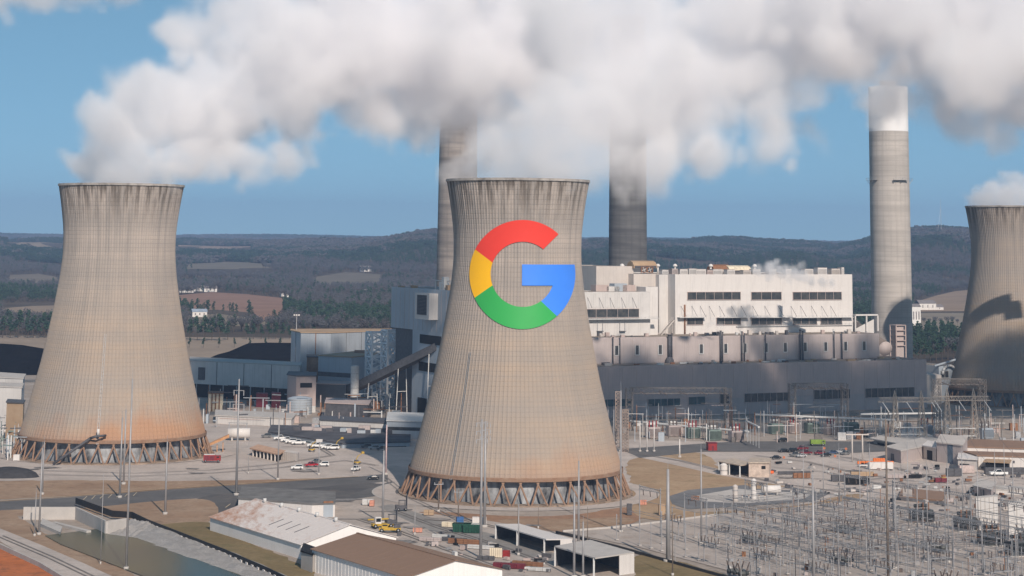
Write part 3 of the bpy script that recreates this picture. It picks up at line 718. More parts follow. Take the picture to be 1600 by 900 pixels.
for k in range(46):
    x = rnd.uniform(T_at(930, 10), xr-8); w_ = rnd.uniform(3, 20); s_ = rnd.uniform(.4, 1.6)
    mb.box(x, x+s_*rnd.uniform(1, 4), w_, w_+s_, ZH+.12, ZH+.12+rnd.uniform(.3, 1.4), rnd.choice([M_RUST, M_TAN, M_PALE, M_DARK, M_BEIGE]))
o = mb.build('roof_clutter', None, TH); tag(o, kind='stuff')
# service bay
SB = station('service_bay', 'grey middle storey with small windows and black vent pipes above the hall roof')
w2 = 24; x0, x1 = T_at(900, w2), T_at(1373, w2); Z2 = Z_at(1150, 525.5, w2)
block(SB, 'wall', x0, x1, w2, 58, ZH+.2, Z2, M_GREY2, M_ROOF, .4)
panels(SB, T_at(905, w2), x1, w2, ZH+.6, Z2-.1, 24, 1, M_GREY2)
sill = Z_at(1100, 552, w2); top = Z_at(1100, 538, w2)
for px in (963, 995, 1031, 1095, 1133, 1163, 1196, 1226, 1257, 1289, 1320, 1349):
    x = T_at(px, w2)
    o = MB().box(x-1.0, x+1.0, w2-.35, w2, sill, top, M_DGLASS).build('window', None, SB)
    f = MB(); f.box(x-1.35, x-1.0, w2-.5, w2, sill-.3, top+.3, M_PALE); f.box(x+1.0, x+1.45, w2-.5, w2, sill-.3, top+.3, M_PALE); f.box(x-1, x+1, w2-.5, w2, sill-.4, sill, M_PALE); f.build('frame', None, o)
for px, r, y0 in ((958, .28, 528), (969, .22, 527), (1046, .95, 524), (1050, .3, 522), (1126, .4, 518), (1129, .3, 520), (1159, .35, 519), (1163, .28, 522), (1196, .3, 520), (1250, .5, 516), (1254, .38, 518), (1303, .3, 519), (1315, .38, 520)):
    x = T_at(px, w2-1.4); zt = Z_at(px, y0, w2-1.4)
    m = MB(); m.cyl(x, w2-1.4, ZH+.1, zt, r, M_DARK, 8); m.cyl(x, w2-1.4, zt, zt+.5, r*1.6, M_DARK, 8); m.box(x-.1, x+.1, w2-1.4, w2, zt-4, zt-3.8, M_DARK); m.build('vent_pipe', None, SB)
m = MB(); x = T_at(1046, w2-2); m.lathe([(2.6, ZH+.1), (2.2, ZH+2), (1.2, ZH+3.4)], M_DARK, 12, x, w2-2); m.build('vent_base', None, SB)
mb = MB()
for k in range(40):
    x = rnd.uniform(x0+3, x1-3); w_ = w2+rnd.uniform(2, 20); s_ = rnd.uniform(.5, 1.6); mb.box(x, x+s_*1.5, w_, w_+s_, Z2+.12, Z2+.12+rnd.uniform(.8, 2.8), rnd.choice([M_DARK, M_PALE, M_BEIGE, M_GREY]))
o = mb.build('roof_clutter', None, SB); tag(o, kind='stuff')
# boiler house
BH = station('boiler_house', 'tall bright white boiler house with dark window bands above the grey hall')
w3 = 52; x0, x1 = T_at(1055, w3), T_at(1332.5, w3); Z3 = Z_at(1200, 430, w3); ZL = Z2-.5
block(BH, 'wall', x0, x1, w3, 118, ZL, Z3, M_WHITE, M_ROOF, .5)
panels(BH, x0, x1, w3, Z2+.2, Z3-.1, 12, 3, M_WHITE, th=.06)
for a in ((1074, 1157), (1174, 1221), (1239, 1315)): strip(BH, a[0], a[1], 456.5, 468, w3-.1, M_DGLASS, int((a[1]-a[0])/12), frame=M_GREY)
for a in ((1073, 1098), (1119, 1157), (1174, 1221), (1239, 1276), (1282, 1315)): strip(BH, a[0], a[1], 497, 507, w3-.1, M_DGLASS, max(2, int((a[1]-a[0])/10)), frame=M_GREY)
def stays(T, pxs, pyt, pyb, w, out=5.0):
    for px in pxs:
        x = T_at(px, w); zt, zb = Z_at(px, pyt, w), Z_at(px, pyb, w)
        MB().bar((x, w, zt), (x+.6, w-out, zb), .11, M_DARK, 4).build('stay_rod', None, T)
def walkway(T, px0, px1, py, w, out=3.0, m=M_PALE):
    x0_, x1_ = T_at(px0, w), T_at(px1, w); z = Z_at((px0+px1)/2, py, w)
    mb = MB(); mb.box(x0_, x1_, w-out, w, z-.25, z, m)
    for q in (.55, 1.1): mb.bar((x0_, w-out, z+q), (x1_, w-out, z+q), .05, M_GALV)
    for k in range(int((x1_-x0_)/2.5)+1): mb.bar((x0_+2.5*k, w-out, z), (x0_+2.5*k, w-out, z+1.1), .05, M_GALV)
    mb.build('walkway', None, T)
stays(BH, [1064, 1081, 1094, 1108, 1124, 1143, 1158, 1176, 1195, 1216, 1236, 1251, 1268, 1284, 1298], 478, 494, w3-.3)
for a, b in ((1058, 1100), (1120, 1168), (1172, 1234), (1238, 1330)): walkway(BH, a, b, 495.5, w3-.2)
walkway(BH, 1150, 1331, 508.5, w3-.2, .8)
# rusty pipe standing in for a rust streak, and stair at its left end
x = T_at(1070, w3-.5); MB().cyl(x, w3-.6, Z2, Z_at(1070, 476, w3), .45, M_RUST, 8).build('rust_streak_pipe', None, BH)
mb = MB(); xa, xb = T_at(1030, 46), T_at(1052, 46); za, zb = Z_at(1030, 526, 46), Z_at(1052, 500, 46)
for w_ in (45, 47): mb.bar((xa, w_, za), (xb, w_, zb), .35, M_BEIGE); mb.bar((xa, w_, za+1.6), (xb, w_, zb+1.6), .10, M_BEIGE)
for k in range(16): q = k/15; mb.box(xa+(xb-xa)*q-.3, xa+(xb-xa)*q+.3, 45, 47, za+(zb-za)*q-.06, za+(zb-za)*q+.06, M_BEIGE)
for xx, zz in ((xb, zb), ((xa+xb)/2, (za+zb)/2)): mb.bar((xx, 45, Z2), (xx, 45, zz), .15, M_BEIGE); mb.bar((xx, 47, Z2), (xx, 47, zz), .15, M_BEIGE)
mb.build('stair', None, BH)
# stepped left end of the boiler house
m_ = M_BEIGE
block(BH, 'upper_bay', T_at(1030, 60), T_at(1055, 60)-.1, 60, 118, ZL, Z_at(1040, 430, 60), M_WHITE2, M_ROOF, .4)
block(BH, 'upper_bay', T_at(990, 64), T_at(1030, 64)-.1, 64, 118, ZL, Z_at(1010, 429, 64), m_, M_ROOF, .4)
block(BH, 'upper_bay', T_at(931.5, 70), T_at(990, 70)-.1, 70, 118, ZL, Z_at(955, 417, 70), m_, M_ROOF, .4)
WG = station('boiler_house_wing', 'lower white wing stepping out left of the bright white boiler house')
w4 = 44; xw0, xw1 = T_at(880, w4), T_at(1016, w4)
block(WG, 'wall', xw0, xw1, w4, 69.5, ZL, Z_at(965, 457, w4), M_WHITE2, M_ROOF, .4)
panels(WG, T_at(905, w4), xw1, w4, Z2+.2, Z_at(965, 457, w4)-.2, 6, 3, M_WHITE2, th=.06)
block(WG, 'sunlit_strip', xw1+.05, T_at(1028, 49), 49, 59.5, ZL, Z_at(1020, 449, 49), M_WHITE, M_ROOF, .3)  # sunlit streak of the wall shaped as a brighter section
strip(WG, 914, 998, 483, 496, w4-.1, M_DGLASS, 5, frame=M_GREY)
stays(WG, [918, 936, 953, 971, 988], 465, 481, w4-.3, 4)
walkway(WG, 910, 1027, 498, w4-.2)
for px in (938, 973):
    x = T_at(px, w4-1); z = Z_at(px, 517, w4-1); mb = MB()
    mb.box(x-1.8, x+1.8, w4-1.6, w4, z-.4, z, M_DARK); mb.bar((x-1.6, w4-.8, z), (x-1.6, w4-.8, z+6.5), .12, M_GALV); mb.bar((x+1.6, w4-.8, z), (x+1.6, w4-.8, z+6.5), .12, M_GALV); mb.build('hoist_platform', None, WG)
zr = Z_at(965, 457, w4)+.5
for px, q, m_ in ((941, 3.2, M_GREY), (958, 2.4, M_WHITE2), (970, 4, M_BLUE), (983, 3.2, M_GREY)):
    x = T_at(px, 58); MB().box(x-4, x+4, 58, 64, zr-.3, zr+q, m_).build('roof_unit', None, WG)
# roof gear of the boiler house, each a thing you could lift off
def on_station(name, label, cat, px, w, z, group=None):
    x, y, _ = loc(T_at(px, w), w); return thing(name, label, cat, (x, y, z), AF, group)
for px, wd, hh, mm in ((1037, 4, 2.6, M_WHITE2), (1052, 3.6, 3.2, M_GREY2), (1066, 5, 3.0, M_WHITE), (1080, 5, 3.3, M_WHITE2), (1093, 6.5, 3.0, M_WHITE), (1107, 3.6, 2.5, M_GREY), (1119, 6, 3, M_WHITE2), (1140, 5, 2.8, M_WHITE), (1165, 5, 2.4, M_BEIGE), (1180, 5, 3, M_WHITE), (1205, 5, 3, M_WHITE2), (1230, 4, 3.2, M_WHITE), (1262, 6, 3.2, M_WHITE), (1283, 6.5, 4.0, M_WHITE), (1304, 6, 3.4, M_BEIGE), (1315, 1.8, 4.2, M_WHITE)):
    T = on_station('roof_unit', 'boxy ventilation unit along the white boiler house roof edge', 'ventilator', px, 62, Z3+.12, 'ventilation units on the boiler house roof')
    MB().box(-wd/2, wd/2, -2, 2, .3, hh, mm).build('casing', None, T)
    f = MB(); f.box(-wd/2-.1, wd/2+.1, -2.1, 2.1, hh, hh+.18, M_GREY2); f.build('cover', None, T)
    g = MB(); [g.box(-wd/2+.3, wd/2-.3, -2.06, -2.0, .7+k*.45, .85+k*.45, M_DARK) for k in range(int((hh-.9)/.45))]; g.build('grille', None, T)
    g = MB(); [g.box(sx*wd/2*.8-.15, sx*wd/2*.8+.15, -1.8, 1.8, 0, .3, M_DARK) for sx in (-1, 1)]; g.build('skid', None, T)
for px, py in ((972, 413), (1019, 414), (1028, 413), (1055, 413), (1111, 413), (1180, 413)):
    z = Z3+2.8; T = on_station('mushroom_vent', 'small white mushroom vent sticking up along the boiler house roof', 'vent', px, 72, Z3+.1, 'white mushroom vents on the roof')
    MB().cyl(0, 0, 0, 4.6, .55, M_WHITE, 10).build('stack', None, T); MB().lathe([(1.3, 4.5), (1.3, 5.1), (.7, 5.8), (.05, 6)], M_WHITE, 12).build('cap', None, T)
def hood(px, w, z, L, label, m, face):
    T = on_station('roof_hood', label, 'roof hood', px, w, z)
    prof = [(-4, 0), (-4, 1.6), (-2.4, 3.4), (0, 4.2), (2.4, 3.4), (4, 1.6), (4, 0)]
    mb = MB(); n = len(prof); V = [(-L/2, y, zz) for y, zz in prof]+[(L/2, y, zz) for y, zz in prof]
    mb.add(V, [(i, i+1, n+i+1, n+i)[::-1] for i in range(n-1)]+[tuple(range(n)), tuple(range(2*n-1, n-1, -1))], m); mb.build('shell', None, T)
    MB().box(-L/2+.5, L/2-.5, -4.15, -4, .1, 1.4, face).build('opening', None, T)
hood(1003, 72, Z_at(1003, 419, 72), 15, 'tan hooded roof housing beside the dark chimney base', M_TAN, M_DARK)
hood(1124, 76, Z3+1.5, 12, 'rust-brown hooded roof housing in the middle of the boiler house roof', M_RUST, M_BEIGE)
hood(1152, 74, Z3+1.0, 15, 'cream hooded roof housing next to the rust-brown one', mat('cream_paint', (.78, .68, .52), .6), M_DARK)
T = on_station('roof_fan', 'pair of brown fan rings on a frame at the left end of the roof', 'fan', 1011, 66, Z_at(1011, 428.5, 64)+.1)
for s_ in (-1.9, 1.9):
    mb = MB(); n = 16
    for k in range(n): mb.bar((s_+1.7*cos(2*pi*k/n), 0, 2.4+1.7*sin(2*pi*k/n)), (s_+1.7*cos(2*pi*(k+1)/n), 0, 2.4+1.7*sin(2*pi*(k+1)/n)), .25, M_RUST)
    for k in range(4): mb.bar((s_, 0, 2.4), (s_+1.6*cos(pi*k/2+.4), 0, 2.4+1.6*sin(pi*k/2+.4)), .25, M_BEIGE)
    mb.build('fan_ring', None, T)
mb = MB(); [mb.box(x_-.15, x_+.15, -.2, .2, 0, 4.4, M_RUST) for x_ in (-3.8, 0, 3.8)]; mb.build('frame', None, T)
# bridge and ducts at the right end
T = station('conveyor_bridge', 'white framed bridge between the boiler house and the pale chimney', 'bridge')
xa, xb = T_at(1334, 60), T_at(1369, 60); zt, zm = Z_at(1350, 491, 60), Z_at(1350, 520, 60)
MB().box(xa, xb, 58, 62, zt-.8, zt, M_WHITE).build('deck', None, T)
for q in (0, .5, 1): MB().box(xa+(xb-xa)*q-.4, xa+(xb-xa)*q+.4, 58.2, 59, Z2, zt-.8, M_WHITE).build('post', None, T)
mb = MB(); mb.add([(xa, 59.5, zm-1), (xb-2, 59.5, zm-1), (xb-2, 59.5, zt-3), (xa, 59.5, zm+2)], [(0, 1, 2, 3)], M_WHITE2); mb.add([(xa, 59.9, zm-1), (xb-2, 59.9, zm-1), (xb-2, 59.9, zt-3), (xa, 59.9, zm+2)], [(3, 2, 1, 0)], M_WHITE2); mb.build('side_screen', None, T)
def duct(label, pts, r, m):
    T = thing('flue_duct', label, 'duct', (*loc(*pts[0][:2])[:2], 0), AF); t0, v0 = pts[0][:2]
    for a, b in zip(pts, pts[1:]):
        MB().bar((a[0]-t0, a[1]-v0, a[2]), (b[0]-t0, b[1]-v0, b[2]), r, m, 14).build('duct_section', None, T)
        q = mathutils.Vector((a[0]-t0, a[1]-v0, a[2])); e = mathutils.Vector((b[0]-t0, b[1]-v0, b[2])); d = (e-q).normalized()
        for k in range(5): p = q.lerp(e, k/4); MB().bar(p-d*.2, p+d*.2, r*1.04, M_GREY2, 14).build('flange', None, T)
ta = T_at(1372, 70)
duct('fat rusty duct rising to the foot of the pale chimney', [(ta+2, 66, Z_at(1372, 545, 66)), (ta+14, 124, Z_at(1392, 500, 124))], 4.2, mat('rusty_duct', (.20, .18, .165), .85, .3, .2, (.17, .13, .11)))
T = station('elevator_tower', 'narrow pale framed tower against the foot of the pale chimney', 'tower'); xa = T_at(1404, 80)
for q in (0, 7): 
    for v in (78, 84): MB().box(xa-3.5+q-.3, xa-3.5+q+.3, v-.3, v+.3, 20, Z_at(1400, 508, 80), M_GREY).build('post', None, T)
mb = MB(); [mb.box(xa-3.5, xa+3.5, 77.7, 84.3, z-.2, z+.2, M_GREY) for z in np.linspace(30, Z_at(1400, 508, 80), 5)]; mb.box(xa-2.8, xa+2.8, 79, 83, 20, Z_at(1400, 510, 80), M_GREY2); mb.build('cabin', None, T)
# gabled precipitator building right of the hall
T = station('gable_building', 'pale gabled building stepping down right behind the grey hall'); xg0, xg1 = T_at(1374, 40), T_at(1478, 75)
zg = Z_at(1450, 566, 40)
mb = MB(); mb.box(xr+.3, xr+26, 20, 95, 0, zg-6, M_BEIGE); mb.build('wall', None, T)
mb = MB(); mb.add([(xg0, 58.2, Z2-1), (xr+1, 58.2, zg+2), (xr+26, 20, zg-6), (xr+.3, 20, zg-6), (xg0, 95, Z2-1), (xr+26, 95, zg-6)], [(0, 1, 2, 5, 4), (1, 3, 2)], M_BEIGE); mb.add([(xg0, 58.3, ZH), (xr, 58.3, ZH), (xr+1, 58.3, zg+2), (xg0, 58.3, Z2-1)], [(0, 1, 2, 3)], M_GREY2); mb.build('roof', None, T)
T = station('annex', 'blue-grey annex with curved pipe between the hall and the right-hand tower')
xa, xb = T_at(1462, 30), T_at(1490, 30); block(T, 'wall', xa, xb, 28, 60, 0, Z_at(1475, 572, 30), M_BLUE, M_ROOF, .3)
strip(T, 1468, 1480, 580, 590, 27.9, M_DGLASS, 2)
mb = MB(); xc = (xa+xb)/2; zc = Z_at(1475, 585, 26)
for k in range(8): a, b = pi*k/8, pi*(k+1)/8; mb.bar((xc+5*cos(a), 26.5, zc+5*sin(a)), (xc+5*cos(b), 26.5, zc+5*sin(b)), .7, M_PALE, 8)
mb.build('curved_pipe', None, T)
mb = MB(); mb.bar((xa-4, 27, 21), (xb+2, 27, Z_at(1488, 560, 27)), .6, M_BLUE, 6); mb.build('roof_pipe', None, T)
# left block: end wall seen at a slant
LB = station('bunker_bay', 'tall blue-grey clad boiler house end with a louvred box, left of the middle tower')
te = -78.7; ZE = Z_end(655, 452.3, te); wn = W_on_end(720, te); wm = W_on_end(645, te); wf = W_on_end(611, te)
block(LB, 'wall', te, -30, wn, wm, 0, ZE, M_BLUE, M_ROOF, .5)
zo = Z_end(628, 513, te)
block(LB, 'overhang', te, -31, wm+.02, wf, zo, ZE, M_BLUE, M_ROOF, .5)
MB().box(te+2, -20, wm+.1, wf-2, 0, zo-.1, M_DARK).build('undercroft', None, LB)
def on_end(px0, px1, py0, py1, m, name, out=.3):
    a, b = W_on_end(px0, te), W_on_end(px1, te); pm = (px0+px1)/2
    return MB().box(te-out, te+.1, min(a, b), max(a, b), Z_end(pm, py1, te), Z_end(pm, py0, te), m).build(name, None, LB)
on_end(657, 690, 524, 538, M_BLACK, 'window_strip'); on_end(656, 688, 567, 581, M_BLACK, 'window_strip'); on_end(655, 672, 622, 660, M_BLACK, 'doorway')
wa, wb = W_on_end(670, te-5), W_on_end(648, te-5); zb, zt = Z_end(660, 499, te-5), Z_end(660, 458, te-5)
b_ = MB().box(te-5, te, wa, wb, zb, zt, M_WHITE2).build('louvre_box', None, LB)
lv = MB()
for k in range(14): z = zb+2.5+(zt-zb-3.5)*k/14; lv.box(te-5.25, te-5, wa+3, wb-3, z, z+(zt-zb-3.5)/14*.55, M_DARK)
lv.box(te-5.08, te-5.0, wa+3, wb-3, zb+2.3, zt-1, M_BLACK); lv.build('louvre', None, b_)
mb = MB(); pw = 6.0; k = 0
while wn+pw*(k+1) < wf: mb.box(te-.08, te, wn+pw*k-.12, wn+pw*k+.12, zo, ZE, M_GREY2); k += 1
mb.build('seam_cover', None, LB)
for px, hh in ((690, 4.5), (700, 3.0), (694, 7.0), (645, 1.8), (625, 1.2)):
    a = W_on_end(px, te+3); MB().box(te+2, te+5, a-1.4, a+1.4, ZE+.1, ZE+hh, M_PALE if hh > 3 else M_TAN).build('roof_vent', None, LB)
mb = MB()
for px in (680, 704): a = W_on_end(px, te+4); mb.bar((te+4, a, ZE), (te+4, a, ZE+5), .3, M_PALE)
mb.bar((te+4, W_on_end(680, te+4), ZE+5), (te+4, W_on_end(704, te+4), ZE+5), .3, M_PALE); mb.build('roof_rail', None, LB)
# lattice tower under the overhang
def lattice_tower(T, w_, d, z0, z1, n, m, r=.35, taper=1.0, parts=True):
    c = [(-w_/2, -d/2), (w_/2, -d/2), (w_/2, d/2), (-w_/2, d/2)]
    f = lambda q: 1-(1-taper)*q
    for x, y in c: MB().bar((x, y, z0), (x*taper, y*taper, z1), r, m).build('leg', None, T)
    br = MB()
    for k in range(n):
        q0, q1 = k/n, (k+1)/n; a, b = z0+(z1-z0)*q0, z0+(z1-z0)*q1
        for i in range(4):
            p, q = c[i], c[(i+1) % 4]
            br.bar((p[0]*f(q0), p[1]*f(q0), a), (q[0]*f(q1), q[1]*f(q1), b), r*.6, m, 4, cap=False); br.bar((q[0]*f(q0), q[1]*f(q0), a), (p[0]*f(q1), p[1]*f(q1), b), r*.6, m, 4, cap=False)
            br.bar((p[0]*f(q1), p[1]*f(q1), b), (q[0]*f(q1), q[1]*f(q1), b), r*.7, m, 4, cap=False)
    br.build('bracing', None, T)
for px, D, wd, y0, lab in ((624, 1135, 18, 516, 'pale cross-braced steel tower under the overhanging clad block'), (594, 1150, 14, 519, 'second cross-braced steel tower left of the overhanging clad block')):
    T = thing('lattice_tower', lab, 'steel tower', (PX(px, D), D, 0), .35); lattice_tower(T, wd, 12, 0, ZZ(y0, D), 6, mat('bright_steel', (.82, .83, .84), .5, .05, 1), .75)
# conveyor gallery climbing to the end wall
def gallery(label, p0, p1, wd, ht, m, supports=4):
    a, b = mathutils.Vector(p0), mathutils.Vector(p1); d = b-a; n = mathutils.Vector((-d.y, d.x, 0)).normalized()*wd/2
    T = thing('conveyor_gallery', label, 'conveyor', (a.x, a.y, 0)); o = mathutils.Vector((a.x, a.y, 0)); up = mathutils.Vector((0, 0, ht))
    V = [a-n, a+n, b+n, b-n]; V = [v-o for v in V]; V += [v+up for v in V]
    MB().add(V, [(0, 1, 2, 3), (7, 6, 5, 4), (0, 4, 5, 1), (1, 5, 6, 2), (2, 6, 7, 3), (3, 7, 4, 0)], m).build('gallery', None, T)
    top = MB(); V2 = [v+mathutils.Vector((0, 0, .02)) for v in V[4:]]; c0, c1 = (V2[0]+V2[1])/2+mathutils.Vector((0, 0, .8)), (V2[2]+V2[3])/2+mathutils.Vector((0, 0, .8))
    top.add(V2+[c0, c1], [(1, 0, 4), (3, 2, 5), (0, 3, 5, 4), (2, 1, 4, 5)], M_GREY2); top.build('roof', None, T)
    for k in range(supports):
        q = (k+.5)/supports; p = a+d*q-o
        s_ = MB(); 
        for e in (-1, 1): s_.bar((p.x+n.x*e*1.4, p.y+n.y*e*1.4, 0), (p.x+n.x*e, p.y+n.y*e, p.z), .28, M_PALE)
        s_.bar((p.x-n.x*1.2, p.y-n.y*1.2, p.z*.5), (p.x+n.x*1.2, p.y+n.y*1.2, p.z*.5), .2, M_PALE); s_.build('trestle', None, T)
gallery('dark conveyor gallery climbing right to the clad boiler house end', (PX(516, 1150), 1150, ZZ(630, 1150)), (PX(700, 1060), 1060, ZZ(541, 1060)), 5, 4.2, mat('dark_gallery', (.15, .145, .15), .7))
gallery('thin lower conveyor gallery running into the dark plant left of the steel towers', (PX(405, 1180), 1180, 4), (PX(480, 1165), 1165, ZZ(592, 1165)), 4, 3.5, M_DARK, 3)
# left group of plant buildings (each its own thing)
def px_building(name, label, corners, y_top, cat='building', wall=M_WHITE, roof=M_ROOF, z0=0.0, over=.6, thick=.5):
    "corners: (px, D) footprint; y_top = photo row of the top at the first corner"
    pts = [(PX(p, D), D) for p, D in corners]; zt = ZZ(y_top, corners[0][1], corners[0][0]); cx, cy = pts[0]
    T = thing(name, label, cat, (cx, cy, 0)); L = [(x-cx, y-cy) for x, y in pts]
    MB().prism(L, z0, zt, wall).build('wall', None, T)
    mx = sum(p[0] for p in L)/len(L); my = sum(p[1] for p in L)/len(L)
    LO = [(x+(x-mx)/max(1, hypot(x-mx, y-my))*over, y+(y-my)/max(1, hypot(x-mx, y-my))*over) for x, y in L]
    MB().prism(LO, zt+.01, zt+thick, roof).build('roof', None, T)
    return T, L, zt
def seams(T, L, i, z0, z1, n, m=M_GREY2, w=.15, name='wall_seam'):
    a, b = L[i], L[(i+1) % len(L)]; d = hypot(b[0]-a[0], b[1]-a[1]); nx, ny = (b[1]-a[1])/d, -(b[0]-a[0])/d
    for k in range(1, n):
        q = k/n; x, y = a[0]+(b[0]-a[0])*q, a[1]+(b[1]-a[1])*q
        MB().bar((x+nx*.1, y+ny*.1, z0), (x+nx*.1, y+ny*.1, z1), w, m).build(name, None, T)
def opening(T, L, i, q0, q1, z0, z1, m, name, out=.12):
    a, b = L[i], L[(i+1) % len(L)]; d = hypot(b[0]-a[0], b[1]-a[1]); nx, ny = (b[1]-a[1])/d*out, -(b[0]-a[0])/d*out
    p = [(a[0]+(b[0]-a[0])*q, a[1]+(b[1]-a[1])*q) for q in (q0, q1)]
    return MB().prism([(p[0][0]-nx, p[0][1]-ny), (p[1][0]-nx, p[1][1]-ny), (p[1][0]+nx, p[1][1]+ny), (p[0][0]+nx, p[0][1]+ny)], z0, z1, m).build(name, None, T)
M_SHEEN = mat('shiny_cladding', (.46, .50, .54), .38, .1, .04, streak=.35, metal=.35)
T, L, zt = px_building('clad_building', 'big faceted blue-grey clad building with tan roof behind the coal plant', [(453, 1250), (468, 1225), (515, 1225), (610, 1262), (610, 1283), (453, 1268)], 517, wall=M_SHEEN, roof=M_TAN)
seams(T, L, 1, 0, zt, 2, M_RUST, .3); seams(T, L, 2, 0, zt, 4, M_DARK); seams(T, L, 0, 0, zt, 2, M_DARK)
T, L, zt = px_building('brown_roofed_building', 'blue-grey shed with rust-brown flat roof in front of the faceted clad building', [(496, 1165), (548, 1150), (600, 1185), (560, 1215)], 556, wall=M_BLUE, roof=M_TAN)
opening(T, L, 0, .0, 1, zt-11, zt-8.6, M_DARK, 'painted_shadow_gap')  # flat dark strip painted as a shadow gap, wall left unbroken
T, L, zt = px_building('brown_roofed_building', 'small rust-roofed block high beside the steel towers', [(553, 1190), (577, 1185), (577, 1215), (553, 1215)], 552, wall=M_BLUE, roof=M_RUST)
T, L, zt = px_building('brown_block', 'rusty brown block squeezed left of the blue-grey brown-roofed shed', [(478, 1190), (496, 1188), (496, 1210), (478, 1210)], 558, wall=mat('rust_wall', (.34, .20, .13), .85, .3, .2), roof=M_DARK)  # one rust-brown wall colour on every side
T, L, zt = px_building('white_wall_building', 'long white clad building on a dark open base right of the leftmost tower', [(296, 1200), (467, 1160), (470, 1190), (296, 1235)], 564, wall=M_WHITE2, roof=M_CONC, z0=7.5)
seams(T, L, 0, 7.5, zt, 4, M_DARK, .2)
MB().prism([(L[0][0], L[0][1]+1.5), (L[1][0], L[1][1]+1.5), (L[2][0], L[2][1]), (L[3][0], L[3][1])], 0, 7.4, M_BLACK).build('base_shade_fill', None, T)  # solid black fill stands in for the shade of the open base
for k in range(8): q = (k+.5)/8; x, y = L[0][0]+(L[1][0]-L[0][0])*q, L[0][1]+(L[1][1]-L[0][1])*q; MB().box(x-.3, x+.3, y, y+.6, 0, 7.4, M_GALV).build('column', None, T)
o = opening(T, L, 0, .08, .14, 10, 17, M_DARK, 'stair_frame', .5)
T, L, zt = px_building('hopper_house', 'grey hopper house with sloped top and one dark window band above the steel tank', [(448, 1130), (462, 1120), (493, 1122), (493, 1150), (450, 1155)], 586, wall=M_GREY, roof=M_DARK)
opening(T, L, 1, .2, .8, zt-6, zt-3.5, M_BLACK, 'window_strip')
def tank(name, label, px, D, y_top, wpx, m, cat='tank', rings=6, dome=.12, z0=0.):
    r = wpx/2*D/F; zt = ZZ(y_top, D); T = thing(name, label, cat, (PX(px, D), D, 0))
    MB().lathe([(r, z0), (r, zt)], m, 28).build('shell', None, T); MB().lathe([(r+.1, zt), (r*.6, zt+r*dome), (.05, zt+r*dome*1.5)], m, 28).build('top', None, T)
    for k in range(rings):
        z = z0+(zt-z0)*(k+.5)/rings; MB().lathe([(r+.02, z-.12), (r+.14, z-.1), (r+.14, z+.1), (r+.02, z+.12)], M_GALV, 28, smooth=False).build('hoop', None, T)
    return T
tank('storage_tank', 'squat ribbed steel tank below the grey hopper house', 468, 1090, 622, 38, M_BLUE)
tank('storage_tank', 'small pale tank left of the ribbed steel tank', 443, 1085, 640, 9, M_PALE, rings=3)
T = tank('silo', 'tall slim pale silo with a dark band left of the steel towers', 553.5, 1120, 571, 13, M_PALE, 'silo', 3)
T, L, zt = px_building('container', 'maroon container standing in the dark below the white clad building', [(400, 1130), (418, 1128), (418, 1136), (400, 1138)], 615, 'container', M_MAROON, M_MAROON, over=.05, thick=.1); seams(T, L, 0, .2, zt, 6, M_MAROON, .12, 'rib')
T, L, zt = px_building('container', 'second maroon container right of the first below the white clad building', [(424, 1128), (438, 1126), (438, 1134), (424, 1136)], 614, 'container', M_MAROON, M_MAROON, over=.05, thick=.1); seams(T, L, 0, .2, zt, 5, M_MAROON, .12, 'rib')
T, L, zt = px_building('small_shed', 'small cream and rust striped shed in the dark right of the leftmost tower', [(325, 1100), (348, 1100), (348, 1112), (325, 1112)], 615, 'shed', mat('cream_paint', (.78, .68, .52), .6), M_RUST)
seams(T, L, 0, .1, zt, 4, M_RUST, .45, 'stripe_post')
T, L, zt = px_building('long_low_building', 'long low white building right of the leftmost tower foot, flat grey roof', [(337, 1030), (455, 1015), (462, 1045), (337, 1062)], 650, wall=M_WHITE2, roof=M_CONC); opening(T, L, 0, .05, .6, zt-1.2, zt-.8, M_GREY, 'ledge')
T, L, zt = px_building('long_low_building', 'white flat-topped trough building below the steel towers', [(500, 1000), (612, 985), (614, 1010), (502, 1022)], 657, wall=M_WHITE2, roof=M_DARK); opening(T, L, 0, .0, 1, 0, zt-3.6, M_DARK, 'painted_shadow_gap')  # dark strip along the wall foot painted as a shadow gap
T, L, zt = px_building('office_building', 'low building with a blue glass band behind the row of white cars', [(420, 965), (535, 915), (640, 925), (640, 985), (425, 1000)], 676, wall=M_BLUE, roof=mat('dark_roof_felt', (.10, .10, .11), .9, .3, .1))
opening(T, L, 0, .12, .9, zt-3.4, zt-1.2, M_TEAL, 'window_strip'); opening(T, L, 1, .55, .95, zt-4, zt-1.5, M_DGLASS, 'window_strip')
rnd = random.Random(31)
for k in range(22):
    q = rnd.random(); x = L[0][0]+10+(L[2][0]-L[0][0]-20)*q; y = rnd.uniform(5, 30)-20*q; s_ = rnd.uniform(1, 3.5)
    MB().box(x, x+s_*1.6, y, y+s_, zt+.5, zt+.5+rnd.uniform(.6, 2), rnd.choice([M_GREY2, M_DARK, M_PALE, M_BLUE])).build('roof_unit', None, T)
T, L, zt = px_building('office_building', 'dark flat-roofed building tucked left of the middle tower foot', [(604, 960), (690, 955), (690, 1000), (606, 1005)], 658, wall=M_BLUE, roof=M_PALE); opening(T, L, 0, .02, .8, zt-4, zt-2.5, M_DGLASS, 'window_strip')
T, L, zt = px_building('plant_shed', 'dark grey low shed in the shaded plant below the brown-roofed building', [(493, 1135), (540, 1130), (556, 1150), (500, 1158)], 600, wall=mat('dark_blue_cladding', (.13, .145, .16), .6, .1, .1), roof=M_GREY)
T, L, zt = px_building('plant_shed', 'dark low shed between the steel tank and the pale silo', [(508, 1060), (575, 1050), (580, 1085), (510, 1090)], 630, wall=M_DARK, roof=M_GREY)
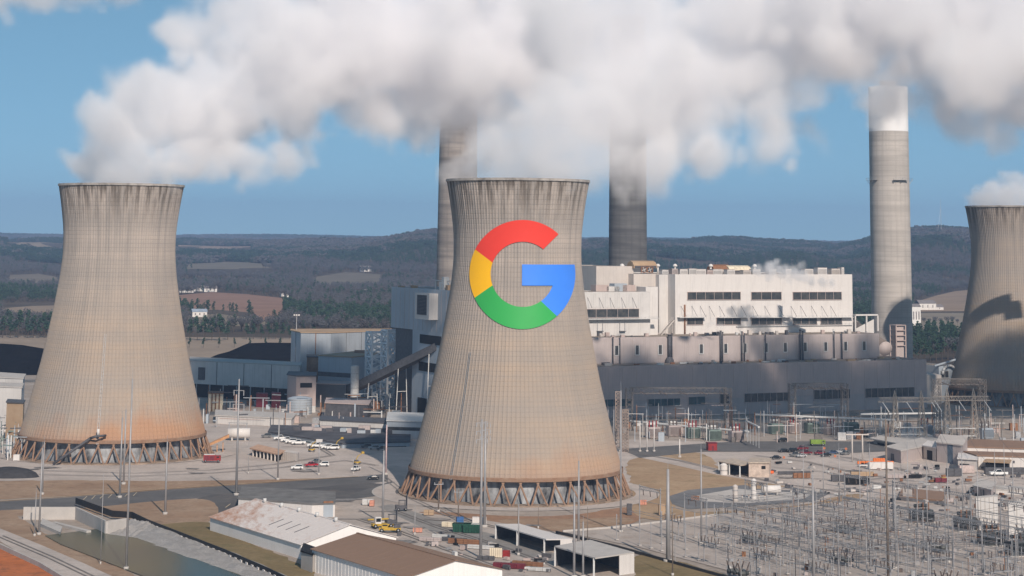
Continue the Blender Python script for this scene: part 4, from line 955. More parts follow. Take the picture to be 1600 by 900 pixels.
# tangle of pipes and steel in the shaded plant
mb = MB(); rnd = random.Random(17)
for k in range(150):
    px, D = rnd.uniform(300, 640), rnd.uniform(1005, 1150)
    x = PX(px, D); h = rnd.uniform(2, 11); c = rnd.random(); m_ = rnd.choice([M_PALE, M_GALV, M_GREY, M_DARK, M_RUST, M_BLUE])
    if c < .45: mb.bar((x, D, 0), (x, D, h), rnd.uniform(.15, .5), m_)
    elif c < .75: mb.bar((x, D, h), (x+rnd.uniform(-14, 14), D+rnd.uniform(-4, 4), h), rnd.uniform(.15, .45), m_)
    else: mb.box(x, x+rnd.uniform(1, 5), D, D+rnd.uniform(1, 4), 0, h*.5, m_)
o = mb.build('plant_pipework', None); tag(o, kind='stuff')
# coal
M_COAL = mat('coal', (.005, .005, .006), .95, .3, .1, (.010, .010, .012), spec=0., bump=.4)
def coal(label, prof, D0, D1):
    "prof: (px, y_ridge) at D mid; a long bank with sloping front"
    T = thing('coal_pile', label, 'coal pile', (PX(prof[0][0], D0), D0, 0)); mb = MB(); ox, oy = PX(prof[0][0], D0), D0; Dm = (D0+D1)/2; n = len(prof); V = []; rnd = random.Random(2)
    for D, top in ((D0, 0), (D0+(Dm-D0)*.45, .5), (Dm-8, 1), (Dm+8, 1), (D1, 0)):
        for px, y in prof: V.append((PX(px, Dm, 10)-ox+rnd.uniform(-1, 1), D-oy+rnd.uniform(-2, 2), max(0, ZZ(y, Dm, px))*top-(.3 if top == 0 else 0)))
    mb.add(V, [(j*n+i, j*n+i+1, (j+1)*n+i+1, (j+1)*n+i) for j in range(4) for i in range(n-1)], M_COAL, False); mb.build('heap', None, T)
coal('long black coal bank behind the left side of the leftmost tower', [(-130, 537), (-60, 536), (0, 538), (30, 540), (60, 545), (90, 550), (120, 556), (150, 588)], 1370, 1560)
coal('black flat-topped coal pile above the white clad building', [(340, 566), (362, 548), (386, 537), (420, 536), (470, 537), (520, 539), (560, 566)], 1490, 1760)
# ------------------------------------------------------------------ ground surfaces inside the works (each sheet 3 cm above the last)
LAY = [0.02]
ROUGH = {'brown_bank', 'gravel_apron', 'red_clay_bank', 'warehouse_verge', 'clay_berm', 'dirt_patch', 'dry_grass_field', 'canal_verge', 'concrete_yard', 'paved_yard'}
def surf(name, P, m, label=None, z=None):
    LAY[0] += .006 if z is None else 0; zz = LAY[0] if z is None else z
    pts = [G(px, py) for px, py in P]
    if name in ROUGH:                                # natural edges wander
        for _ in range(2): pts = [q for a, b in zip(pts, pts[1:]+pts[:1]) for q in ((a[0]*.75+b[0]*.25, a[1]*.75+b[1]*.25), (a[0]*.25+b[0]*.75, a[1]*.25+b[1]*.75))]
        out = []; rj = random.Random(len(P)*7+int(P[0][0]))
        for a, b in zip(pts, pts[1:]+pts[:1]):
            n = max(1, min(30, int(hypot(b[0]-a[0], b[1]-a[1])/4)))
            out += [(a[0]+(b[0]-a[0])*k/n+rj.uniform(-.9, .9)*(k > 0), a[1]+(b[1]-a[1])*k/n+rj.uniform(-1.3, 1.3)*(k > 0)) for k in range(n)]
        pts = out
    bm = bmesh.new(); f = bm.faces.new([bm.verts.new((x, y, zz)) for x, y in pts]); bm.normal_update()
    if f.normal.z < 0: f.normal_flip()
    bmesh.ops.triangulate(bm, faces=bm.faces[:]); me = bpy.data.meshes.new(name); bm.to_mesh(me); bm.free(); me.materials.append(m)
    return tag(link(name, me), kind='structure')
def ring(name, cx, cy, r0, r1, m, a0=0, a1=2*pi, n=64, ell=1.0):
    LAY[0] += .006; mb = MB(); V = []
    for k in range(n+1):
        a = a0+(a1-a0)*k/n; V += [(cx+r0*cos(a), cy+r0*sin(a)*ell, LAY[0]), (cx+r1*cos(a), cy+r1*sin(a)*ell, LAY[0])]
    mb.add(V, [(2*k, 2*k+1, 2*k+3, 2*k+2) for k in range(n)], m); return tag(mb.build(name), kind='structure')
def gmat(name, a, b_, sc=.05, sc2=.6, fine=.35, third=None, tracks=None):
    m, t, b, tc = newmat(name)
    n = t.noise(tc, sc, 7, .68); c = t.mix(t.rng(n, .36, .64), a, b_)
    if third: c = t.mix(t.rng(t.noise(tc, sc*2.3, 5, .7, 0), .53, .68, 0, .8), c, third)
    c = t.mix(t.rng(t.noise(tc, sc2, 5, .75), .42, .70, 0, fine), c, tuple(x*.48 for x in b_))
    c = t.mix(t.rng(t.noise(tc, sc*.45, 6, .72), .46, .66, 0, .5), c, tuple(x*.66 for x in a))
    c = t.mix(t.rng(t.noise(t.mapping(tc, (.16, .035, 1)), 1, 5, .7), .55, .72, 0, .4), c, tuple(x*.7 for x in b_))
    if tracks:
        n2 = t.noise(t.mapping(tc, tracks), 1, 4, .6); c = t.mix(t.rng(n2, .5, .7, 0, .45), c, tuple(x*.68 for x in b_))
    t.set(b.inputs['Base Color'], c); b.inputs['Roughness'].default_value = .95; b.inputs['Specular IOR Level'].default_value = .12
    bn = t.n('ShaderNodeBump', i_Strength=.5, i_Distance=.15, i_Height=t.noise(tc, sc2*2, 4)); t.set(b.inputs['Normal'], bn.outputs[0])
    return m
M_ASPH = gmat('asphalt', (.135, .135, .138), (.175, .17, .168), .06, .8, .3, (.11, .11, .11), (.02, .12, 1))
M_ASPHD = gmat('dark_asphalt', (.10, .10, .105), (.145, .14, .138), .05, .5, .3, (.20, .17, .15), (.02, .15, 1))
M_YARD = gmat('yard_concrete', (.45, .39, .345), (.53, .465, .415), .04, .5, .45, (.30, .27, .25), (.10, .02, 1))
M_GRAV = gmat('pale_gravel', (.50, .435, .39), (.57, .505, .46), .05, .7, .35, (.36, .33, .31), (.02, .12, 1))
M_DIRT = gmat('brown_dirt', (.34, .225, .15), (.41, .30, .215), .06, .5, .5, (.22, .15, .105))
M_CLAY = gmat('red_clay', (.38, .225, .14), (.31, .20, .14), .12, .5, .5, (.45, .26, .17))
M_RCLAY = gmat('bare_red_clay', (.56, .18, .065), (.46, .165, .075), .08, .4, .5, (.20, .10, .06))
M_DRY = gmat('dry_grass', (.38, .26, .165), (.46, .335, .22), .04, .45, .5, (.24, .19, .11))
M_OLIVE = gmat('olive_dry_grass', (.215, .165, .085), (.28, .21, .115), .06, .5, .55, (.16, .15, .07))
M_SWY = gmat('switchyard_gravel', (.43, .375, .335), (.53, .47, .425), .05, .9, .45, (.36, .28, .225))
M_RIP = gmat('riprap', (.42, .40, .385), (.34, .325, .31), .25, 1.6, .6)
def water_mat():
    m, t, b, tc = newmat('canal_water'); 
    t.set(b.inputs['Base Color'], t.mix(t.rng(t.noise(tc, .04, 3), .4, .6), (.062, .068, .032), (.045, .055, .034))); b.inputs['Roughness'].default_value = .22; b.inputs['Specular IOR Level'].default_value = .12
    bn = t.n('ShaderNodeBump', i_Strength=.10, i_Distance=.2, i_Height=t.noise(t.mapping(tc, (1, .5, 1)), .9, 3)); t.set(b.inputs['Normal'], bn.outputs[0]); return m
M_WATER = water_mat()
surf('paved_yard', [(-300, 668), (300, 660), (700, 668), (980, 690), (1400, 690), (1900, 680), (1900, 760), (1300, 800), (1000, 760), (600, 770), (-300, 770)], M_GRAV)
surf('brown_bank', [(-300, 752), (80, 750), (340, 752), (560, 745), (545, 752), (400, 758), (180, 772), (-300, 795)], M_DIRT)
surf('gravel_apron', [(-300, 726), (30, 728), (110, 735), (270, 737), (440, 728), (560, 715), (600, 722), (604, 738), (560, 744), (400, 750), (80, 750), (-300, 756)], M_GRAV)
surf('road', [(-300, 796), (-60, 788), (100, 778), (250, 766), (400, 756), (500, 749), (560, 745), (606, 740), (606, 752), (560, 758), (480, 764), (380, 772), (250, 784), (100, 797), (-60, 806), (-300, 815)], M_ASPH)
surf('car_park', [(330, 773), (480, 763), (575, 754), (612, 758), (560, 795), (520, 805), (470, 800), (335, 808), (270, 790)], M_ASPHD)
surf('road', [(556, 770), (612, 752), (640, 760), (590, 790), (540, 800), (520, 790)], M_ASPH)
surf('brown_bank', [(-200, 812), (0, 796), (120, 796), (250, 782), (330, 778), (345, 800), (330, 812), (310, 828), (250, 830), (210, 818), (170, 806), (100, 800), (30, 805), (0, 815), (-100, 830)], M_DIRT)
surf('brown_bank', [(-300, 822), (0, 800), (30, 806), (95, 852), (235, 905), (260, 960), (180, 930), (0, 830), (-200, 900)], M_DIRT)
surf('canal_road', [(-100, 790), (0, 826), (60, 850), (130, 880), (200, 912), (300, 960), (200, 960), (100, 906), (0, 846), (-200, 790)], M_GRAV)
surf('red_clay_bank', [(-200, 850), (0, 850), (45, 874), (110, 912), (160, 960), (-200, 960)], M_RCLAY)
surf('warehouse_verge', [(210, 824), (330, 812), (345, 832), (500, 892), (560, 960), (470, 960), (360, 905), (230, 838)], M_OLIVE)
surf('concrete_yard', [(430, 790), (560, 780), (620, 770), (650, 790), (760, 812), (880, 832), (920, 850), (1000, 876), (1020, 960), (520, 960), (470, 850)], M_YARD)
surf('yard_lane', [(590, 792), (612, 788), (700, 818), (800, 842), (880, 870), (850, 880), (760, 856), (660, 825)], gmat('worn_asphalt', (.27, .26, .25), (.33, .31, .29), .06, .6, .35))
surf('clay_berm', [(640, 800), (700, 806), (760, 813), (830, 826), (900, 836), (960, 826), (1000, 815), (1010, 800), (985, 790), (900, 806), (800, 808), (700, 800)], M_CLAY)
surf('dirt_patch', [(760, 813), (830, 810), (900, 812), (960, 808), (1000, 812), (960, 824), (900, 834), (850, 830)], M_DIRT)
surf('dry_grass_field', [(975, 722), (1000, 714), (1080, 704), (1115, 715), (1120, 735), (1220, 752), (1240, 762), (1100, 768), (1070, 776), (1045, 800), (1150, 800), (1260, 790), (1330, 770), (1360, 776), (1250, 805), (1120, 812), (1000, 815), (985, 790), (990, 765)], M_DRY)
surf('service_pad', [(1045, 776), (1075, 766), (1165, 758), (1180, 764), (1300, 770), (1270, 784), (1150, 792), (1075, 796), (1050, 788)], gmat('pad_asphalt', (.17, .175, .185), (.22, .22, .225), .08, .6, .3))
surf('tank_pad', [(1080, 776), (1150, 764), (1270, 772), (1255, 780), (1165, 787), (1100, 784)], M_CONC)
surf('service_road', [(990, 706), (1060, 718), (1130, 735), (1220, 750), (1330, 765), (1320, 775), (1215, 758), (1120, 742), (1050, 726), (985, 712)], M_GRAV)
surf('service_road', [(970, 702), (1150, 690), (1400, 690), (1500, 700), (1330, 708), (1210, 706), (1100, 706), (1000, 716)], M_ASPH)
surf('switchyard', [(880, 832), (960, 822), (1060, 812), (1120, 806), (1250, 792), (1350, 780), (1420, 770), (1700, 760), (1900, 990), (1330, 960), (1160, 898), (1000, 856)], M_SWY)
surf('canal_verge', [(985, 875), (1000, 866), (1040, 872), (1160, 906), (1300, 970), (1000, 970)], M_OLIVE)
ring('basin_path', T2X, 763, 44, 52, M_GRAV, ell=1.0); ring('basin_path', T1X, 892, 45, 52, M_GRAV)
ring('path_kerb', T2X, 763, 52, 52.6, M_CONC)
# painted lines
def stripe(P, wd, m, name='road_line'):
    LAY[0] += .004; mb = MB(); pts = [mathutils.Vector((*G(*p), LAY[0])) for p in P]
    for a, b in zip(pts, pts[1:]):
        n = (b-a).cross(mathutils.Vector((0, 0, 1))).normalized()*wd/2; mb.add([a-n, b-n, b+n, a+n], [(0, 1, 2, 3)], m)
    tag(mb.build(name), kind='structure')
M_LINE = mat('road_paint', (.60, .50, .36), .8, .3, .5)
LAY[0] += .006
stripe([(-100, 790), (100, 777), (250, 765), (400, 755), (500, 748.5), (560, 745)], 1.0, mat('sandy_kerb', (.50, .36, .22), .9, .2, .4), 'kerb')
for k in range(9): stripe([(352+k*15, 794-k*.6), (360+k*15, 788-k*.6)], .35, M_LINE)
for k in range(7): stripe([(130+k*13, 782-k), (136+k*13, 776-k)], .3, M_LINE)
M_TRK = mat('tyre_track', (.30, .27, .25), .95, .3, .3, fine=.2); M_TRK2 = mat('wet_stain', (.25, .235, .225), .8, .3, .2)
LAY[0] += .006
for P in ([(60, 742), (200, 745), (330, 740), (440, 731), (540, 720), (590, 728)], [(70, 736), (210, 740), (330, 735), (430, 726), (520, 712), (500, 700), (440, 698)], [(600, 746), (640, 778), (700, 806), (780, 826), (860, 850), (940, 880)], [(560, 800), (620, 800), (690, 826), (770, 850), (850, 880)], [(500, 812), (560, 812), (620, 830), (700, 860), (790, 892)],
          [(1000, 710), (1070, 722), (1140, 740), (1230, 758), (1320, 770)], [(1180, 712), (1260, 722), (1340, 740), (1420, 752), (1520, 756)], [(1200, 730), (1290, 738), (1380, 758), (1500, 766)], [(1210, 745), (1330, 752), (1450, 742), (1590, 736)], [(1240, 705), (1330, 716), (1400, 732), (1480, 752)], [(0, 838), (80, 872), (180, 920)], [(1180, 850), (1300, 830), (1420, 815), (1560, 800)]):
    Q = [P[0]]+[((a[0]*(1-q)+b[0]*q), (a[1]*(1-q)+b[1]*q)) for a, b in zip(P, P[1:]) for q in (.33, .66, 1)]
    for e in (-.9, .9):
        W_ = [G(*p) for p in Q]; pts = []
        for i, (x, y) in enumerate(W_):
            x2, y2 = W_[min(i+1, len(W_)-1)]; x1, y1 = W_[max(i-1, 0)]; d = max(.01, hypot(x2-x1, y2-y1)); pts.append((x-(y2-y1)/d*e, y+(x2-x1)/d*e))
        mb = MB()
        for i, (a, b) in enumerate(zip(pts, pts[1:])):
            d = max(.01, hypot(b[0]-a[0], b[1]-a[1])); nx, ny = -(b[1]-a[1])/d*.28, (b[0]-a[0])/d*.28
            mb.add([(a[0]-nx, a[1]-ny, LAY[0]), (b[0]-nx, b[1]-ny, LAY[0]), (b[0]+nx, b[1]+ny, LAY[0]), (a[0]+nx, a[1]+ny, LAY[0])], [(0, 1, 2, 3)], M_TRK)
        tag(mb.build('tyre_track'), kind='structure')
rj = random.Random(12)
for k in range(46):
    px, py = rj.choice([(rj.uniform(40, 560), rj.uniform(728, 748)), (rj.uniform(560, 880), rj.uniform(805, 850)), (rj.uniform(1180, 1580), rj.uniform(715, 770)), (rj.uniform(1130, 1580), rj.uniform(800, 890)), (rj.uniform(350, 550), rj.uniform(765, 795))])
    x, y = G(px, py); r = rj.uniform(1.2, 4); n = 12; LAY[0] += .0005; rr = [r*rj.uniform(.55, 1.25) for _ in range(n)]
    mb = MB(); mb.add([(x+rr[i]*cos(2*pi*i/n)*1.7, y+rr[i]*sin(2*pi*i/n), LAY[0]) for i in range(n)], [tuple(range(n))], M_TRK2 if k % 3 else M_TRK); tag(mb.build('ground_stain'), kind='structure')
# canal: water, riprap, concrete headwall
surf('canal_water', [(70, 838), (150, 828), (170, 836), (215, 842), (380, 902), (520, 985), (280, 985), (232, 905), (95, 852)], M_WATER)
def slab_wall(name, label, P, z0, z1, th, m, cat='wall'):
    pts = [G(*p, z=0) for p in P]; T = thing(name, label, cat, (*pts[0], 0)); o = pts[0]
    for a, b in zip(pts, pts[1:]):
        d = hypot(b[0]-a[0], b[1]-a[1]); nx, ny = -(b[1]-a[1])/d*th, (b[0]-a[0])/d*th
        MB().prism([(a[0]-o[0], a[1]-o[1]), (b[0]-o[0], b[1]-o[1]), (b[0]-o[0]+nx, b[1]-o[1]+ny), (a[0]-o[0]+nx, a[1]-o[1]+ny)], z0, z1, m).build('wall_section', None, T)
    return T, pts
slab_wall('headwall', 'white concrete headwall round the end of the canal basin', [(36, 812), (117, 812), (165, 835), (200, 830)], -.5, 4.0, .6, M_CONC)
slab_wall('intake_beam', 'low concrete beam crossing the canal basin', [(80, 820), (135, 834)], -.2, .9, 1.6, M_CONC)
T, L, zt = px_building('pump_block', 'square concrete pump block at the left bank of the canal basin', [(63, 535*1.24), (94, 520*1.24), (97, 530*1.24), (66, 545*1.24)], 819, 'concrete block', M_CONC, M_CONC, over=.1, thick=.2)
mb = MB(); rnd = random.Random(6); P0 = [(168, 836), (205, 842), (380, 902), (500, 965)]; P1_ = [(205, 822), (240, 828), (400, 890), (540, 955)]
NS = 46; V = []
for i in range(NS+1):
    q = i/NS*3; k = min(2, int(q)); r = q-k
    a = [P0[k][j]*(1-r)+P0[k+1][j]*r for j in (0, 1)]; b = [P1_[k][j]*(1-r)+P1_[k+1][j]*r for j in (0, 1)]
    ga, gb = G(*a), G(*b)
    for j in range(9):
        s_ = j/8; V.append((ga[0]*(1-s_)+gb[0]*s_+rnd.uniform(-.3, .3), ga[1]*(1-s_)+gb[1]*s_, .05+s_*2.2+rnd.uniform(-.3, .3)))
mb.add(V, [(i*9+j, (i+1)*9+j, (i+1)*9+j+1, i*9+j+1) for i in range(NS) for j in range(8)], M_RIP); tag(mb.build('riprap_bank'), kind='structure')
# barrier of white blocks along the canal; black panels stand in for its shadow
def barrier():
    P = [(118, 791), (175, 812), (206, 814), (230, 826), (290, 850), (350, 874), (420, 905), (470, 930)]
    W = [G(*p) for p in P]; T = thing('barrier_fence', 'white block barrier with black panels as its shadow along the right bank of the canal', 'fence', (*W[0], 0)); o = W[0]
    pan = mat('shadow_black', (.02, .02, .022), .6)
    blk = MB().box(-.7, .7, -.6, .6, 0, 2.0, M_WHITE).mesh('block')
    for a, b in zip(W, W[1:]):
        L = hypot(b[0]-a[0], b[1]-a[1]); n = max(1, int(L/4.2)); ang = atan2(b[1]-a[1], b[0]-a[0])
        pm = MB().box(0, L/n-.1, -.12, .12, .9, 2.9, pan).mesh('shadow_panel')
        for k in range(n):
            x, y = a[0]+(b[0]-a[0])*k/n-o[0], a[1]+(b[1]-a[1])*k/n-o[1]
            link('shadow_panel', pm, T, (x, y, 0), ang)
            if b[1] < 660: link('block', blk, T, (x-.4*sin(ang)*2, y-.9, 0), ang)
barrier()
slab_wall('canal_road_wall', 'grey retaining wall along the canal road above the red clay', [(-60, 826), (0, 858), (60, 886), (140, 935)], -1, 1.4, .5, M_CONC)
slab_wall('yard_kerb_wall', 'low dark wall edging the front of the switchyard gravel', [(868, 834), (960, 856), (1060, 884), (1160, 912), (1260, 942)], -.2, .9, .5, mat('dark_kerb', (.05, .05, .052), .8))
slab_wall('yard_kerb_wall', 'low pale kerb along the back of the switchyard gravel', [(880, 832), (960, 826), (1060, 814), (1120, 806)], -.2, .7, .4, M_CONC)

# ------------------------------------------------------------------ foreground buildings
def ribs(T, L, i, z0, z1, pitch, m, name='wall_rib'):
    a, b = L[i], L[(i+1) % len(L)]; d = hypot(b[0]-a[0], b[1]-a[1]); n = max(2, int(d/pitch)); seams(T, L, i, z0, z1, n, m, .08, name)
def warehouse(name, label, o, ax, L, hw, ze, zr, wall, roof, s0=0., parts=True, sheets=12):
    "long gabled shed; o = near eave start on the ground, ax = unit long axis"
    px_, py_ = ax; nx, ny = -py_, px_             # towards the ridge
    if ny < 0 and nx < 0: nx, ny = -nx, -ny
    T = thing(name, label, 'warehouse', (o[0]+px_*s0, o[1]+py_*s0, 0), atan2(py_, px_))
    s_ = 1 if (nx*-sin(atan2(py_, px_))+ny*cos(atan2(py_, px_))) > 0 else -1
    w_ = MB(); Y = 2*hw*s_
    V = [(0, 0, 0), (L, 0, 0), (L, Y, 0), (0, Y, 0), (0, 0, ze), (L, 0, ze), (L, Y, ze), (0, Y, ze), (0, Y/2, zr), (L, Y/2, zr)]
    w_.add(V, [(0, 1, 5, 4), (2, 3, 7, 6), (0, 4, 8, 7, 3), (1, 2, 6, 9, 5)], wall); w_.build('wall', None, T)
    e = .5; sl = (zr-ze)/hw
    for side in (0, 1):
        y0, y1 = (-e*s_, Y/2) if side == 0 else (Y+e*s_, Y/2); z0_ = ze-e*sl+.08; z1_ = zr+.08
        n = sheets if side == 0 else 1; pl = (L+2*e)/n
        sh = MB(); g = .05 if n > 1 else 0; th = .12
        sh.add([(g, y0, z0_), (pl-g, y0, z0_), (pl-g, y1, z1_), (g, y1, z1_), (g, y0, z0_+th), (pl-g, y0, z0_+th), (pl-g, y1, z1_+th), (g, y1, z1_+th)], [(0, 3, 2, 1), (4, 5, 6, 7), (0, 1, 5, 4), (1, 2, 6, 5), (2, 3, 7, 6), (3, 0, 4, 7)], roof)
        me = sh.mesh('roof_sheet')
        for k in range(n): link('roof_sheet' if n > 1 else 'roof', me, T, (-e+k*pl, 0, .01*(k % 2)))
    MB().box(-e, L+e, Y/2-.35, Y/2+.35, zr+.1, zr+.35, roof).build('ridge_cap', None, T)
    return T, s_
def rust_roof():
    m, t, b, tc = newmat('rust_streaked_white_roof'); g = t.n('ShaderNodeNewGeometry').outputs[0]
    oi = t.n('ShaderNodeTexCoord').outputs['Object']
    n = t.noise(t.mapping(g, (.35, .12, 1)), 1, 5, .7); big = t.noise(g, .035, 3)
    s = t.n('ShaderNodeSeparateXYZ', i_0=g)
    q = t.math('ADD', t.rng(s.outputs[0], -100, -66, .34, -.10), n)
    c = t.mix(t.rng(q, .48, .78), (.72, .66, .62), (.46, .25, .16)); c = t.mix(t.rng(t.noise(g, 2, 3), .5, .8, 0, .4), c, (.40, .30, .26))
    t.set(b.inputs['Base Color'], c); b.inputs['Roughness'].default_value = .7; return m
M_RROOF = rust_roof()
M_BROOF = mat('brown_metal_roof', (.29, .185, .125), .7, .12, .08, (.255, .16, .11), fine=.12)
M_CORR = mat('white_corrugated', (.86, .84, .82), .6, .05, .1, streak=.15)
p0 = G(328, 829); p1 = G(470, 874); axl = hypot(p1[0]-p0[0], p1[1]-p0[1]); AX = ((p1[0]-p0[0])/axl, (p1[1]-p0[1])/axl)
WA, sg = warehouse('warehouse', 'white warehouse with a rust-streaked pale roof beside the canal verge', p0, AX, axl, 15.5, 4.1, 8.6, M_CORR, M_RROOF, sheets=16)
b0 = G(487, 893); bl = 55
WB, sg = warehouse('warehouse', 'warehouse with a plain brown metal roof and white gable at the bottom edge', b0, AX, bl, 14.2, 6.0, 9.2, M_CORR, M_BROOF, sheets=12)
for k in range(27): MB().box(k*2+.2, k*2+.35, -.06, 0, .1, 5.5, M_CORR).build('wall_rib', None, WB)
for k in range(5): MB().bar((axl*.12+k*axl*.19, 15.0*sg, 8.7), (axl*.12+k*axl*.19, 15.0*sg, 9.9), .55, M_PALE, 10).build('ridge_vent', None, WA)
for k in range(4): MB().box(axl*(.52+.09*k), axl*(.52+.09*k)+.35, 4.5*sg, 9.5*sg, 5.55, 5.65, M_DARK).build('roof_slot', None, WA)
bpy.context.view_layer.update()
for o in [c for c in KIDS[WA] if c.name.startswith('roof_slot')]: o.rotation_euler = (math.atan2(4.5, 15.5)*sg*1.0, 0, 0); o.location = (0, 0, .12 if sg > 0 else .12); 
for o in [c for c in KIDS[WA] if c.name.startswith('roof_slot')]:
    me = o.data; zoff = 5.6
    for v in me.vertices: v.co.z -= zoff
    o.location.z = 4.1+.25
for px in (478,): pass
T, L, zt = px_building('loading_porch', 'dark loading porch in the gap between the two long warehouses', [(470, 585), (488, 578), (492, 590), (474, 598)], 862, 'porch', M_CONC, M_BLACK, over=.4)
T, L, zt = px_building('garage_building', 'white garage building with one grey roller door, behind the rusty warehouse', [(372, 703), (487, 690), (523, 692), (523, 722), (378, 735)], 780, wall=M_WHITE, roof=mat('grey_felt', (.19, .185, .18), .9, .2, .2), over=.3)
opening(T, L, 1, .5, .92, 0.1, 4.6, M_BLUE, 'roller_door'); opening(T, L, 1, .5, .92, 4.6, 5.2, M_RUST, 'door_head', .16)
def open_shed(label, c, y_top, drop, wall_i, roofm, posts, back=(2, 3), part=0.):
    "flat-roofed shed with open front; c = footprint (px, D) anticlockwise from the near-left corner"
    pts = [(PX(p, D), D) for p, D in c]; zt = ZZ(y_top, c[0][1], c[0][0]); T = thing('open_shed', label, 'shed', (*pts[0], 0)); o = pts[0]; L = [(x-o[0], y-o[1]) for x, y in pts]
    zs = [zt, zt, zt+drop, zt+drop]; th = .35
    MB().add([(L[i][0], L[i][1], zs[i]) for i in range(4)]+[(L[i][0], L[i][1], zs[i]+th) for i in range(4)], [(0, 3, 2, 1), (4, 5, 6, 7), (0, 1, 5, 4), (1, 2, 6, 5), (2, 3, 7, 6), (3, 0, 4, 7)], roofm).build('roof', None, T)
    for i in back+wall_i:
        a, b = L[i], L[(i+1) % 4]; za, zb = zs[i], zs[(i+1) % 4]
        if i in wall_i: a = (a[0]+(b[0]-a[0])*part, a[1]+(b[1]-a[1])*part); za = za+(zb-za)*part
        d = hypot(b[0]-a[0], b[1]-a[1]); nx, ny = -(b[1]-a[1])/d*.2, (b[0]-a[0])/d*.2
        V = [(a[0], a[1], 0), (b[0], b[1], 0), (b[0], b[1], zb-.02), (a[0], a[1], za-.02)]; V += [(x+nx, y+ny, z) for x, y, z in V]
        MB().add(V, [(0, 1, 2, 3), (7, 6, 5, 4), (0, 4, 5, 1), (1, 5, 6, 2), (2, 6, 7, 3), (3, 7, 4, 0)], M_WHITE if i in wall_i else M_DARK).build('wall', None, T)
    for q in posts: x, y = L[0][0]+(L[1][0]-L[0][0])*q, L[0][1]+(L[1][1]-L[0][1])*q; MB().box(x-.25, x+.25, y+.2, y+.7, 0, zt, M_PALE if zt < 7 else M_RUST).build('post', None, T)
    return T, L, zt
open_shed('long open shed with a white roof and black interior below the dirt berm', [(773, 645), (853, 614), (894, 618), (812, 649)], 820.5, -.4, (1,), M_WHITE, (.02, .45, .97), part=.55)
open_shed('open shed with a grey flat roof on white posts, nearest the switchyard wall', [(866, 593), (930, 572), (991, 582), (922, 605)], 855, .1, (1,), M_CONC, (.02, .5, .97), part=.62)
open_shed('tan flat-roofed open shed beside a white tank in the dry grass field', [(1123, 830), (1157, 816), (1176, 822), (1146, 842)], 722, .1, (), mat('tan_metal', (.50, .42, .34), .7), (.02, .5, .98))
T, L, zt = px_building('tan_block', 'tan walled half of the open shed with a small dark window', [(1170, 817), (1202, 818), (1205, 832), (1173, 834)], 724, wall=mat('tan_wall', (.56, .46, .39), .8), roof=mat('tan_metal', (.50, .42, .34), .7)); opening(T, L, 0, .62, .82, zt-2.2, zt-1.0, M_BLACK, 'window')
# right-hand group
M_TANW = mat('pale_block_wall', (.55, .51, .48), .85, .1, .3)
T, L, zt = px_building('workshop', 'pale flat workshop with an open carport left of the gabled store at right', [(1366, 955), (1420, 925), (1475, 940), (1425, 1010)], 686, wall=M_TANW, roof=M_CONC, over=2.5)
opening(T, L, 0, .1, .8, 0, zt-1.2, M_BLACK, 'open_bay')
T, L, zt = px_building('workshop', 'low grey workshop in front of the carport with one small door', [(1384, 890), (1408, 873), (1462, 905), (1440, 930)], 699, wall=M_GREY2, roof=M_CONC, over=.8); opening(T, L, 0, .35, .55, 0, 3, M_DARK, 'door')
T, L, zt = px_building('workshop', 'grey store with a tall dark blue door and lit porch beside it', [(1464, 880), (1505, 868), (1512, 905), (1470, 915)], 692, wall=M_GREY2, roof=M_BEIGE, over=.6); opening(T, L, 0, .42, .62, 0, 8.0, mat('blue_door', (.10, .14, .19), .6), 'door')
T, L, zt = px_building('porch', 'open white-framed porch left of the store with the dark blue door', [(1443, 892), (1463, 882), (1468, 905), (1450, 912)], 697, 'porch', M_BEIGE, M_WHITE, over=.8); opening(T, L, 0, .3, .7, 0, 4, M_BLACK, 'door')
T, L, zt = px_building('long_warehouse', 'rear white warehouse with a long rust-brown flat roof at the right edge', [(1505, 905), (1700, 892), (1700, 925), (1517, 938)], 699, wall=M_WHITE, roof=M_BROOF); seams(T, L, 0, 0, zt, 5)
T, L, zt = px_building('long_warehouse', 'front white warehouse with a lower rust-brown roof at the right edge', [(1529, 855), (1700, 845), (1700, 861), (1507, 872)], 713, wall=M_WHITE, roof=M_BROOF); seams(T, L, 0, 0, zt, 7)
for k in range(5): opening(T, L, 0, .06+.13*k, .075+.13*k, zt-2.3, zt-1.3, M_DARK, 'wall_lamp')
T, L, zt = px_building('awning', 'olive awning over a dark bay on the front white warehouse', [(1540, 846), (1576, 842), (1578, 853), (1545, 857)], 722, 'awning', M_BLACK, M_TAN, over=1.2)
T, L, zt = px_building('annex_shed', 'white lean-to with dark openings at the left end of the front warehouse', [(1497, 850), (1527, 846), (1527, 866), (1499, 872)], 717, 'lean-to', M_TANW, M_WHITE, over=.8); opening(T, L, 0, .1, .6, 0, 2.6, M_BLACK, 'door')
T, L, zt = px_building('control_house', 'white control house with a brown roof among the switchyard posts', [(1408, 748), (1470, 738), (1476, 760), (1412, 772)], 777, wall=M_WHITE, roof=M_BROOF, over=1.2)
opening(T, L, 0, .05, .28, .2, 4.5, M_TANW, 'door')
T, L, zt = px_building('control_house', 'small grey gabled hut right of the brown-roofed control house', [(1522, 765), (1549, 752), (1556, 775), (1530, 785)], 760, wall=M_GREY2, roof=M_CONC, over=.8); opening(T, L, 0, .4, .6, .1, 3, M_DARK, 'door')
T, L, zt = px_building('boundary_wall_block', 'long white block right of the small grey hut', [(1552, 770), (1700, 760), (1700, 770), (1552, 782)], 766, 'wall', M_WHITE2, M_CONC, over=.2)
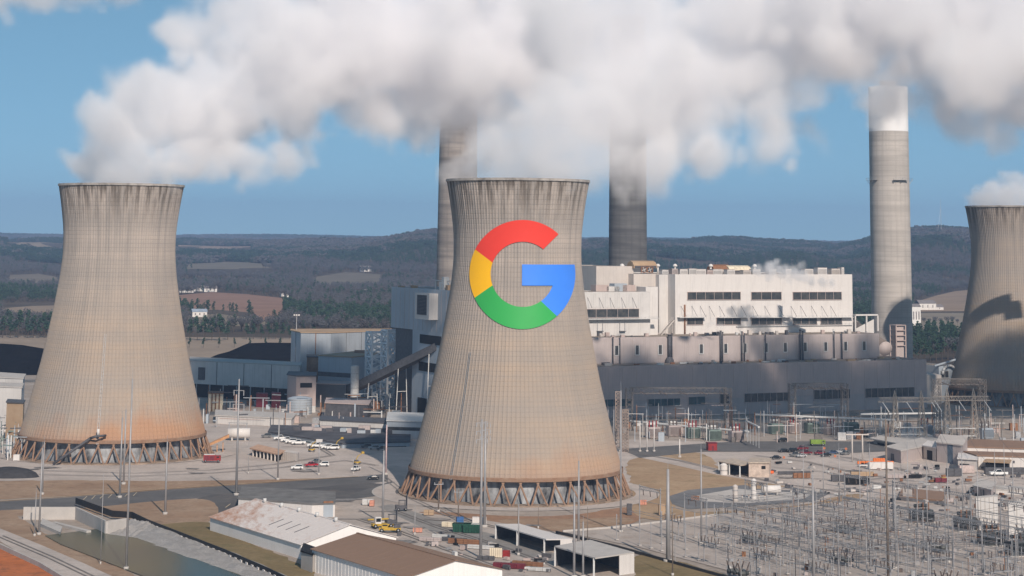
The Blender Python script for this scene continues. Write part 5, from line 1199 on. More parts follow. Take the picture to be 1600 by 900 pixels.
for c, yt, lab in ((((1526, 672), (1560, 678), (1560, 682), (1526, 676)), 779, 'tall white firewall panel in the switchyard, left of two'), (((1577, 650), (1640, 658), (1640, 662), (1577, 654)), 787, 'tall white firewall panel at the right edge of the switchyard')):
    T, L, zt = px_building('firewall', lab, c, yt, 'firewall', M_WHITE2, M_CONC, over=.1, thick=.2)
    seams(T, L, 0, 0, zt, 5, M_CONC, .12, 'panel_joint'); seams(T, L, 3, 0, zt, 2, M_CONC, .12, 'panel_joint')
# transformers
def transformer(px, D, label, sc=1.0, rz=.3):
    T = thing('transformer', label, 'transformer', (PX(px, D), D, 0), rz, 'transformers in the switchyard'); T.scale = (sc,)*3; g = mat('transformer_grey', (.075, .085, .09), .55, .2, .6)
    MB().box(-3.4, 3.4, -2, 2, .4, 4.4, g).build('tank', None, T); MB().box(-3.8, 3.8, -2.6, 2.6, 0, .4, M_CONC).build('plinth', None, T)
    for s_ in (-1, 1):
        f = MB(); [f.box(-3+k*.5, -2.85+k*.5, s_*2.05, s_*3.1, .9, 3.9, g) for k in range(13)]; f.build('radiator', None, T)
    c = MB(); c.bar((-2.6, 0, 5.6), (2.2, 0, 5.6), .6, g, 12); c.bar((-2, 0, 4.4), (-2, 0, 5.2), .12, g); c.bar((1.6, 0, 4.4), (1.6, 0, 5.2), .12, g); c.build('conservator', None, T)
    for x in (-2, 0, 2):
        b = MB(); [b.lathe([(.18, 4.4+k*.35), (.36, 4.5+k*.35), (.18, 4.65+k*.35)], M_RUST, 8, x, -1.2) for k in range(7)]; b.cyl(x, -1.2, 6.8, 7.3, .07, M_GALV); b.build('bushing', None, T)
for px, D, lab in ((1440, 690, 'dark grey transformer at the left of the row before the white firewalls'), (1508, 672, 'dark grey transformer left of the first white firewall panel'), (1548, 640, 'dark grey transformer between the two white firewall panels'), (1592, 620, 'dark grey transformer at the right edge below the firewall')): transformer(px, D, lab)
# ------------------------------------------------------------------ poles
M_WOOD = mat('weathered_pole', (.20, .165, .14), .9, .2, 1)
M_STEELP = mat('grey_pole_steel', (.36, .355, .36), .5, .12, .3, metal=.2)
M_CERAM = mat('brown_porcelain', (.13, .105, .095), .4, .2, 3)
M_INS = mat('grey_porcelain', (.40, .41, .43), .35, .1, 3)
def pole(px, yt, yb, label, r=.32, kind='mast', group=None, m=None):
    x, y = G(px, yb); h = ZZ(yt, y); T = thing('pole', label, 'pole', (x, y, 0), random.uniform(-.2, .2), group); m = m or M_STEELP
    MB().bar((0, 0, -.3), (0, 0, h), r, m, 8, r*.55).build('shaft', None, T)
    MB().bar((0, 0, -.2), (0, 0, .8), r*2.0, M_CONC, 8).build('footing', None, T)
    if kind == 'mast': MB().bar((0, 0, h), (0, 0, h+h*.04+1), .05, M_GALV).build('lightning_rod', None, T)
    if kind == 'lamp':
        b = MB(); b.box(-1.2, 1.2, -.5, .5, h-.1, h+.9, M_WHITE); b.build('lamp_head', None, T)
    if kind == 'lamps':
        MB().bar((-1.6, 0, h-.6), (1.6, 0, h-.6), .12, M_GALV).build('crossarm', None, T)
        for s_ in (-1.4, 0, 1.4): MB().box(s_-.45, s_+.45, -.5, .3, h-.5, h+.35, M_WHITE).build('lamp_head', None, T)
    if kind == 'arms':
        for q, L in ((.62, 3.6), (.78, 2.2), (.9, 2.0)):
            MB().bar((-L, 0, h*q), (L, 0, h*q), .16, m).build('crossarm', None, T)
            for s_ in (-1, 1): MB().bar((s_*L*.92, 0, h*q), (s_*L*.92, 0, h*q-1.8), .14, M_INS, 6).build('insulator', None, T)
    if kind == 'line':
        for q in (.97, .91, .85):
            MB().bar((-1.7, 0, h*q), (1.7, 0, h*q+.5), .12, m).build('crossarm', None, T)
            for s_ in (-1.6, 1.6): MB().bar((s_, 0, h*q+.2), (s_, 0, h*q-1.0), .13, M_INS, 6).build('insulator', None, T)
    if kind == 'wood':
        MB().bar((-1.6, 0, h-1), (1.6, 0, h-1), .13, M_INS).build('crossarm', None, T)
        for s_ in (-1.4, 0, 1.4): MB().bar((s_, 0, h-1), (s_, 0, h-.3), .12, M_INS, 6).build('insulator', None, T)
    return T
pole(197, 592, 890, 'tallest white pole standing at the canal edge in front of the leftmost tower', .36)
pole(187, 652, 778, 'paired grey mast left of the white canal pole, on the brown bank', .40)
pole(193, 640, 757, 'grey mast on the gravel apron behind the white canal pole', .42)
pole(66, 690, 773, 'rear mast of the pair left of the canal basin', .32)
pole(61, 700, 836, 'dark mast by the concrete pump block at the canal basin', .34)
pole(54, 770, 838, 'short dark mast just left of the pump block', .2)
pole(258, 690, 804, 'grey mast on the brown dirt mound right of the canal basin', .40)
pole(157, 750, 882, 'thin dark lamp post on the canal near bank', .12)
pole(369, 592, 774, 'tall mast with several crossarms in front of the white clad building', .46, 'arms')
pole(434, 642, 750, 'pinkish slim mast at the edge of the gravel apron', .34)
pole(388, 690, 740, 'thin short post on the gravel apron right of the crossarm mast', .14)
pole(498, 690, 742, 'pole with a square white lamp head by the row of white cars', .28, 'lamp')
pole(461, 492, 610, 'floodlight mast with a bright lamp cluster in front of the clad building', .42, 'lamps')
pole(603, 664, 742, 'pink and white striped mast beside the shaded tower corner', .40, m=mat('pink_pole', (.62, .47, .47), .6))
pole(552, 712, 740, 'thin post by the lone white pickup', .14)
pole(598, 704, 818, 'pale green-grey mast in the concrete yard left of the middle tower', .44)
pole(648, 797, 836, 'short thin pole with an orange footing in the concrete yard', .16)
pole(685, 752, 800, 'wooden pole with a white crossarm left of the emblem tower legs', .26, 'wood', m=M_WOOD)
pole(716, 764, 815, 'second wooden pole with a white crossarm before the tower legs', .26, 'wood', m=M_WOOD)
pole(757, 658, 824, 'tall line mast with ladder-like crossarms in front of the emblem tower', .52, 'line')
pole(751, 655, 872, 'front line mast with ladder-like crossarms beside the taller one', .46, 'line')
pole(810, 788, 868, 'thin pale pole in front of the white-roofed open shed', .22)
pole(897, 770, 903, 'left mast of the group before the grey-roofed open shed', .40)
pole(904, 720, 850, 'tall thin mast behind the white-roofed open shed', .42)
pole(911, 815, 903, 'short mast right beside the grey-roofed open shed', .36)
pole(970, 610, 832, 'tall slender mast at the right flank of the emblem tower', .36)
pole(918, 792, 848, 'thin dark pole on the dirt berm above the sheds', .16, m=M_WOOD)
pole(809, 790, 826, 'thin dark pole on the clay berm, left', .14, m=M_WOOD)
pole(841, 792, 826, 'thin dark pole on the clay berm, right', .14, m=M_WOOD)
pole(1044, 733, 878, 'thick pale pole with a white lower half at the switchyard corner', .72, 'mast')
pole(1051, 800, 900, 'thin dark wooden pole right of the thick pale pole', .2, m=M_WOOD)
pole(1096, 702, 850, 'tall slender mast in the left part of the switchyard', .36)
pole(1062, 686, 715, 'white short pole at the edge of the dry grass field', .36, m=M_WHITE)
pole(1272, 742, 935, 'thick pale pole in the middle of the switchyard', .46)
pole(1388, 655, 905, 'tall dark slender mast rising through the switchyard', .44, m=M_WOOD)
pole(1236, 752, 770, 'thin pole by the lane in front of the switchyard', .16)
for px, yt, yb in ((1256, 703, 800), (1287, 697, 790), (1312, 700, 788), (1248, 760, 860), (1345, 720, 860), (1420, 690, 830), (1483, 722, 880), (1505, 706, 820), (1529, 720, 835), (1556, 708, 800), (1584, 720, 800), (1450, 730, 860), (1360, 700, 800), (1400, 740, 890), (1570, 700, 760)):
    pole(px, yt, yb, 'slender grey lightning mast among the switchyard structures', .19, group='lightning masts in the switchyard')
for px in (939, 950, 959, 969, 1000, 1011, 1022): pole(px, 658 if px > 990 else 640, 706, 'pale post in the row before the shaded transformers', .3, group='white posts by the shaded transformers', m=M_WHITE if px > 990 else M_STEELP)
for px, yb in ((1322, 712), (1288, 711), (1305, 724), (1225, 726)): 
    x, y = G(px, yb); T = thing('warning_sign', 'small orange warning sign on a post in the switchyard car park', 'sign', (x, y, 0), 0, 'orange signs by the car park')
    MB().bar((0, 0, 0), (0, 0, 3.4), .07, M_GALV).build('post', None, T); MB().box(-.5, .5, -.05, .05, 2.5, 3.4, mat('faded_orange', (.50, .17, .08), .7)).build('plate', None, T)
# ------------------------------------------------------------------ lattice structures
def pylon(px, yb, yt, label):
    x, y = G(px, yb); h = ZZ(yt, y); T = thing('pylon', label, 'pylon', (x, y, 0), .12, ); m = mat('pylon_steel', (.42, .37, .32), .6, .2, 1)
    for s_ in (-1, 1):
        mb = MB(); cx = s_*6.3; c = [(-2.0, -2.0), (2.0, -2.0), (2.0, 2.0), (-2.0, 2.0)]; n = 8
        for i in range(4): mb.bar((cx+c[i][0], c[i][1], 0), (cx+c[i][0]*.25, c[i][1]*.25, h*.9), .22, m); mb.bar((cx+c[i][0]*.25, c[i][1]*.25, h*.9), (cx, 0, h), .14, m)
        mb.build('leg', None, T); br = MB()
        for k in range(n):
            q0, q1 = k/n, (k+1)/n; f0, f1 = 1-.75*q0, 1-.75*q1; a, b = h*.9*q0, h*.9*q1
            for i in range(4):
                p, q = c[i], c[(i+1) % 4]; br.bar((cx+p[0]*f0, p[1]*f0, a), (cx+q[0]*f1, q[1]*f1, b), .11, m, cap=False); br.bar((cx+q[0]*f0, q[1]*f0, a), (cx+p[0]*f1, p[1]*f1, b), .11, m, cap=False)
        br.build('bracing', None, T)
    b = MB(); zb = h*.78
    for yy in (-.9, .9):
        for zz in (zb, zb+1.9): b.bar((-13.5 if zz > zb else -14.5, yy, zz), (13.5 if zz > zb else 14.5, yy, zz), .16, m)
        for k in range(16): xx = -13.5+27*k/16; b.bar((xx, yy, zb), (xx+27/32, yy, zb+1.9), .09, m, cap=False); b.bar((xx+27/32, yy, zb+1.9), (xx+27/16, yy, zb), .09, m, cap=False)
    b.build('crossbeam', None, T)
    for zz in (h*.30, h*.17): MB().bar((-6.3, -1.4, zz), (6.3, -1.4, zz), .3, M_PALE).build('tie_beam', None, T)
    for xx in (-12.5, -1, 11): MB().bar((xx, -.9, zb), (xx+2.2, -4, zb-4.4), .22, M_PALE, 6).build('insulator', None, T)
pylon(1420, 692, 610, 'left twin-legged lattice pylon behind the flat workshop')
pylon(1502, 696, 606, 'right twin-legged lattice pylon behind the gabled store')
def gantry(px0, px1, D, yt, label, m, n=8):
    x0, x1 = PX(px0, D), PX(px1, D); h = ZZ(yt, D, px0); T = thing('gantry', label, 'gantry', (x0, D, 0), .10); W_ = (x1-x0)
    for k, q in enumerate((0, 1)):
        mb = MB(); cx = W_*q; c = [(-1.6, -1.6), (1.6, -1.6), (1.6, 1.6), (-1.6, 1.6)]
        for i in range(4):
            mb.bar((cx+c[i][0], c[i][1], 0), (cx+c[i][0], c[i][1], h), .17, m)
            for j in range(9): a, b = h*j/9, h*(j+1)/9; p, r = c[i], c[(i+1) % 4]; mb.bar((cx+p[0], p[1], a), (cx+r[0], r[1], b), .09, m, cap=False); mb.bar((cx+r[0], r[1], a), (cx+p[0], p[1], b), .09, m, cap=False)
        mb.build('column', None, T)
    b = MB()
    for yy in (-1.4, 1.4):
        for zz in (h-2.6, h): b.bar((0, yy, zz), (W_, yy, zz), .16, m)
        for k in range(n*2): xx = W_*k/(n*2); b.bar((xx, yy, h-2.6), (xx+W_/n/4, yy, h), .08, m, cap=False); b.bar((xx+W_/n/4, yy, h), (xx+W_/n/2, yy, h-2.6), .08, m, cap=False)
    b.build('beam', None, T)
    for k in range(5): xx = W_*(k+.5)/5; MB().bar((xx, -1.5, h-1.4), (xx+3.2, -5.2, h-3.0), .2, M_CERAM, 6).build('insulator', None, T)
M_GAN = mat('gantry_steel', (.17, .155, .145), .7, .2, 1)
gantry(983, 1140, 1010, 606, 'lattice gantry before the left part of the grey hall', M_GAN)
gantry(1238, 1322, 1050, 599, 'lattice gantry before the middle of the grey hall', M_GAN)
gantry(1464, 1538, 1010, 592, 'dark lattice gantry at the right end of the hall by the right-hand tower', M_GAN)
def lattice_mast(px, yb, yt, label):
    x, y = G(px, yb); T = thing('lattice_mast', label, 'mast', (x, y, 0)); lattice_tower(T, 2.6, 2.6, 0, ZZ(yt, y), 14, mat('mast_rust', (.34, .27, .23), .7), .16)
lattice_mast(966, 700, 612, 'narrow lattice mast close to the right flank of the emblem tower')
lattice_mast(977, 706, 640, 'shorter lattice mast beside the narrow one right of the emblem tower')
# H-frame
x, y = G(1340, 722); T = thing('h_frame', 'pale H-shaped pole frame behind the switchyard car park', 'pole frame', (x, y, 0), .05); h = ZZ(678, y)
for s_ in (-2.2, 2.2): MB().bar((s_, 0, 0), (s_, 0, h), .35, M_BEIGE, 8, .28).build('leg', None, T)
MB().box(-5, 5, -.2, .2, h-.5, h, M_BEIGE).build('crossbar', None, T)
# pipe racks and transformers in the shaded strip before the hall
def pipe_rack(px0, px1, D0, D1, yt, label):
    a = mathutils.Vector((PX(px0, D0), D0, 0)); b = mathutils.Vector((PX(px1, D1), D1, 0)); h = ZZ(yt, (D0+D1)/2); T = thing('pipe_rack', label, 'pipe rack', a); d = b-a; n = int(d.length/7)
    for k in range(n+1): p = d*k/n; MB().bar((p.x, p.y, 0), (p.x, p.y, h), .16, M_GALV).build('post', None, T)
    for yy, r in ((0, .5), (1.0, .3)): MB().bar((0, yy, h+.3), (d.x, d.y+yy, h+.3), r, M_PALE, 6).build('pipe', None, T)
pipe_rack(985, 1170, 1010, 960, 668, 'white roofed pipe rack in the shade right of the emblem tower')
pipe_rack(1168, 1186, 958, 930, 664, 'short end of the white pipe rack turning towards the car park')
pipe_rack(1180, 1400, 1010, 985, 654, 'long white pipe rack across the shaded front of the grey hall')
pipe_rack(1345, 1462, 1040, 1050, 648, 'white pipe rack behind the pylons')
for i, (px, D) in enumerate(((1020, 975), (1052, 985), (1082, 975), (1115, 965), (1150, 960), (1212, 1000), (1240, 1005), (1268, 1005), (1298, 1000), (1330, 1010), (1445, 1000), (1540, 985))):
    T = thing('unit_transformer', 'blue-grey transformer in the shade along the front of the grey hall', 'transformer', (PX(px, D), D, 0), .35, 'shaded transformers along the hall')
    c = random.choice([M_BLUE, mat('green_grey', (.20, .26, .24), .6), M_GREY2])
    MB().box(-3, 3, -2, 2, .2, 5, c).build('tank', None, T); f = MB(); [f.box(-2.8+k*.6, -2.6+k*.6, -3, -2.05, .8, 4.4, c) for k in range(10)]; f.build('radiator', None, T)
    for x_ in (-1.8, 0, 1.8): MB().bar((x_, 0, 5), (x_, 0, 8.2), .28, M_CERAM if i % 2 else M_RED, 6).build('bushing', None, T)
    MB().bar((-2.4, 1, 6.3), (2.4, 1, 6.3), .6, M_PALE, 10).build('conservator', None, T)
mb = MB(); rnd = random.Random(77)
for k in range(330):
    px, D = rnd.uniform(960, 1600), rnd.uniform(955, 1055); x = PX(px, D); h = rnd.uniform(3, 13); m_ = rnd.choice([M_GALV, M_PALE, M_GAN, M_GAN, M_GREY, M_RUST, M_BLUE])
    if rnd.random() < .6: mb.bar((x, D, 0), (x, D, h), rnd.uniform(.10, .28), m_)
    elif rnd.random() < .6: mb.bar((x, D, h), (x+rnd.uniform(3, 16), D+rnd.uniform(-1, 5), h), rnd.uniform(.1, .22), m_)
    else: mb.box(x, x+rnd.uniform(1, 4), D, D+rnd.uniform(1, 3), 0, h*.35, m_)
tag(mb.build('substation_steelwork', None), kind='stuff')
T = thing('kiosk', 'small red kiosk in the shade at the edge of the access road', 'kiosk', (*G(1112, 704), 0), .2); MB().box(-2, 2, -1.6, 1.6, 0, 3.3, M_RED).build('wall', None, T); MB().box(-2.3, 2.3, -1.9, 1.9, 3.3, 3.6, M_MAROON).build('roof', None, T); MB().box(-.5, .5, -1.66, -1.6, .1, 2.3, M_MAROON).build('door', None, T)
# ------------------------------------------------------------------ switchyard
YA = atan2(-0.62, 1.0)       # rows run along the near edge of the yard
def sw(u, v):                # yard grid -> world; origin at the left corner
    o = G(930, 842); e = G(1160, 900); L = hypot(e[0]-o[0], e[1]-o[1]); ux, uy = (e[0]-o[0])/L, (e[1]-o[1])/L
    return o[0]+ux*u-uy*v, o[1]+uy*u+ux*v, atan2(uy, ux)
_, _, YAW = sw(0, 0)
def make_post():
    T = thing('bus_support', 'thin grey bus support post with a porcelain stack on top', 'bus support', (0, 0, 0), YAW, 'bus supports in the switchyard')
    MB().bar((0, 0, 0), (0, 0, 6.2), .15, M_STEELP, 6, .11).build('post', None, T)
    b = MB(); [b.lathe([(.10, 6.2+k*.3), (.22, 6.3+k*.3), (.10, 6.45+k*.3)], M_INS, 6) for k in range(5)]; b.build('insulator', None, T)
    MB().box(-.5, .5, -.5, .5, 0, .25, M_CONC).build('footing', None, T); return T
def make_switch():
    T = thing('disconnect_switch', 'three-pole disconnect switch on a grey steel frame', 'switch', (0, 0, 0), YAW, 'disconnect switches in the switchyard')
    for s_ in (-3, 3): MB().bar((s_, 0, 0), (s_, 0, 5.4), .17, M_STEELP, 6).build('leg', None, T)
    MB().box(-4.2, 4.2, -.5, .5, 5.4, 5.65, M_STEELP).build('beam', None, T)
    for s_ in (-3.4, 0, 3.4):
        b = MB()
        for e in (-.45, .45): b.bar((s_, e, 5.6), (s_, e*1.6, 7.3), .16, M_CERAM, 6)
        b.build('insulator', None, T); MB().bar((s_, -.75, 7.4), (s_, 1.0, 7.6), .08, M_GALV).build('blade', None, T)
    return T
def make_breaker():
    T = thing('circuit_breaker', 'dark circuit breaker with white-tipped bushings on a low frame', 'breaker', (0, 0, 0), YAW, 'circuit breakers in the switchyard'); d = mat('breaker_grey', (.10, .105, .10), .5)
    MB().box(-3.6, 3.6, -.8, .8, 0, .5, M_STEELP).build('frame', None, T); MB().box(-4.6, -3.7, -.5, .5, .4, 2.6, M_PALE).build('cabinet', None, T)
    for s_ in (-2.6, 0, 2.6):
        MB().bar((s_, -1.5, 1.6), (s_, 1.5, 1.6), .62, d, 10).build('tank', None, T)
        for e in (-1, 1):
            MB().bar((s_, e*1.0, 2.0), (s_+.2, e*2.0, 4.6), .26, M_CERAM, 6, .16).build('bushing', None, T); MB().bar((s_+.2, e*2.0, 4.6), (s_+.2, e*2.05, 4.9), .26, M_INS, 6).build('terminal_cap', None, T)
    return T
def make_frame():
    T = thing('bus_portal', 'tall two-legged bus portal with a flat beam and hanging strings', 'bus portal', (0, 0, 0), YAW, 'bus portals in the switchyard')
    for s_ in (-6, 6): MB().bar((s_, 0, 0), (s_, 0, 14.5), .24, M_STEELP, 6, .17).build('leg', None, T)
    b = MB()
    for zz in (13.1, 14.0): b.bar((-6.4, 0, zz), (6.4, 0, zz), .12, M_STEELP)
    for k in range(12): xx = -6+k; b.bar((xx, 0, 13.1), (xx+.5, 0, 14), .06, M_STEELP); b.bar((xx+.5, 0, 14), (xx+1, 0, 13.1), .06, M_STEELP)
    b.build('beam', None, T)
    for s_ in (-4, 0, 4): MB().bar((s_, 0, 13.1), (s_, .2, 11.3), .15, M_CERAM, 6).build('insulator_string', None, T)
    return T
pp, ps, pb, pf = make_post(), make_switch(), make_breaker(), make_frame()
first = {pp: 1, ps: 1, pb: 1, pf: 1}; cnt = {pp: 0, ps: 0, pb: 0, pf: 0}; LIM = {pp: 270, ps: 60, pb: 30, pf: 40}
YARDPX = [(884, 834), (1000, 822), (1120, 810), (1250, 795), (1350, 782), (1430, 772), (1640, 762), (1640, 935), (1190, 935), (1000, 858)]
rnd = random.Random(42); bus = MB(); drops = MB()
def onpx(x, y): return project(x, y, 0)
def ok(x, y):
    px, py = onpx(x, y)
    if 1395 < px < 1480 and 765 < py < 802: return False
    return inpoly(px, py, YARDPX) and not (px > 1425 and 800 < py < 838)
for iu in range(0, 44):
    for iv in range(-3, 30):
        u, v = iu*6.3+rnd.uniform(-.4, .4), iv*8.2+4; x, y, _ = sw(u, v)
        if not ok(x, y): continue
        px, py = onpx(x, y); sparse = px < 1150
        c = (iu*7+iv*3) % 11; p = None
        if iv % 5 == 2 and iu % 2 == 0: p = pf if iu % 4 == 0 else ps
        elif iv % 5 == 4 and (iu*5+iv) % 7 == 1 and px > 1120: p = pb
        elif iv % 5 == 0 and iu % 2 == 1: p = ps if px > 1100 and iu % 4 == 1 else pp
        elif rnd.random() < (.32 if sparse else .7): p = pp
        if p is None or cnt[p] >= LIM[p]: continue
        cnt[p] += 1; o = p if first[p] else copy_tree(p); first[p] = 0
        o.location = (x, y, LAY[0]); o.rotation_euler = (0, 0, YAW+(pi/2 if p is ps and iv % 2 else 0))
for o in (pp, ps, pb, pf):
    if first[o]: o.location = (*sw(60, 30)[:2], 0)
# rigid busbars and slack conductors
for iv in range(-3, 30):
    for sub in ((0, 7.75), (2.6, 7.75), (5.0, 10.6)) if iv % 2 else ((0, 7.7), (3.5, 12.2), (1.8, 7.7)):
        run = None
        for iu2 in range(0, 140):
            x, y, _ = sw(iu2*2.1, iv*8.2+4+sub[0]); px, py = onpx(x, y); g = ok(x, y) and (px > 1120 or iv % 4 == 1)
            if g and run is None: run = (x, y)
            if (not g or iu2 == 139) and run is not None:
                bus.bar((run[0], run[1], sub[1]), (x, y, sub[1]), .075, M_STEELP, 4, cap=False); run = None
for iu in range(0, 44, 2):
    a = None
    for iv in range(-3, 30, 5):
        x, y, _ = sw(iu*6.3, iv*8.2+4+16)
        if ok(x, y):
            if a: 
                for e in (-4, 0, 4):
                    pa, pb_ = mathutils.Vector((a[0]+e*cos(YAW), a[1]+e*sin(YAW), 11.3)), mathutils.Vector((x+e*cos(YAW), y+e*sin(YAW), 11.3)); prev = pa
                    for k in range(1, 9):
                        q = k/8; c = pa.lerp(pb_, q); c.z -= 1.6*4*q*(1-q); drops.bar(prev, c, .05, M_DARK, 3, cap=False); prev = c
            a = (x, y)
        else: a = None
tag(bus.build('busbars', None), kind='stuff'); tag(drops.build('slack_conductors', None), kind='stuff')
# overhead line wires from the pylons to the yard
def wires(A, B, sag, n=14, r=.06):
    mb = MB(); A = mathutils.Vector(A); B = mathutils.Vector(B); prev = A
    for k in range(1, n+1):
        q = k/n; c = A.lerp(B, q); c.z -= sag*4*q*(1-q); mb.bar(prev, c, r, M_DARK, 3, cap=False); prev = c
    return mb
for pxp, yb in ((1420, 692), (1502, 696)):
    x, y = G(pxp, yb)
    for e in (-12.5, -1, 11):
        o = wires((x+e, y-4, 13.2), (x+e-30+e*.2, y-190, 11.8), 3).build('overhead_wire', None); tag(o, 'sagging dark overhead wire between a lattice pylon and the switchyard', 'wire', 'overhead wires from the pylons')
# ------------------------------------------------------------------ vehicles
M_TYRE = mat('tyre_rubber', (.015, .015, .015), .9); M_CGL = mat('car_glass', (.02, .025, .03), .1, .1, 1, spec=.6); M_LAMP = mat('lamp_lens', (.7, .68, .62), .2)
def paint(name, c): return mat('car_paint_'+name, c, .28, .03, 1, spec=.5)
CARP = {'white': (.78, .78, .77), 'red': (.35, .02, .03), 'black': (.015, .016, .018), 'silver': (.45, .46, .47), 'blue': (.04, .07, .14), 'maroon': (.16, .02, .03), 'grey': (.14, .145, .15)}
WHEEL = MB().bar((-.12, 0, .36), (.12, 0, .36), .36, M_TYRE, 12).bar((-.125, 0, .36), (.125, 0, .36), .2, M_GALV, 8).mesh('wheel')
CM = {}
def car_mesh(kind, col):
    if (kind, col) in CM: return CM[(kind, col)]
    p = paint(col, CARP[col]); b = MB(); W_ = .92
    if kind == 'suv': lo = [(-2.35, .35), (-2.35, .95), (-2.2, 1.05), (-1.0, 1.1), (2.3, 1.08), (2.38, .8), (2.38, .35)]; hi = [(-1.05, 1.1), (-.35, 1.72), (1.9, 1.74), (2.25, 1.08)]
    elif kind == 'pickup': lo = [(-2.7, .4), (-2.7, .98), (-2.5, 1.1), (-1.2, 1.14), (2.8, 1.14), (2.8, .4)]; hi = [(-1.2, 1.14), (-.6, 1.82), (.75, 1.84), (.95, 1.14)]
    else: lo = [(-2.3, .3), (-2.3, .75), (-2.1, .86), (-.9, .95), (2.2, .92), (2.3, .7), (2.3, .3)]; hi = [(-1.0, .95), (-.3, 1.42), (1.0, 1.43), (1.75, .93)]
    def ext(mb, prof, w, m, taper=1.0):
        n = len(prof); zm = min(z for _, z in prof); zx = max(z for _, z in prof)
        f = lambda z: w*(1-(1-taper)*(z-zm)/(zx-zm)); V = [(x, -f(z), z) for x, z in prof]+[(x, f(z), z) for x, z in prof]
        mb.add(V, [(i, (i+1) % n, n+(i+1) % n, n+i)[::-1] for i in range(n)]+[tuple(range(n))[::1], tuple(range(2*n-1, n-1, -1))], m)
    ext(b, lo, W_, p, .97); body = b.mesh('body')
    c = MB(); ext(c, hi, W_*.93, M_CGL, .8); cab = c.mesh('windows')
    r = MB(); xs = [x for x, z in hi[1:3]]; zt = hi[1][1]; r.box(xs[0]+.02, xs[1]-.02, -W_*.75, W_*.75, zt-.02, zt+.06, p)
    for (xa, za), (xb, zb) in ((hi[0], hi[1]), (hi[2], hi[3])):
        for s_ in (-1, 1): r.bar((xa, s_*W_*.92, za), (xb, s_*W_*.75, zb), .07, p) if za < zb else r.bar((xa, s_*W_*.75, za), (xb, s_*W_*.92, zb), .07, p)
    roof = r.mesh('roof'); bed = None
    if kind == 'pickup': bed = MB().box(1.1, 2.65, -.75, .75, .8, 1.155, M_BLACK).mesh('load_bed')
    h = MB(); x0 = lo[0][0]; [h.box(x0-.03, x0+.05, s_*.65-.18, s_*.65+.18, .66, .84, M_LAMP) for s_ in (-1,)]; hl = h.mesh('headlight')
    CM[(kind, col)] = (body, cab, roof, bed, hl, lo); return CM[(kind, col)]
def car(px, py, rz, kind, col, label, group=None, cat=None, sc=1.0):
    x, y = G(px, py); T = thing({'suv': 'parked_car', 'pickup': 'pickup_truck', 'sedan': 'parked_car'}[kind], label, cat or ('pickup' if kind == 'pickup' else 'car'), (x, y, LAY[0]), rz, group); T.scale = (sc,)*3
    body, cab, roof, bed, hl, lo = car_mesh(kind, col); link('body', body, T); link('windows', cab, T); link('roof', roof, T)
    if bed: link('load_bed', bed, T)
    link('headlight', hl, T); link('headlight', hl, T, (0, 1.3, 0))
    for sx in (-1, 1):
        for sy in (-1, 1): link('wheel', WHEEL, T, (sx*(1.65 if kind == 'pickup' else 1.42), sy*.86, 0), pi/2)
LAY[0] += .01
car(464, 734, .15, 'suv', 'white', 'white car leftmost of the group on the gravel apron'); car(486, 730, .5, 'pickup', 'red', 'dark red pickup in the group on the gravel apron'); car(505, 729, .1, 'suv', 'white', 'white car right of the dark red pickup on the apron')
car(494, 724, .9, 'sedan', 'grey', 'dark car behind the dark red pickup on the apron'); car(556, 736, 1.2, 'pickup', 'white', 'lone white pickup beside the thin post on the apron')
car(583, 750, .2, 'sedan', 'black', 'black car driving on the road left of the middle tower')
for i, (px, py) in enumerate(((438, 688), (455, 693), (466, 695), (489, 699), (497, 700), (511, 702), (449, 691), (520, 703))): car(px, py, .25, 'suv' if i % 2 else 'pickup', 'white', 'white vehicle in the row parked before the blue glass office', 'white vehicles before the office', 'car', 1.15)
car(416, 684, .1, 'suv', 'grey', 'dark car left of the row of white vehicles by the office')
for px, py, c in ((572, 701, 'grey'), (584, 703, 'silver'), (596, 704, 'grey')): car(px, py, .2, 'suv', c, 'car in the dark shade left of the middle tower', 'cars in the tower shade')
for px, py, k, c, lab in ((1212, 718, 'sedan', 'black', 'black car apart at the left of the switchyard car park'), (1224, 707, 'sedan', 'black', 'black car at the left end of the car park row'), (1237, 707, 'suv', 'black', 'second black car from the left in the car park row'), (1243, 714, 'pickup', 'grey', 'dark grey pickup in front of the car park row'), (1253, 704, 'pickup', 'maroon', 'dark red pickup in the car park row'), (1259, 711, 'pickup', 'maroon', 'second dark red pickup in front of the car park row'), (1280, 711, 'suv', 'maroon', 'maroon car in the middle of the car park'), (1290, 714, 'sedan', 'black', 'black car right of the maroon one'), (1301, 710, 'sedan', 'blue', 'dark blue car near the right end of the car park'), (1314, 709, 'suv', 'silver', 'silver car at the right end of the car park'), (1320, 711, 'sedan', 'grey', 'grey car beside the silver one at the right end'), (1252, 715, 'sedan', 'silver', 'silver car in front of the dark red pickups'), (1222, 691, 'suv', 'black', 'black car in the shade on the access road')): car(px, py, .35, k, c, lab)
car(1560, 744, .1, 'pickup', 'white', 'white truck with a white rack near the front white warehouse at right', sc=1.3)
def boxy(name, label, cat, px, py, rz, bodies, wheels, r=.5, z=None):
    x, y = G(px, py); T = thing(name, label, cat, (x, y, LAY[0]), rz)
    for n, args, m in bodies: MB().box(*args, m).build(n, None, T)
    wm = MB().bar((-.18, 0, r), (.18, 0, r), r, M_TYRE, 12).bar((-.19, 0, r), (.19, 0, r), r*.5, M_GALV, 8).mesh('wheel')
    for wx, wy in wheels: link('wheel', wm, T, (wx, wy, 0), pi/2)
    return T
W4 = [(-2.6, -1.1), (-2.6, 1.1), (2.6, -1.1), (2.6, 1.1)]
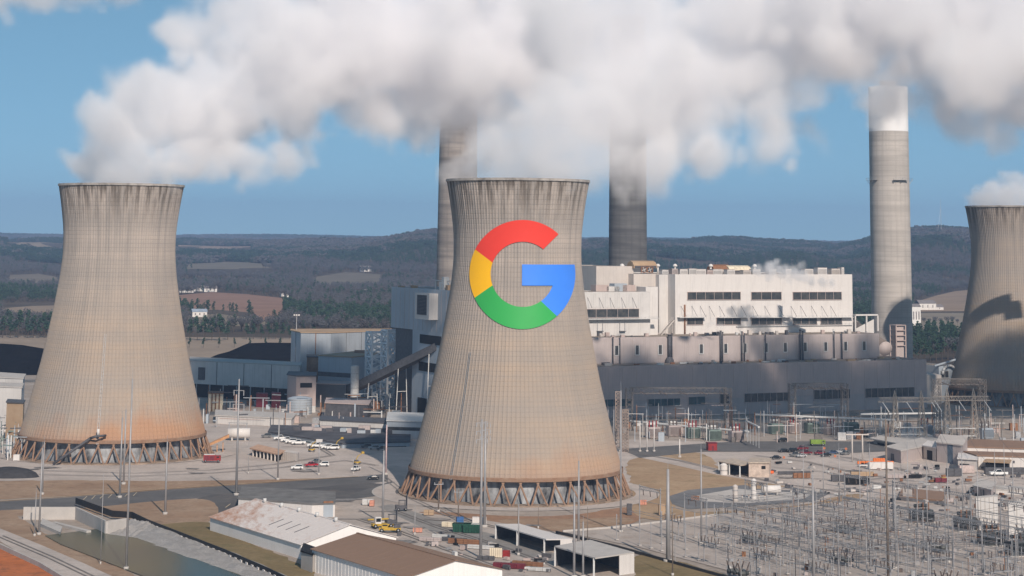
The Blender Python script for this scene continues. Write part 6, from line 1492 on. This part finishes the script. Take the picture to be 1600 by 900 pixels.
boxy('fire_tender', 'bright red tender parked on the apron right of the leftmost tower foot', 'truck', 331, 723, .1, [('body', (-3.4, 1.4, -1.25, 1.25, .6, 2.9), M_RED), ('cab', (1.45, 3.6, -1.25, 1.25, .6, 2.6), M_RED), ('windscreen', (3.0, 3.65, -1.1, 1.1, 1.7, 2.4), M_CGL), ('side_window', (1.9, 2.9, -1.3, 1.3, 1.75, 2.35), M_CGL), ('roof_rack', (-3.2, 1.2, -1, 1, 2.9, 3.15), M_PALE), ('locker_door', (-3.0, -1.2, -1.3, -1.2, .9, 2.6), M_MAROON), ('locker_door', (-1.0, 1.0, -1.3, -1.2, .9, 2.6), M_MAROON)], W4)
boxy('lime_truck', 'lime green truck on the access road before the shaded transformers', 'truck', 1277, 697, .1, [('body', (-3.2, 1.6, -1.2, 1.2, .7, 2.6), mat('lime_paint', (.20, .31, .05), .5)), ('cab', (1.7, 3.5, -1.2, 1.2, .6, 2.4), mat('lime_paint', (.20, .31, .05), .5)), ('windscreen', (3.1, 3.55, -1, 1, 1.5, 2.2), M_CGL), ('side_window', (2.0, 3.0, -1.25, 1.25, 1.5, 2.1), M_CGL)], W4)
for px, py, rz, lab in ((597, 826, .4, 'yellow and white wheeled crane in the concrete yard'), (609, 833, .1, 'low yellow tractor just below the wheeled crane')):
    boxy('yard_crane' if px < 600 else 'yard_tractor', lab, 'crane' if px < 600 else 'tractor', px, py, rz, [('chassis', (-3.4, 3.4, -1.1, 1.1, .7, 1.4), M_YEL), ('cab', (-2.6, -.6, -1, .6, 1.4, 3.4 if px < 600 else 2.6), M_YEL if px > 600 else M_WHITE), ('cab_window', (-2.4, -.8, -1.05, .65, 2.0, 3.1 if px < 600 else 2.4), M_CGL), ('counterweight', (1.4, 3.3, -1, 1, 1.4, 2.4), M_DARK), ('boom', (-4.6 if px < 600 else -1, 2.4, .7, 1.0, 2.4, 2.8), M_YEL if px < 600 else M_DARK)], W4, .65)
for px, py, lab in ((629, 799, 'dark forklift standing in the yard left of the middle tower foot'), (613, 822, 'dark forklift behind the yellow crane')):
    T = boxy('forklift', lab, 'forklift', px, py, .3, [('body', (-1.6, 1.2, -.8, .8, .5, 1.6), M_DARK), ('counterweight', (-2.4, -1.6, -.8, .8, .5, 1.9), M_DARK), ('overhead_guard', (-1.3, .9, -.8, .8, 3.3, 3.45), M_DARK), ('mast', (1.25, 1.5, -.6, -.4, .2, 5.2), M_DARK), ('mast', (1.25, 1.5, .4, .6, .2, 5.2), M_DARK), ('fork', (1.5, 3.4, -.5, -.3, .2, .32), M_DARK), ('fork', (1.5, 3.4, .3, .5, .2, .32), M_DARK)], [(-1.6, -.8), (-1.6, .8), (.9, -.8), (.9, .8)], .5)
    for a in ((-1.2, -.7), (-1.2, .7), (.8, -.7), (.8, .7)): MB().bar((a[0], a[1], 1.6), (a[0], a[1], 3.3), .07, M_DARK).build('guard_post', None, T)
for px, py, lab in ((526, 702, 'yellow boom lift at the end of the row of white vehicles'), (487, 706, 'yellow loader on the apron before the office'), (558, 726, 'yellow boom lift by the lone white pickup')):
    T = boxy('boom_lift', lab, 'boom lift', px, py, .4, [('chassis', (-1.8, 1.8, -1, 1, .5, 1.3), M_YEL), ('turret', (-1.4, .6, -.8, .8, 1.3, 2.2), M_DARK), ('basket', (2.4, 3.8, -.7, .7, 5.4, 6.5), M_YEL)], [(-1.3, -1), (-1.3, 1), (1.3, -1), (1.3, 1)], .5)
    T.scale = (.75,)*3; MB().bar((-.6, 0, 2.2), (.4, 0, 4.2), .25, M_YEL).bar((.4, 0, 4.2), (2.6, 0, 5.6), .2, M_YEL).build('boom', None, T)
# skips, trailers, stacks in the yard
def stack(px, py, rz, label, cat, name, n, size, m, group=None, nx=1, gap=.12):
    x, y = G(px, py); T = thing(name, label, cat, (x, y, LAY[0]), rz, group); a, b, c = size
    me = MB().box(0, a, 0, b, 0, c, m).mesh('piece')
    for i in range(nx):
        for k in range(n): link('piece', me, T, (i*(a+gap), random.uniform(-.1, .1), k*(c+.04)), random.uniform(-.03, .03))
for px, py, m_, lab in ((722, 832, mat('skip_green', (.02, .08, .055), .6), 'left dark green skip by the blue-topped stack'), (738, 833, mat('skip_green', (.02, .08, .055), .6), 'right dark green skip under the white cover')):
    x, y = G(px, py); T = thing('skip', lab, 'skip', (x, y, LAY[0]), -.15); mb = MB(); V = [(-2.6, -1.4, 0), (2.6, -1.4, 0), (2.6, 1.4, 0), (-2.6, 1.4, 0), (-3.0, -1.6, 2.6), (3.0, -1.6, 2.6), (3.0, 1.6, 2.6), (-3.0, 1.6, 2.6)]
    mb.add(V, [(0, 3, 2, 1), (0, 1, 5, 4), (1, 2, 6, 5), (2, 3, 7, 6), (3, 0, 4, 7)], m_); mb.build('bin', None, T)
    r = MB(); [r.box(-2.7+k*.9, -2.6+k*.9, -1.72, -1.5, .3, 2.5, m_) for k in range(7)]; r.build('ribs', None, T); MB().box(-2.9, 2.9, -1.5, 1.5, 2.3, 2.5, M_BLACK if px < 730 else M_WHITE).build('load', None, T)
for px, py, rz, lab, n, sz, m_, nx in ((714, 820, .2, 'stack with a bright blue tarpaulin by the green skips', 2, (2.2, 2, 1.0), mat('blue_tarp', (.05, .14, .34), .7), 1), (738, 822, .0, 'white covered crate row behind the green skips', 1, (2.2, 2.2, 2.4), M_WHITE, 2),
    (662, 806, -.1, 'pair of wooden crates at the edge of the dirt berm', 2, (1.6, 1.4, .8), M_TAN, 2), (690, 824, -.35, 'row of timber frames in the yard', 3, (2.0, 1.6, .45), mat('cream_paint', (.78, .68, .52), .6), 4), (566, 790, -.1, 'pale skid with grey drums by the asphalt road', 2, (1.8, 1.6, .9), M_PALE, 2), (577, 792, -.1, 'orange skid beside the pale skid by the asphalt road', 2, (1.6, 1.6, .9), mat('salmon_paint', (.6, .28, .2), .7), 1),
    (645, 833, 0, 'orange and white barrier blocks round the thin yard pole', 1, (.9, .7, 1.3), mat('salmon_paint', (.6, .28, .2), .7), 3), (675, 843, -.35, 'long stack of grey pipes in the concrete yard', 3, (6, .5, .45), M_PALE, 1), (700, 850, -.35, 'rust-red beams stacked in the concrete yard', 3, (5, .6, .45), M_RUST, 2), (690, 846, -.35, 'dark steel sections lying in the yard', 2, (4, .8, .5), M_DARK, 2),
    (730, 858, -.3, 'pale ladder-like racks in the yard before the open shed', 3, (4, 1.2, .3), M_PALE, 2), (655, 846, -.3, 'grey frames heaped in the yard', 2, (2.2, 1.2, .5), M_GREY2, 3), (785, 872, -.2, 'maroon scrap box behind the white gable', 2, (2, 1.5, .9), M_RED, 1), (770, 888, -.3, 'rust-red scrap heap right of the white gable', 3, (2.2, 1.6, .4), M_MAROON, 4), (800, 884, -.4, 'brown bundled rods behind the scrap heap', 3, (3, 1, .35), M_RUST, 3), (745, 876, -.2, 'dark machine parts behind the white gable', 2, (1.6, 1.1, .5), M_DARK, 3),
    (825, 893, -.3, 'grey pallets before the grey-roofed open shed', 3, (2, 1.6, .25), M_PALE, 3), (765, 872, -.2, 'white upright posts standing in a row behind the gable', 1, (.5, .5, 2.6), mat('cream_paint', (.78, .68, .52), .6), 6), (1080, 783, 0, 'rusty pump set on the tank pad', 2, (1.4, 1.2, .7), M_RUST, 2), (1340, 726, .1, 'row of orange barriers behind the car park', 1, (1.6, .7, 1.1), M_ORANGE, 9), (1365, 722, .1, 'orange safety drums at the end of the barriers', 1, (.9, .9, 1.3), M_ORANGE, 5),
    (1180, 741, .1, 'orange plastic barriers against the tan block', 1, (1.8, .6, 1.0), mat('barrier_orange', (.85, .16, .04), .5), 4), (1300, 753, .1, 'dark stacked machinery in the lay-down yard', 3, (2.6, 1.6, .7), M_DARK, 4), (1322, 758, .1, 'black generator sets in the lay-down yard', 2, (3, 1.8, 1.1), M_BLACK, 3), (1216, 742, .1, 'dark pipework lying by the lane', 2, (3.2, 1, .5), M_DARK, 4), (1240, 748, .1, 'brown cable drums by the lane', 2, (1.6, 1.2, .9), M_RUST, 4), (1358, 734, .1, 'white container office with pink shade in the lay-down yard', 1, (5, 2.4, 2.6), M_WHITE, 2), (1342, 730, .1, 'white flat trailers in the lay-down yard', 1, (6, 2, .6), M_WHITE, 2), (1480, 745, .1, 'dark machines in the lay-down yard at right', 2, (3, 2, 1.4), M_DARK, 2), (1472, 755, .1, 'yellow hose reel and red boxes', 1, (1.8, 1.6, 1.8), M_YEL, 1), (1462, 755, .1, 'maroon boxes left of the yellow reel', 2, (2.2, 1.6, .8), M_MAROON, 2), (1500, 740, .1, 'pale pink container in the lay-down yard', 1, (6, 2.6, 2.8), mat('pink_beige', (.55, .45, .42), .8), 1), (1540, 742, .1, 'dark racks before the front white warehouse', 2, (4, 2, 1.2), M_DARK, 4), (1255, 771, .1, 'pale concrete blocks beside the tank pad', 1, (2, 1.2, 1.2), M_CONC, 3), (1330, 745, .1, 'tan timber stacks in the lay-down yard', 3, (3, 1.4, .5), M_TAN, 3), (1385, 748, .1, 'grey pallets in the lay-down yard', 3, (2.4, 1.6, .4), M_GREY2, 4), (1420, 748, .1, 'black cable heap in the lay-down yard', 2, (2.6, 1.8, .6), M_BLACK, 2), (1000, 790, .1, 'orange and white markers at the edge of the basin path', 1, (.7, .6, 1.6), mat('salmon_paint', (.6, .28, .2), .7), 3), (1030, 806, .1, 'tan cabinet at the back of the switchyard', 1, (2, 1.6, 3.6), M_TAN, 1), (980, 806, .1, 'dark grey cabinet at the back of the switchyard', 1, (1.6, 1.4, 3.6), M_DARK, 1)):
    stack(px, py, rz, lab, 'stack', 'yard_stack', n, sz, m_, None, nx)
# tanks on the pad
tank('gas_tank', 'tall white upright tank on the tank pad', 1178, G(1178, 780)[1], 751, 8, M_WHITE, rings=2, dome=.6); tank('gas_tank', 'shorter cream upright tank on the tank pad', 1149, G(1149, 784)[1], 760, 8, M_BEIGE, rings=2, dome=.5); tank('gas_tank', 'white tank beside the open tan shed', 1131, G(1131, 742)[1], 727, 12, M_WHITE, rings=1, dome=.4)
x, y = G(1205, 774); T = thing('horizontal_tank', 'white horizontal tank lying on the tank pad', 'tank', (x, y, LAY[0]), .1); MB().bar((-3.4, 0, 1.9), (3.4, 0, 1.9), 1.4, M_WHITE, 16).build('shell', None, T); [MB().box(q-.3, q+.3, -1.2, 1.2, 0, 1, M_CONC).build('saddle', None, T) for q in (-2, 2)]
for px in (1160, 1170, 1186, 1195):
    x, y = G(px, 783); T = thing('bollard', 'pale bollard along the front of the tank pad', 'bollard', (x, y, LAY[0]), 0, 'bollards on the tank pad'); MB().cyl(0, 0, 0, 1.6, .25, M_CONC, 8).build('post', None, T); MB().cyl(0, 0, 1.6, 1.75, .28, M_RUST, 8).build('cap', None, T)
# things at the foot of the leftmost tower
x, y = G(150, 727); T = thing('discharge_pipe', 'black pipe bending over the legs of the leftmost tower', 'pipe', (x, y, 0)); mb = MB()
a, b, c, d = (-17, -2, .5), (-3, 2, 10.5), (3, 3, 11.5), (3, 3, 14)
MB().bar(a, b, .55, M_DARK, 8).build('pipe_run', None, T); MB().bar(b, (0, 0, 11.5), .55, M_DARK, 8).bar((0, 0, 11.5), c, .5, M_DARK, 8).build('elbow', None, T); MB().bar((0, 2, 11.5), (0, 2, 14.2), .6, M_WHITE, 8).build('vent', None, T)
x, y = G(339, 706); T = thing('conveyor_hopper', 'orange-brown sloping conveyor at the right foot of the leftmost tower', 'conveyor', (x, y, 0), .15); m_ = mat('orange_brown', (.55, .30, .15), .7)
MB().add([(-6, -1.6, 1.4), (5, -1.6, 6.2), (5, 1.6, 6.2), (-6, 1.6, 1.4), (-6, -1.6, 2.4), (5, -1.6, 7.4), (5, 1.6, 7.4), (-6, 1.6, 2.4)], [(0, 3, 2, 1), (4, 5, 6, 7), (0, 1, 5, 4), (1, 2, 6, 5), (2, 3, 7, 6), (3, 0, 4, 7)], m_).build('deck', None, T)
for q in (-2.5, 0, 2.5): MB().bar((q, -1.4, 0), (q, -1.4, 3.0+q*.4), .25, m_).bar((q, 1.4, 0), (q, 1.4, 3.0+q*.4), .25, m_).build('trestle', None, T)
T, L, zt = px_building('open_shelter', 'long open shelter with an orange-tan roof on the apron', [(394, 880), (434, 858), (442, 872), (404, 895)], 702, 'shelter', M_BLACK, mat('orange_tan_roof', (.55, .36, .25), .8), over=1.5)
for k in range(7): q = (k+.3)/7; MB().box(L[0][0]+(L[1][0]-L[0][0])*q-.3, L[0][0]+(L[1][0]-L[0][0])*q+.3, L[0][1]+(L[1][1]-L[0][1])*q-.5, L[0][1]+(L[1][1]-L[0][1])*q-.1, 0, zt, M_BEIGE).build('post', None, T)
T, L, zt = px_building('cream_container', 'cream container right of the orange-tan open shelter', [(437, 868), (465, 860), (467, 868), (440, 876)], 706, 'container', M_BEIGE, M_BEIGE, over=.1, thick=.15); seams(T, L, 0, .1, zt, 9, M_BEIGE, .08, 'rib')
x, y = G(373, 688); T = thing('tanker', 'white horizontal tank in the plant right of the leftmost tower', 'tank', (x, y, 0), .1); MB().bar((-5, 0, 3.2), (5, 0, 3.2), 2.3, M_WHITE, 16).build('shell', None, T); [MB().box(q-.4, q+.4, -2, 2, 0, 1.4, M_CONC).build('saddle', None, T) for q in (-3, 3)]
# left edge cluster
T, L, zt = px_building('plant_shed', 'white clad shed at the left edge, before the black coal bank', [(-60, 1020), (33, 1005), (36, 1035), (-60, 1060)], 588, wall=M_WHITE2, roof=M_CONC)
T, L, zt = px_building('plant_shed', 'second lower white shed in front at the left edge', [(-60, 985), (31, 975), (33, 1000), (-60, 1010)], 603, wall=M_WHITE2, roof=M_CONC)
T, L, zt = px_building('plant_shed', 'orange-fronted low shed under the pipes at the left edge', [(8, 935), (34, 930), (36, 945), (10, 950)], 629, wall=M_TAN, roof=M_DARK)
mb = MB(); rnd = random.Random(23)
for k in range(190):
    px, D = rnd.uniform(-40, 42), rnd.uniform(850, 990)
    if px > 36-(D-850)*.02: continue
    x = PX(px, D); h = rnd.uniform(2, 12); m_ = rnd.choice([M_PALE, M_GALV, M_WHITE, M_BLUE, M_DARK, mat('green_grey', (.20, .26, .24), .6)])
    if rnd.random() < .5: mb.bar((x, D, 0), (x, D, h), rnd.uniform(.12, .4), m_)
    elif rnd.random() < .7: mb.bar((x, D, h*.8), (x+rnd.uniform(-8, 8), D+rnd.uniform(-3, 3), h*.8), rnd.uniform(.12, .4), m_)
    else: mb.box(x, x+rnd.uniform(1, 3), D, D+2, 0, h*.4, m_)
tag(mb.build('edge_pipework', None), kind='stuff')
x, y = G(14, 745); T = thing('gravel_heap', 'dark covered gravel heap at the left edge', 'heap', (x, y, 0)); mb = MB(); mb.lathe([(9, 0), (8, 1.6), (5.5, 3.0), (2, 3.7), (.1, 3.8)], mat('dark_cover', (.045, .045, .05), .8, bump=.5), 20); mb.build('cover', None, T); T.scale = (1.3, .7, 1)
# people-sized clutter and kerb-side bits scattered over the lay-down yards
mb = MB(); rnd = random.Random(99)
cols = [M_DARK, M_RUST, M_PALE, M_GREY, M_GREY2, M_BLACK, M_DARK, M_GALV, M_BEIGE, M_DARK]
for k in range(330):
    z_ = rnd.random()
    if z_ < .5: px, py = rnd.uniform(1190, 1600), rnd.uniform(724, 775)
    elif z_ < .75: px, py = rnd.uniform(620, 860), rnd.uniform(836, 898); 
    else: px, py = rnd.uniform(1390, 1600), rnd.uniform(775, 800)
    if z_ < .75 and z_ >= .5 and (py-836) < (px-640)*.22-14: continue
    if 505 < px < 720 and py > 831+(px-545)*.28: continue
    x, y = G(px, py); s_ = rnd.uniform(.3, 1.1); a = rnd.uniform(0, 3)
    mb.box(-s_*rnd.uniform(.5, 2.4), s_, -s_*.5, s_*.5, 0, s_*rnd.uniform(.4, 1.4), rnd.choice(cols), a, (x, y, LAY[0]))
tag(mb.build('yard_litter', None), kind='stuff')

# fine steel and cable clutter of the switchyard, far too much to count
mb = MB(); rnd = random.Random(61)
for k in range(420):
    px, py = rnd.uniform(1130, 1600), rnd.uniform(785, 905); x, y = G(px, py)
    if not ok(x, y): continue
    c = rnd.random(); h = rnd.uniform(2, 9); m_ = rnd.choice([M_STEELP, M_STEELP, M_GALV, M_DARK, M_CERAM, M_GREY2, M_RUST])
    if c < .5: mb.bar((x, y, 0), (x, y, h), rnd.uniform(.06, .14), m_, 4, cap=False)
    elif c < .8: L = rnd.uniform(1.5, 7); a = YAW+(pi/2 if rnd.random() < .3 else 0); mb.bar((x, y, h), (x+L*cos(a), y+L*sin(a), h), rnd.uniform(.05, .11), m_, 4, cap=False)
    else: mb.box(x-.5, x+.6, y-.5, y+.5, 0, rnd.uniform(.5, 1.8), m_)
tag(mb.build('switchyard_fittings', None), kind='stuff')
# ------------------------------------------------------------------ labels: alike things in a row are told apart by their place in it
bpy.context.view_layer.update()
ORD = 'leftmost,second from left,third from left,fourth from left,fifth from left,sixth from left,seventh from left,eighth from left,ninth from left,tenth from left,eleventh from left,twelfth from left,thirteenth from left,fourteenth from left,fifteenth from left,sixteenth from left,seventeenth from left,eighteenth from left'.split(',')
same = {}
for o in SC.objects:
    if o.parent is None and o.get('group') and o.get('label'): same.setdefault((o['group'], o['label']), []).append(o)
for (g, l), os_ in same.items():
    if 2 <= len(os_) <= 18 and len(l.split()) <= 13:
        os_.sort(key=lambda o: project(*o.matrix_world.translation)[0])
        for i, o in enumerate(os_): o['label'] = l+', '+(ORD[i] if i < len(os_)-1 or i == 0 else 'rightmost')
    elif 2 <= len(os_) <= 18: print('LONG LABEL', len(l.split()), l)
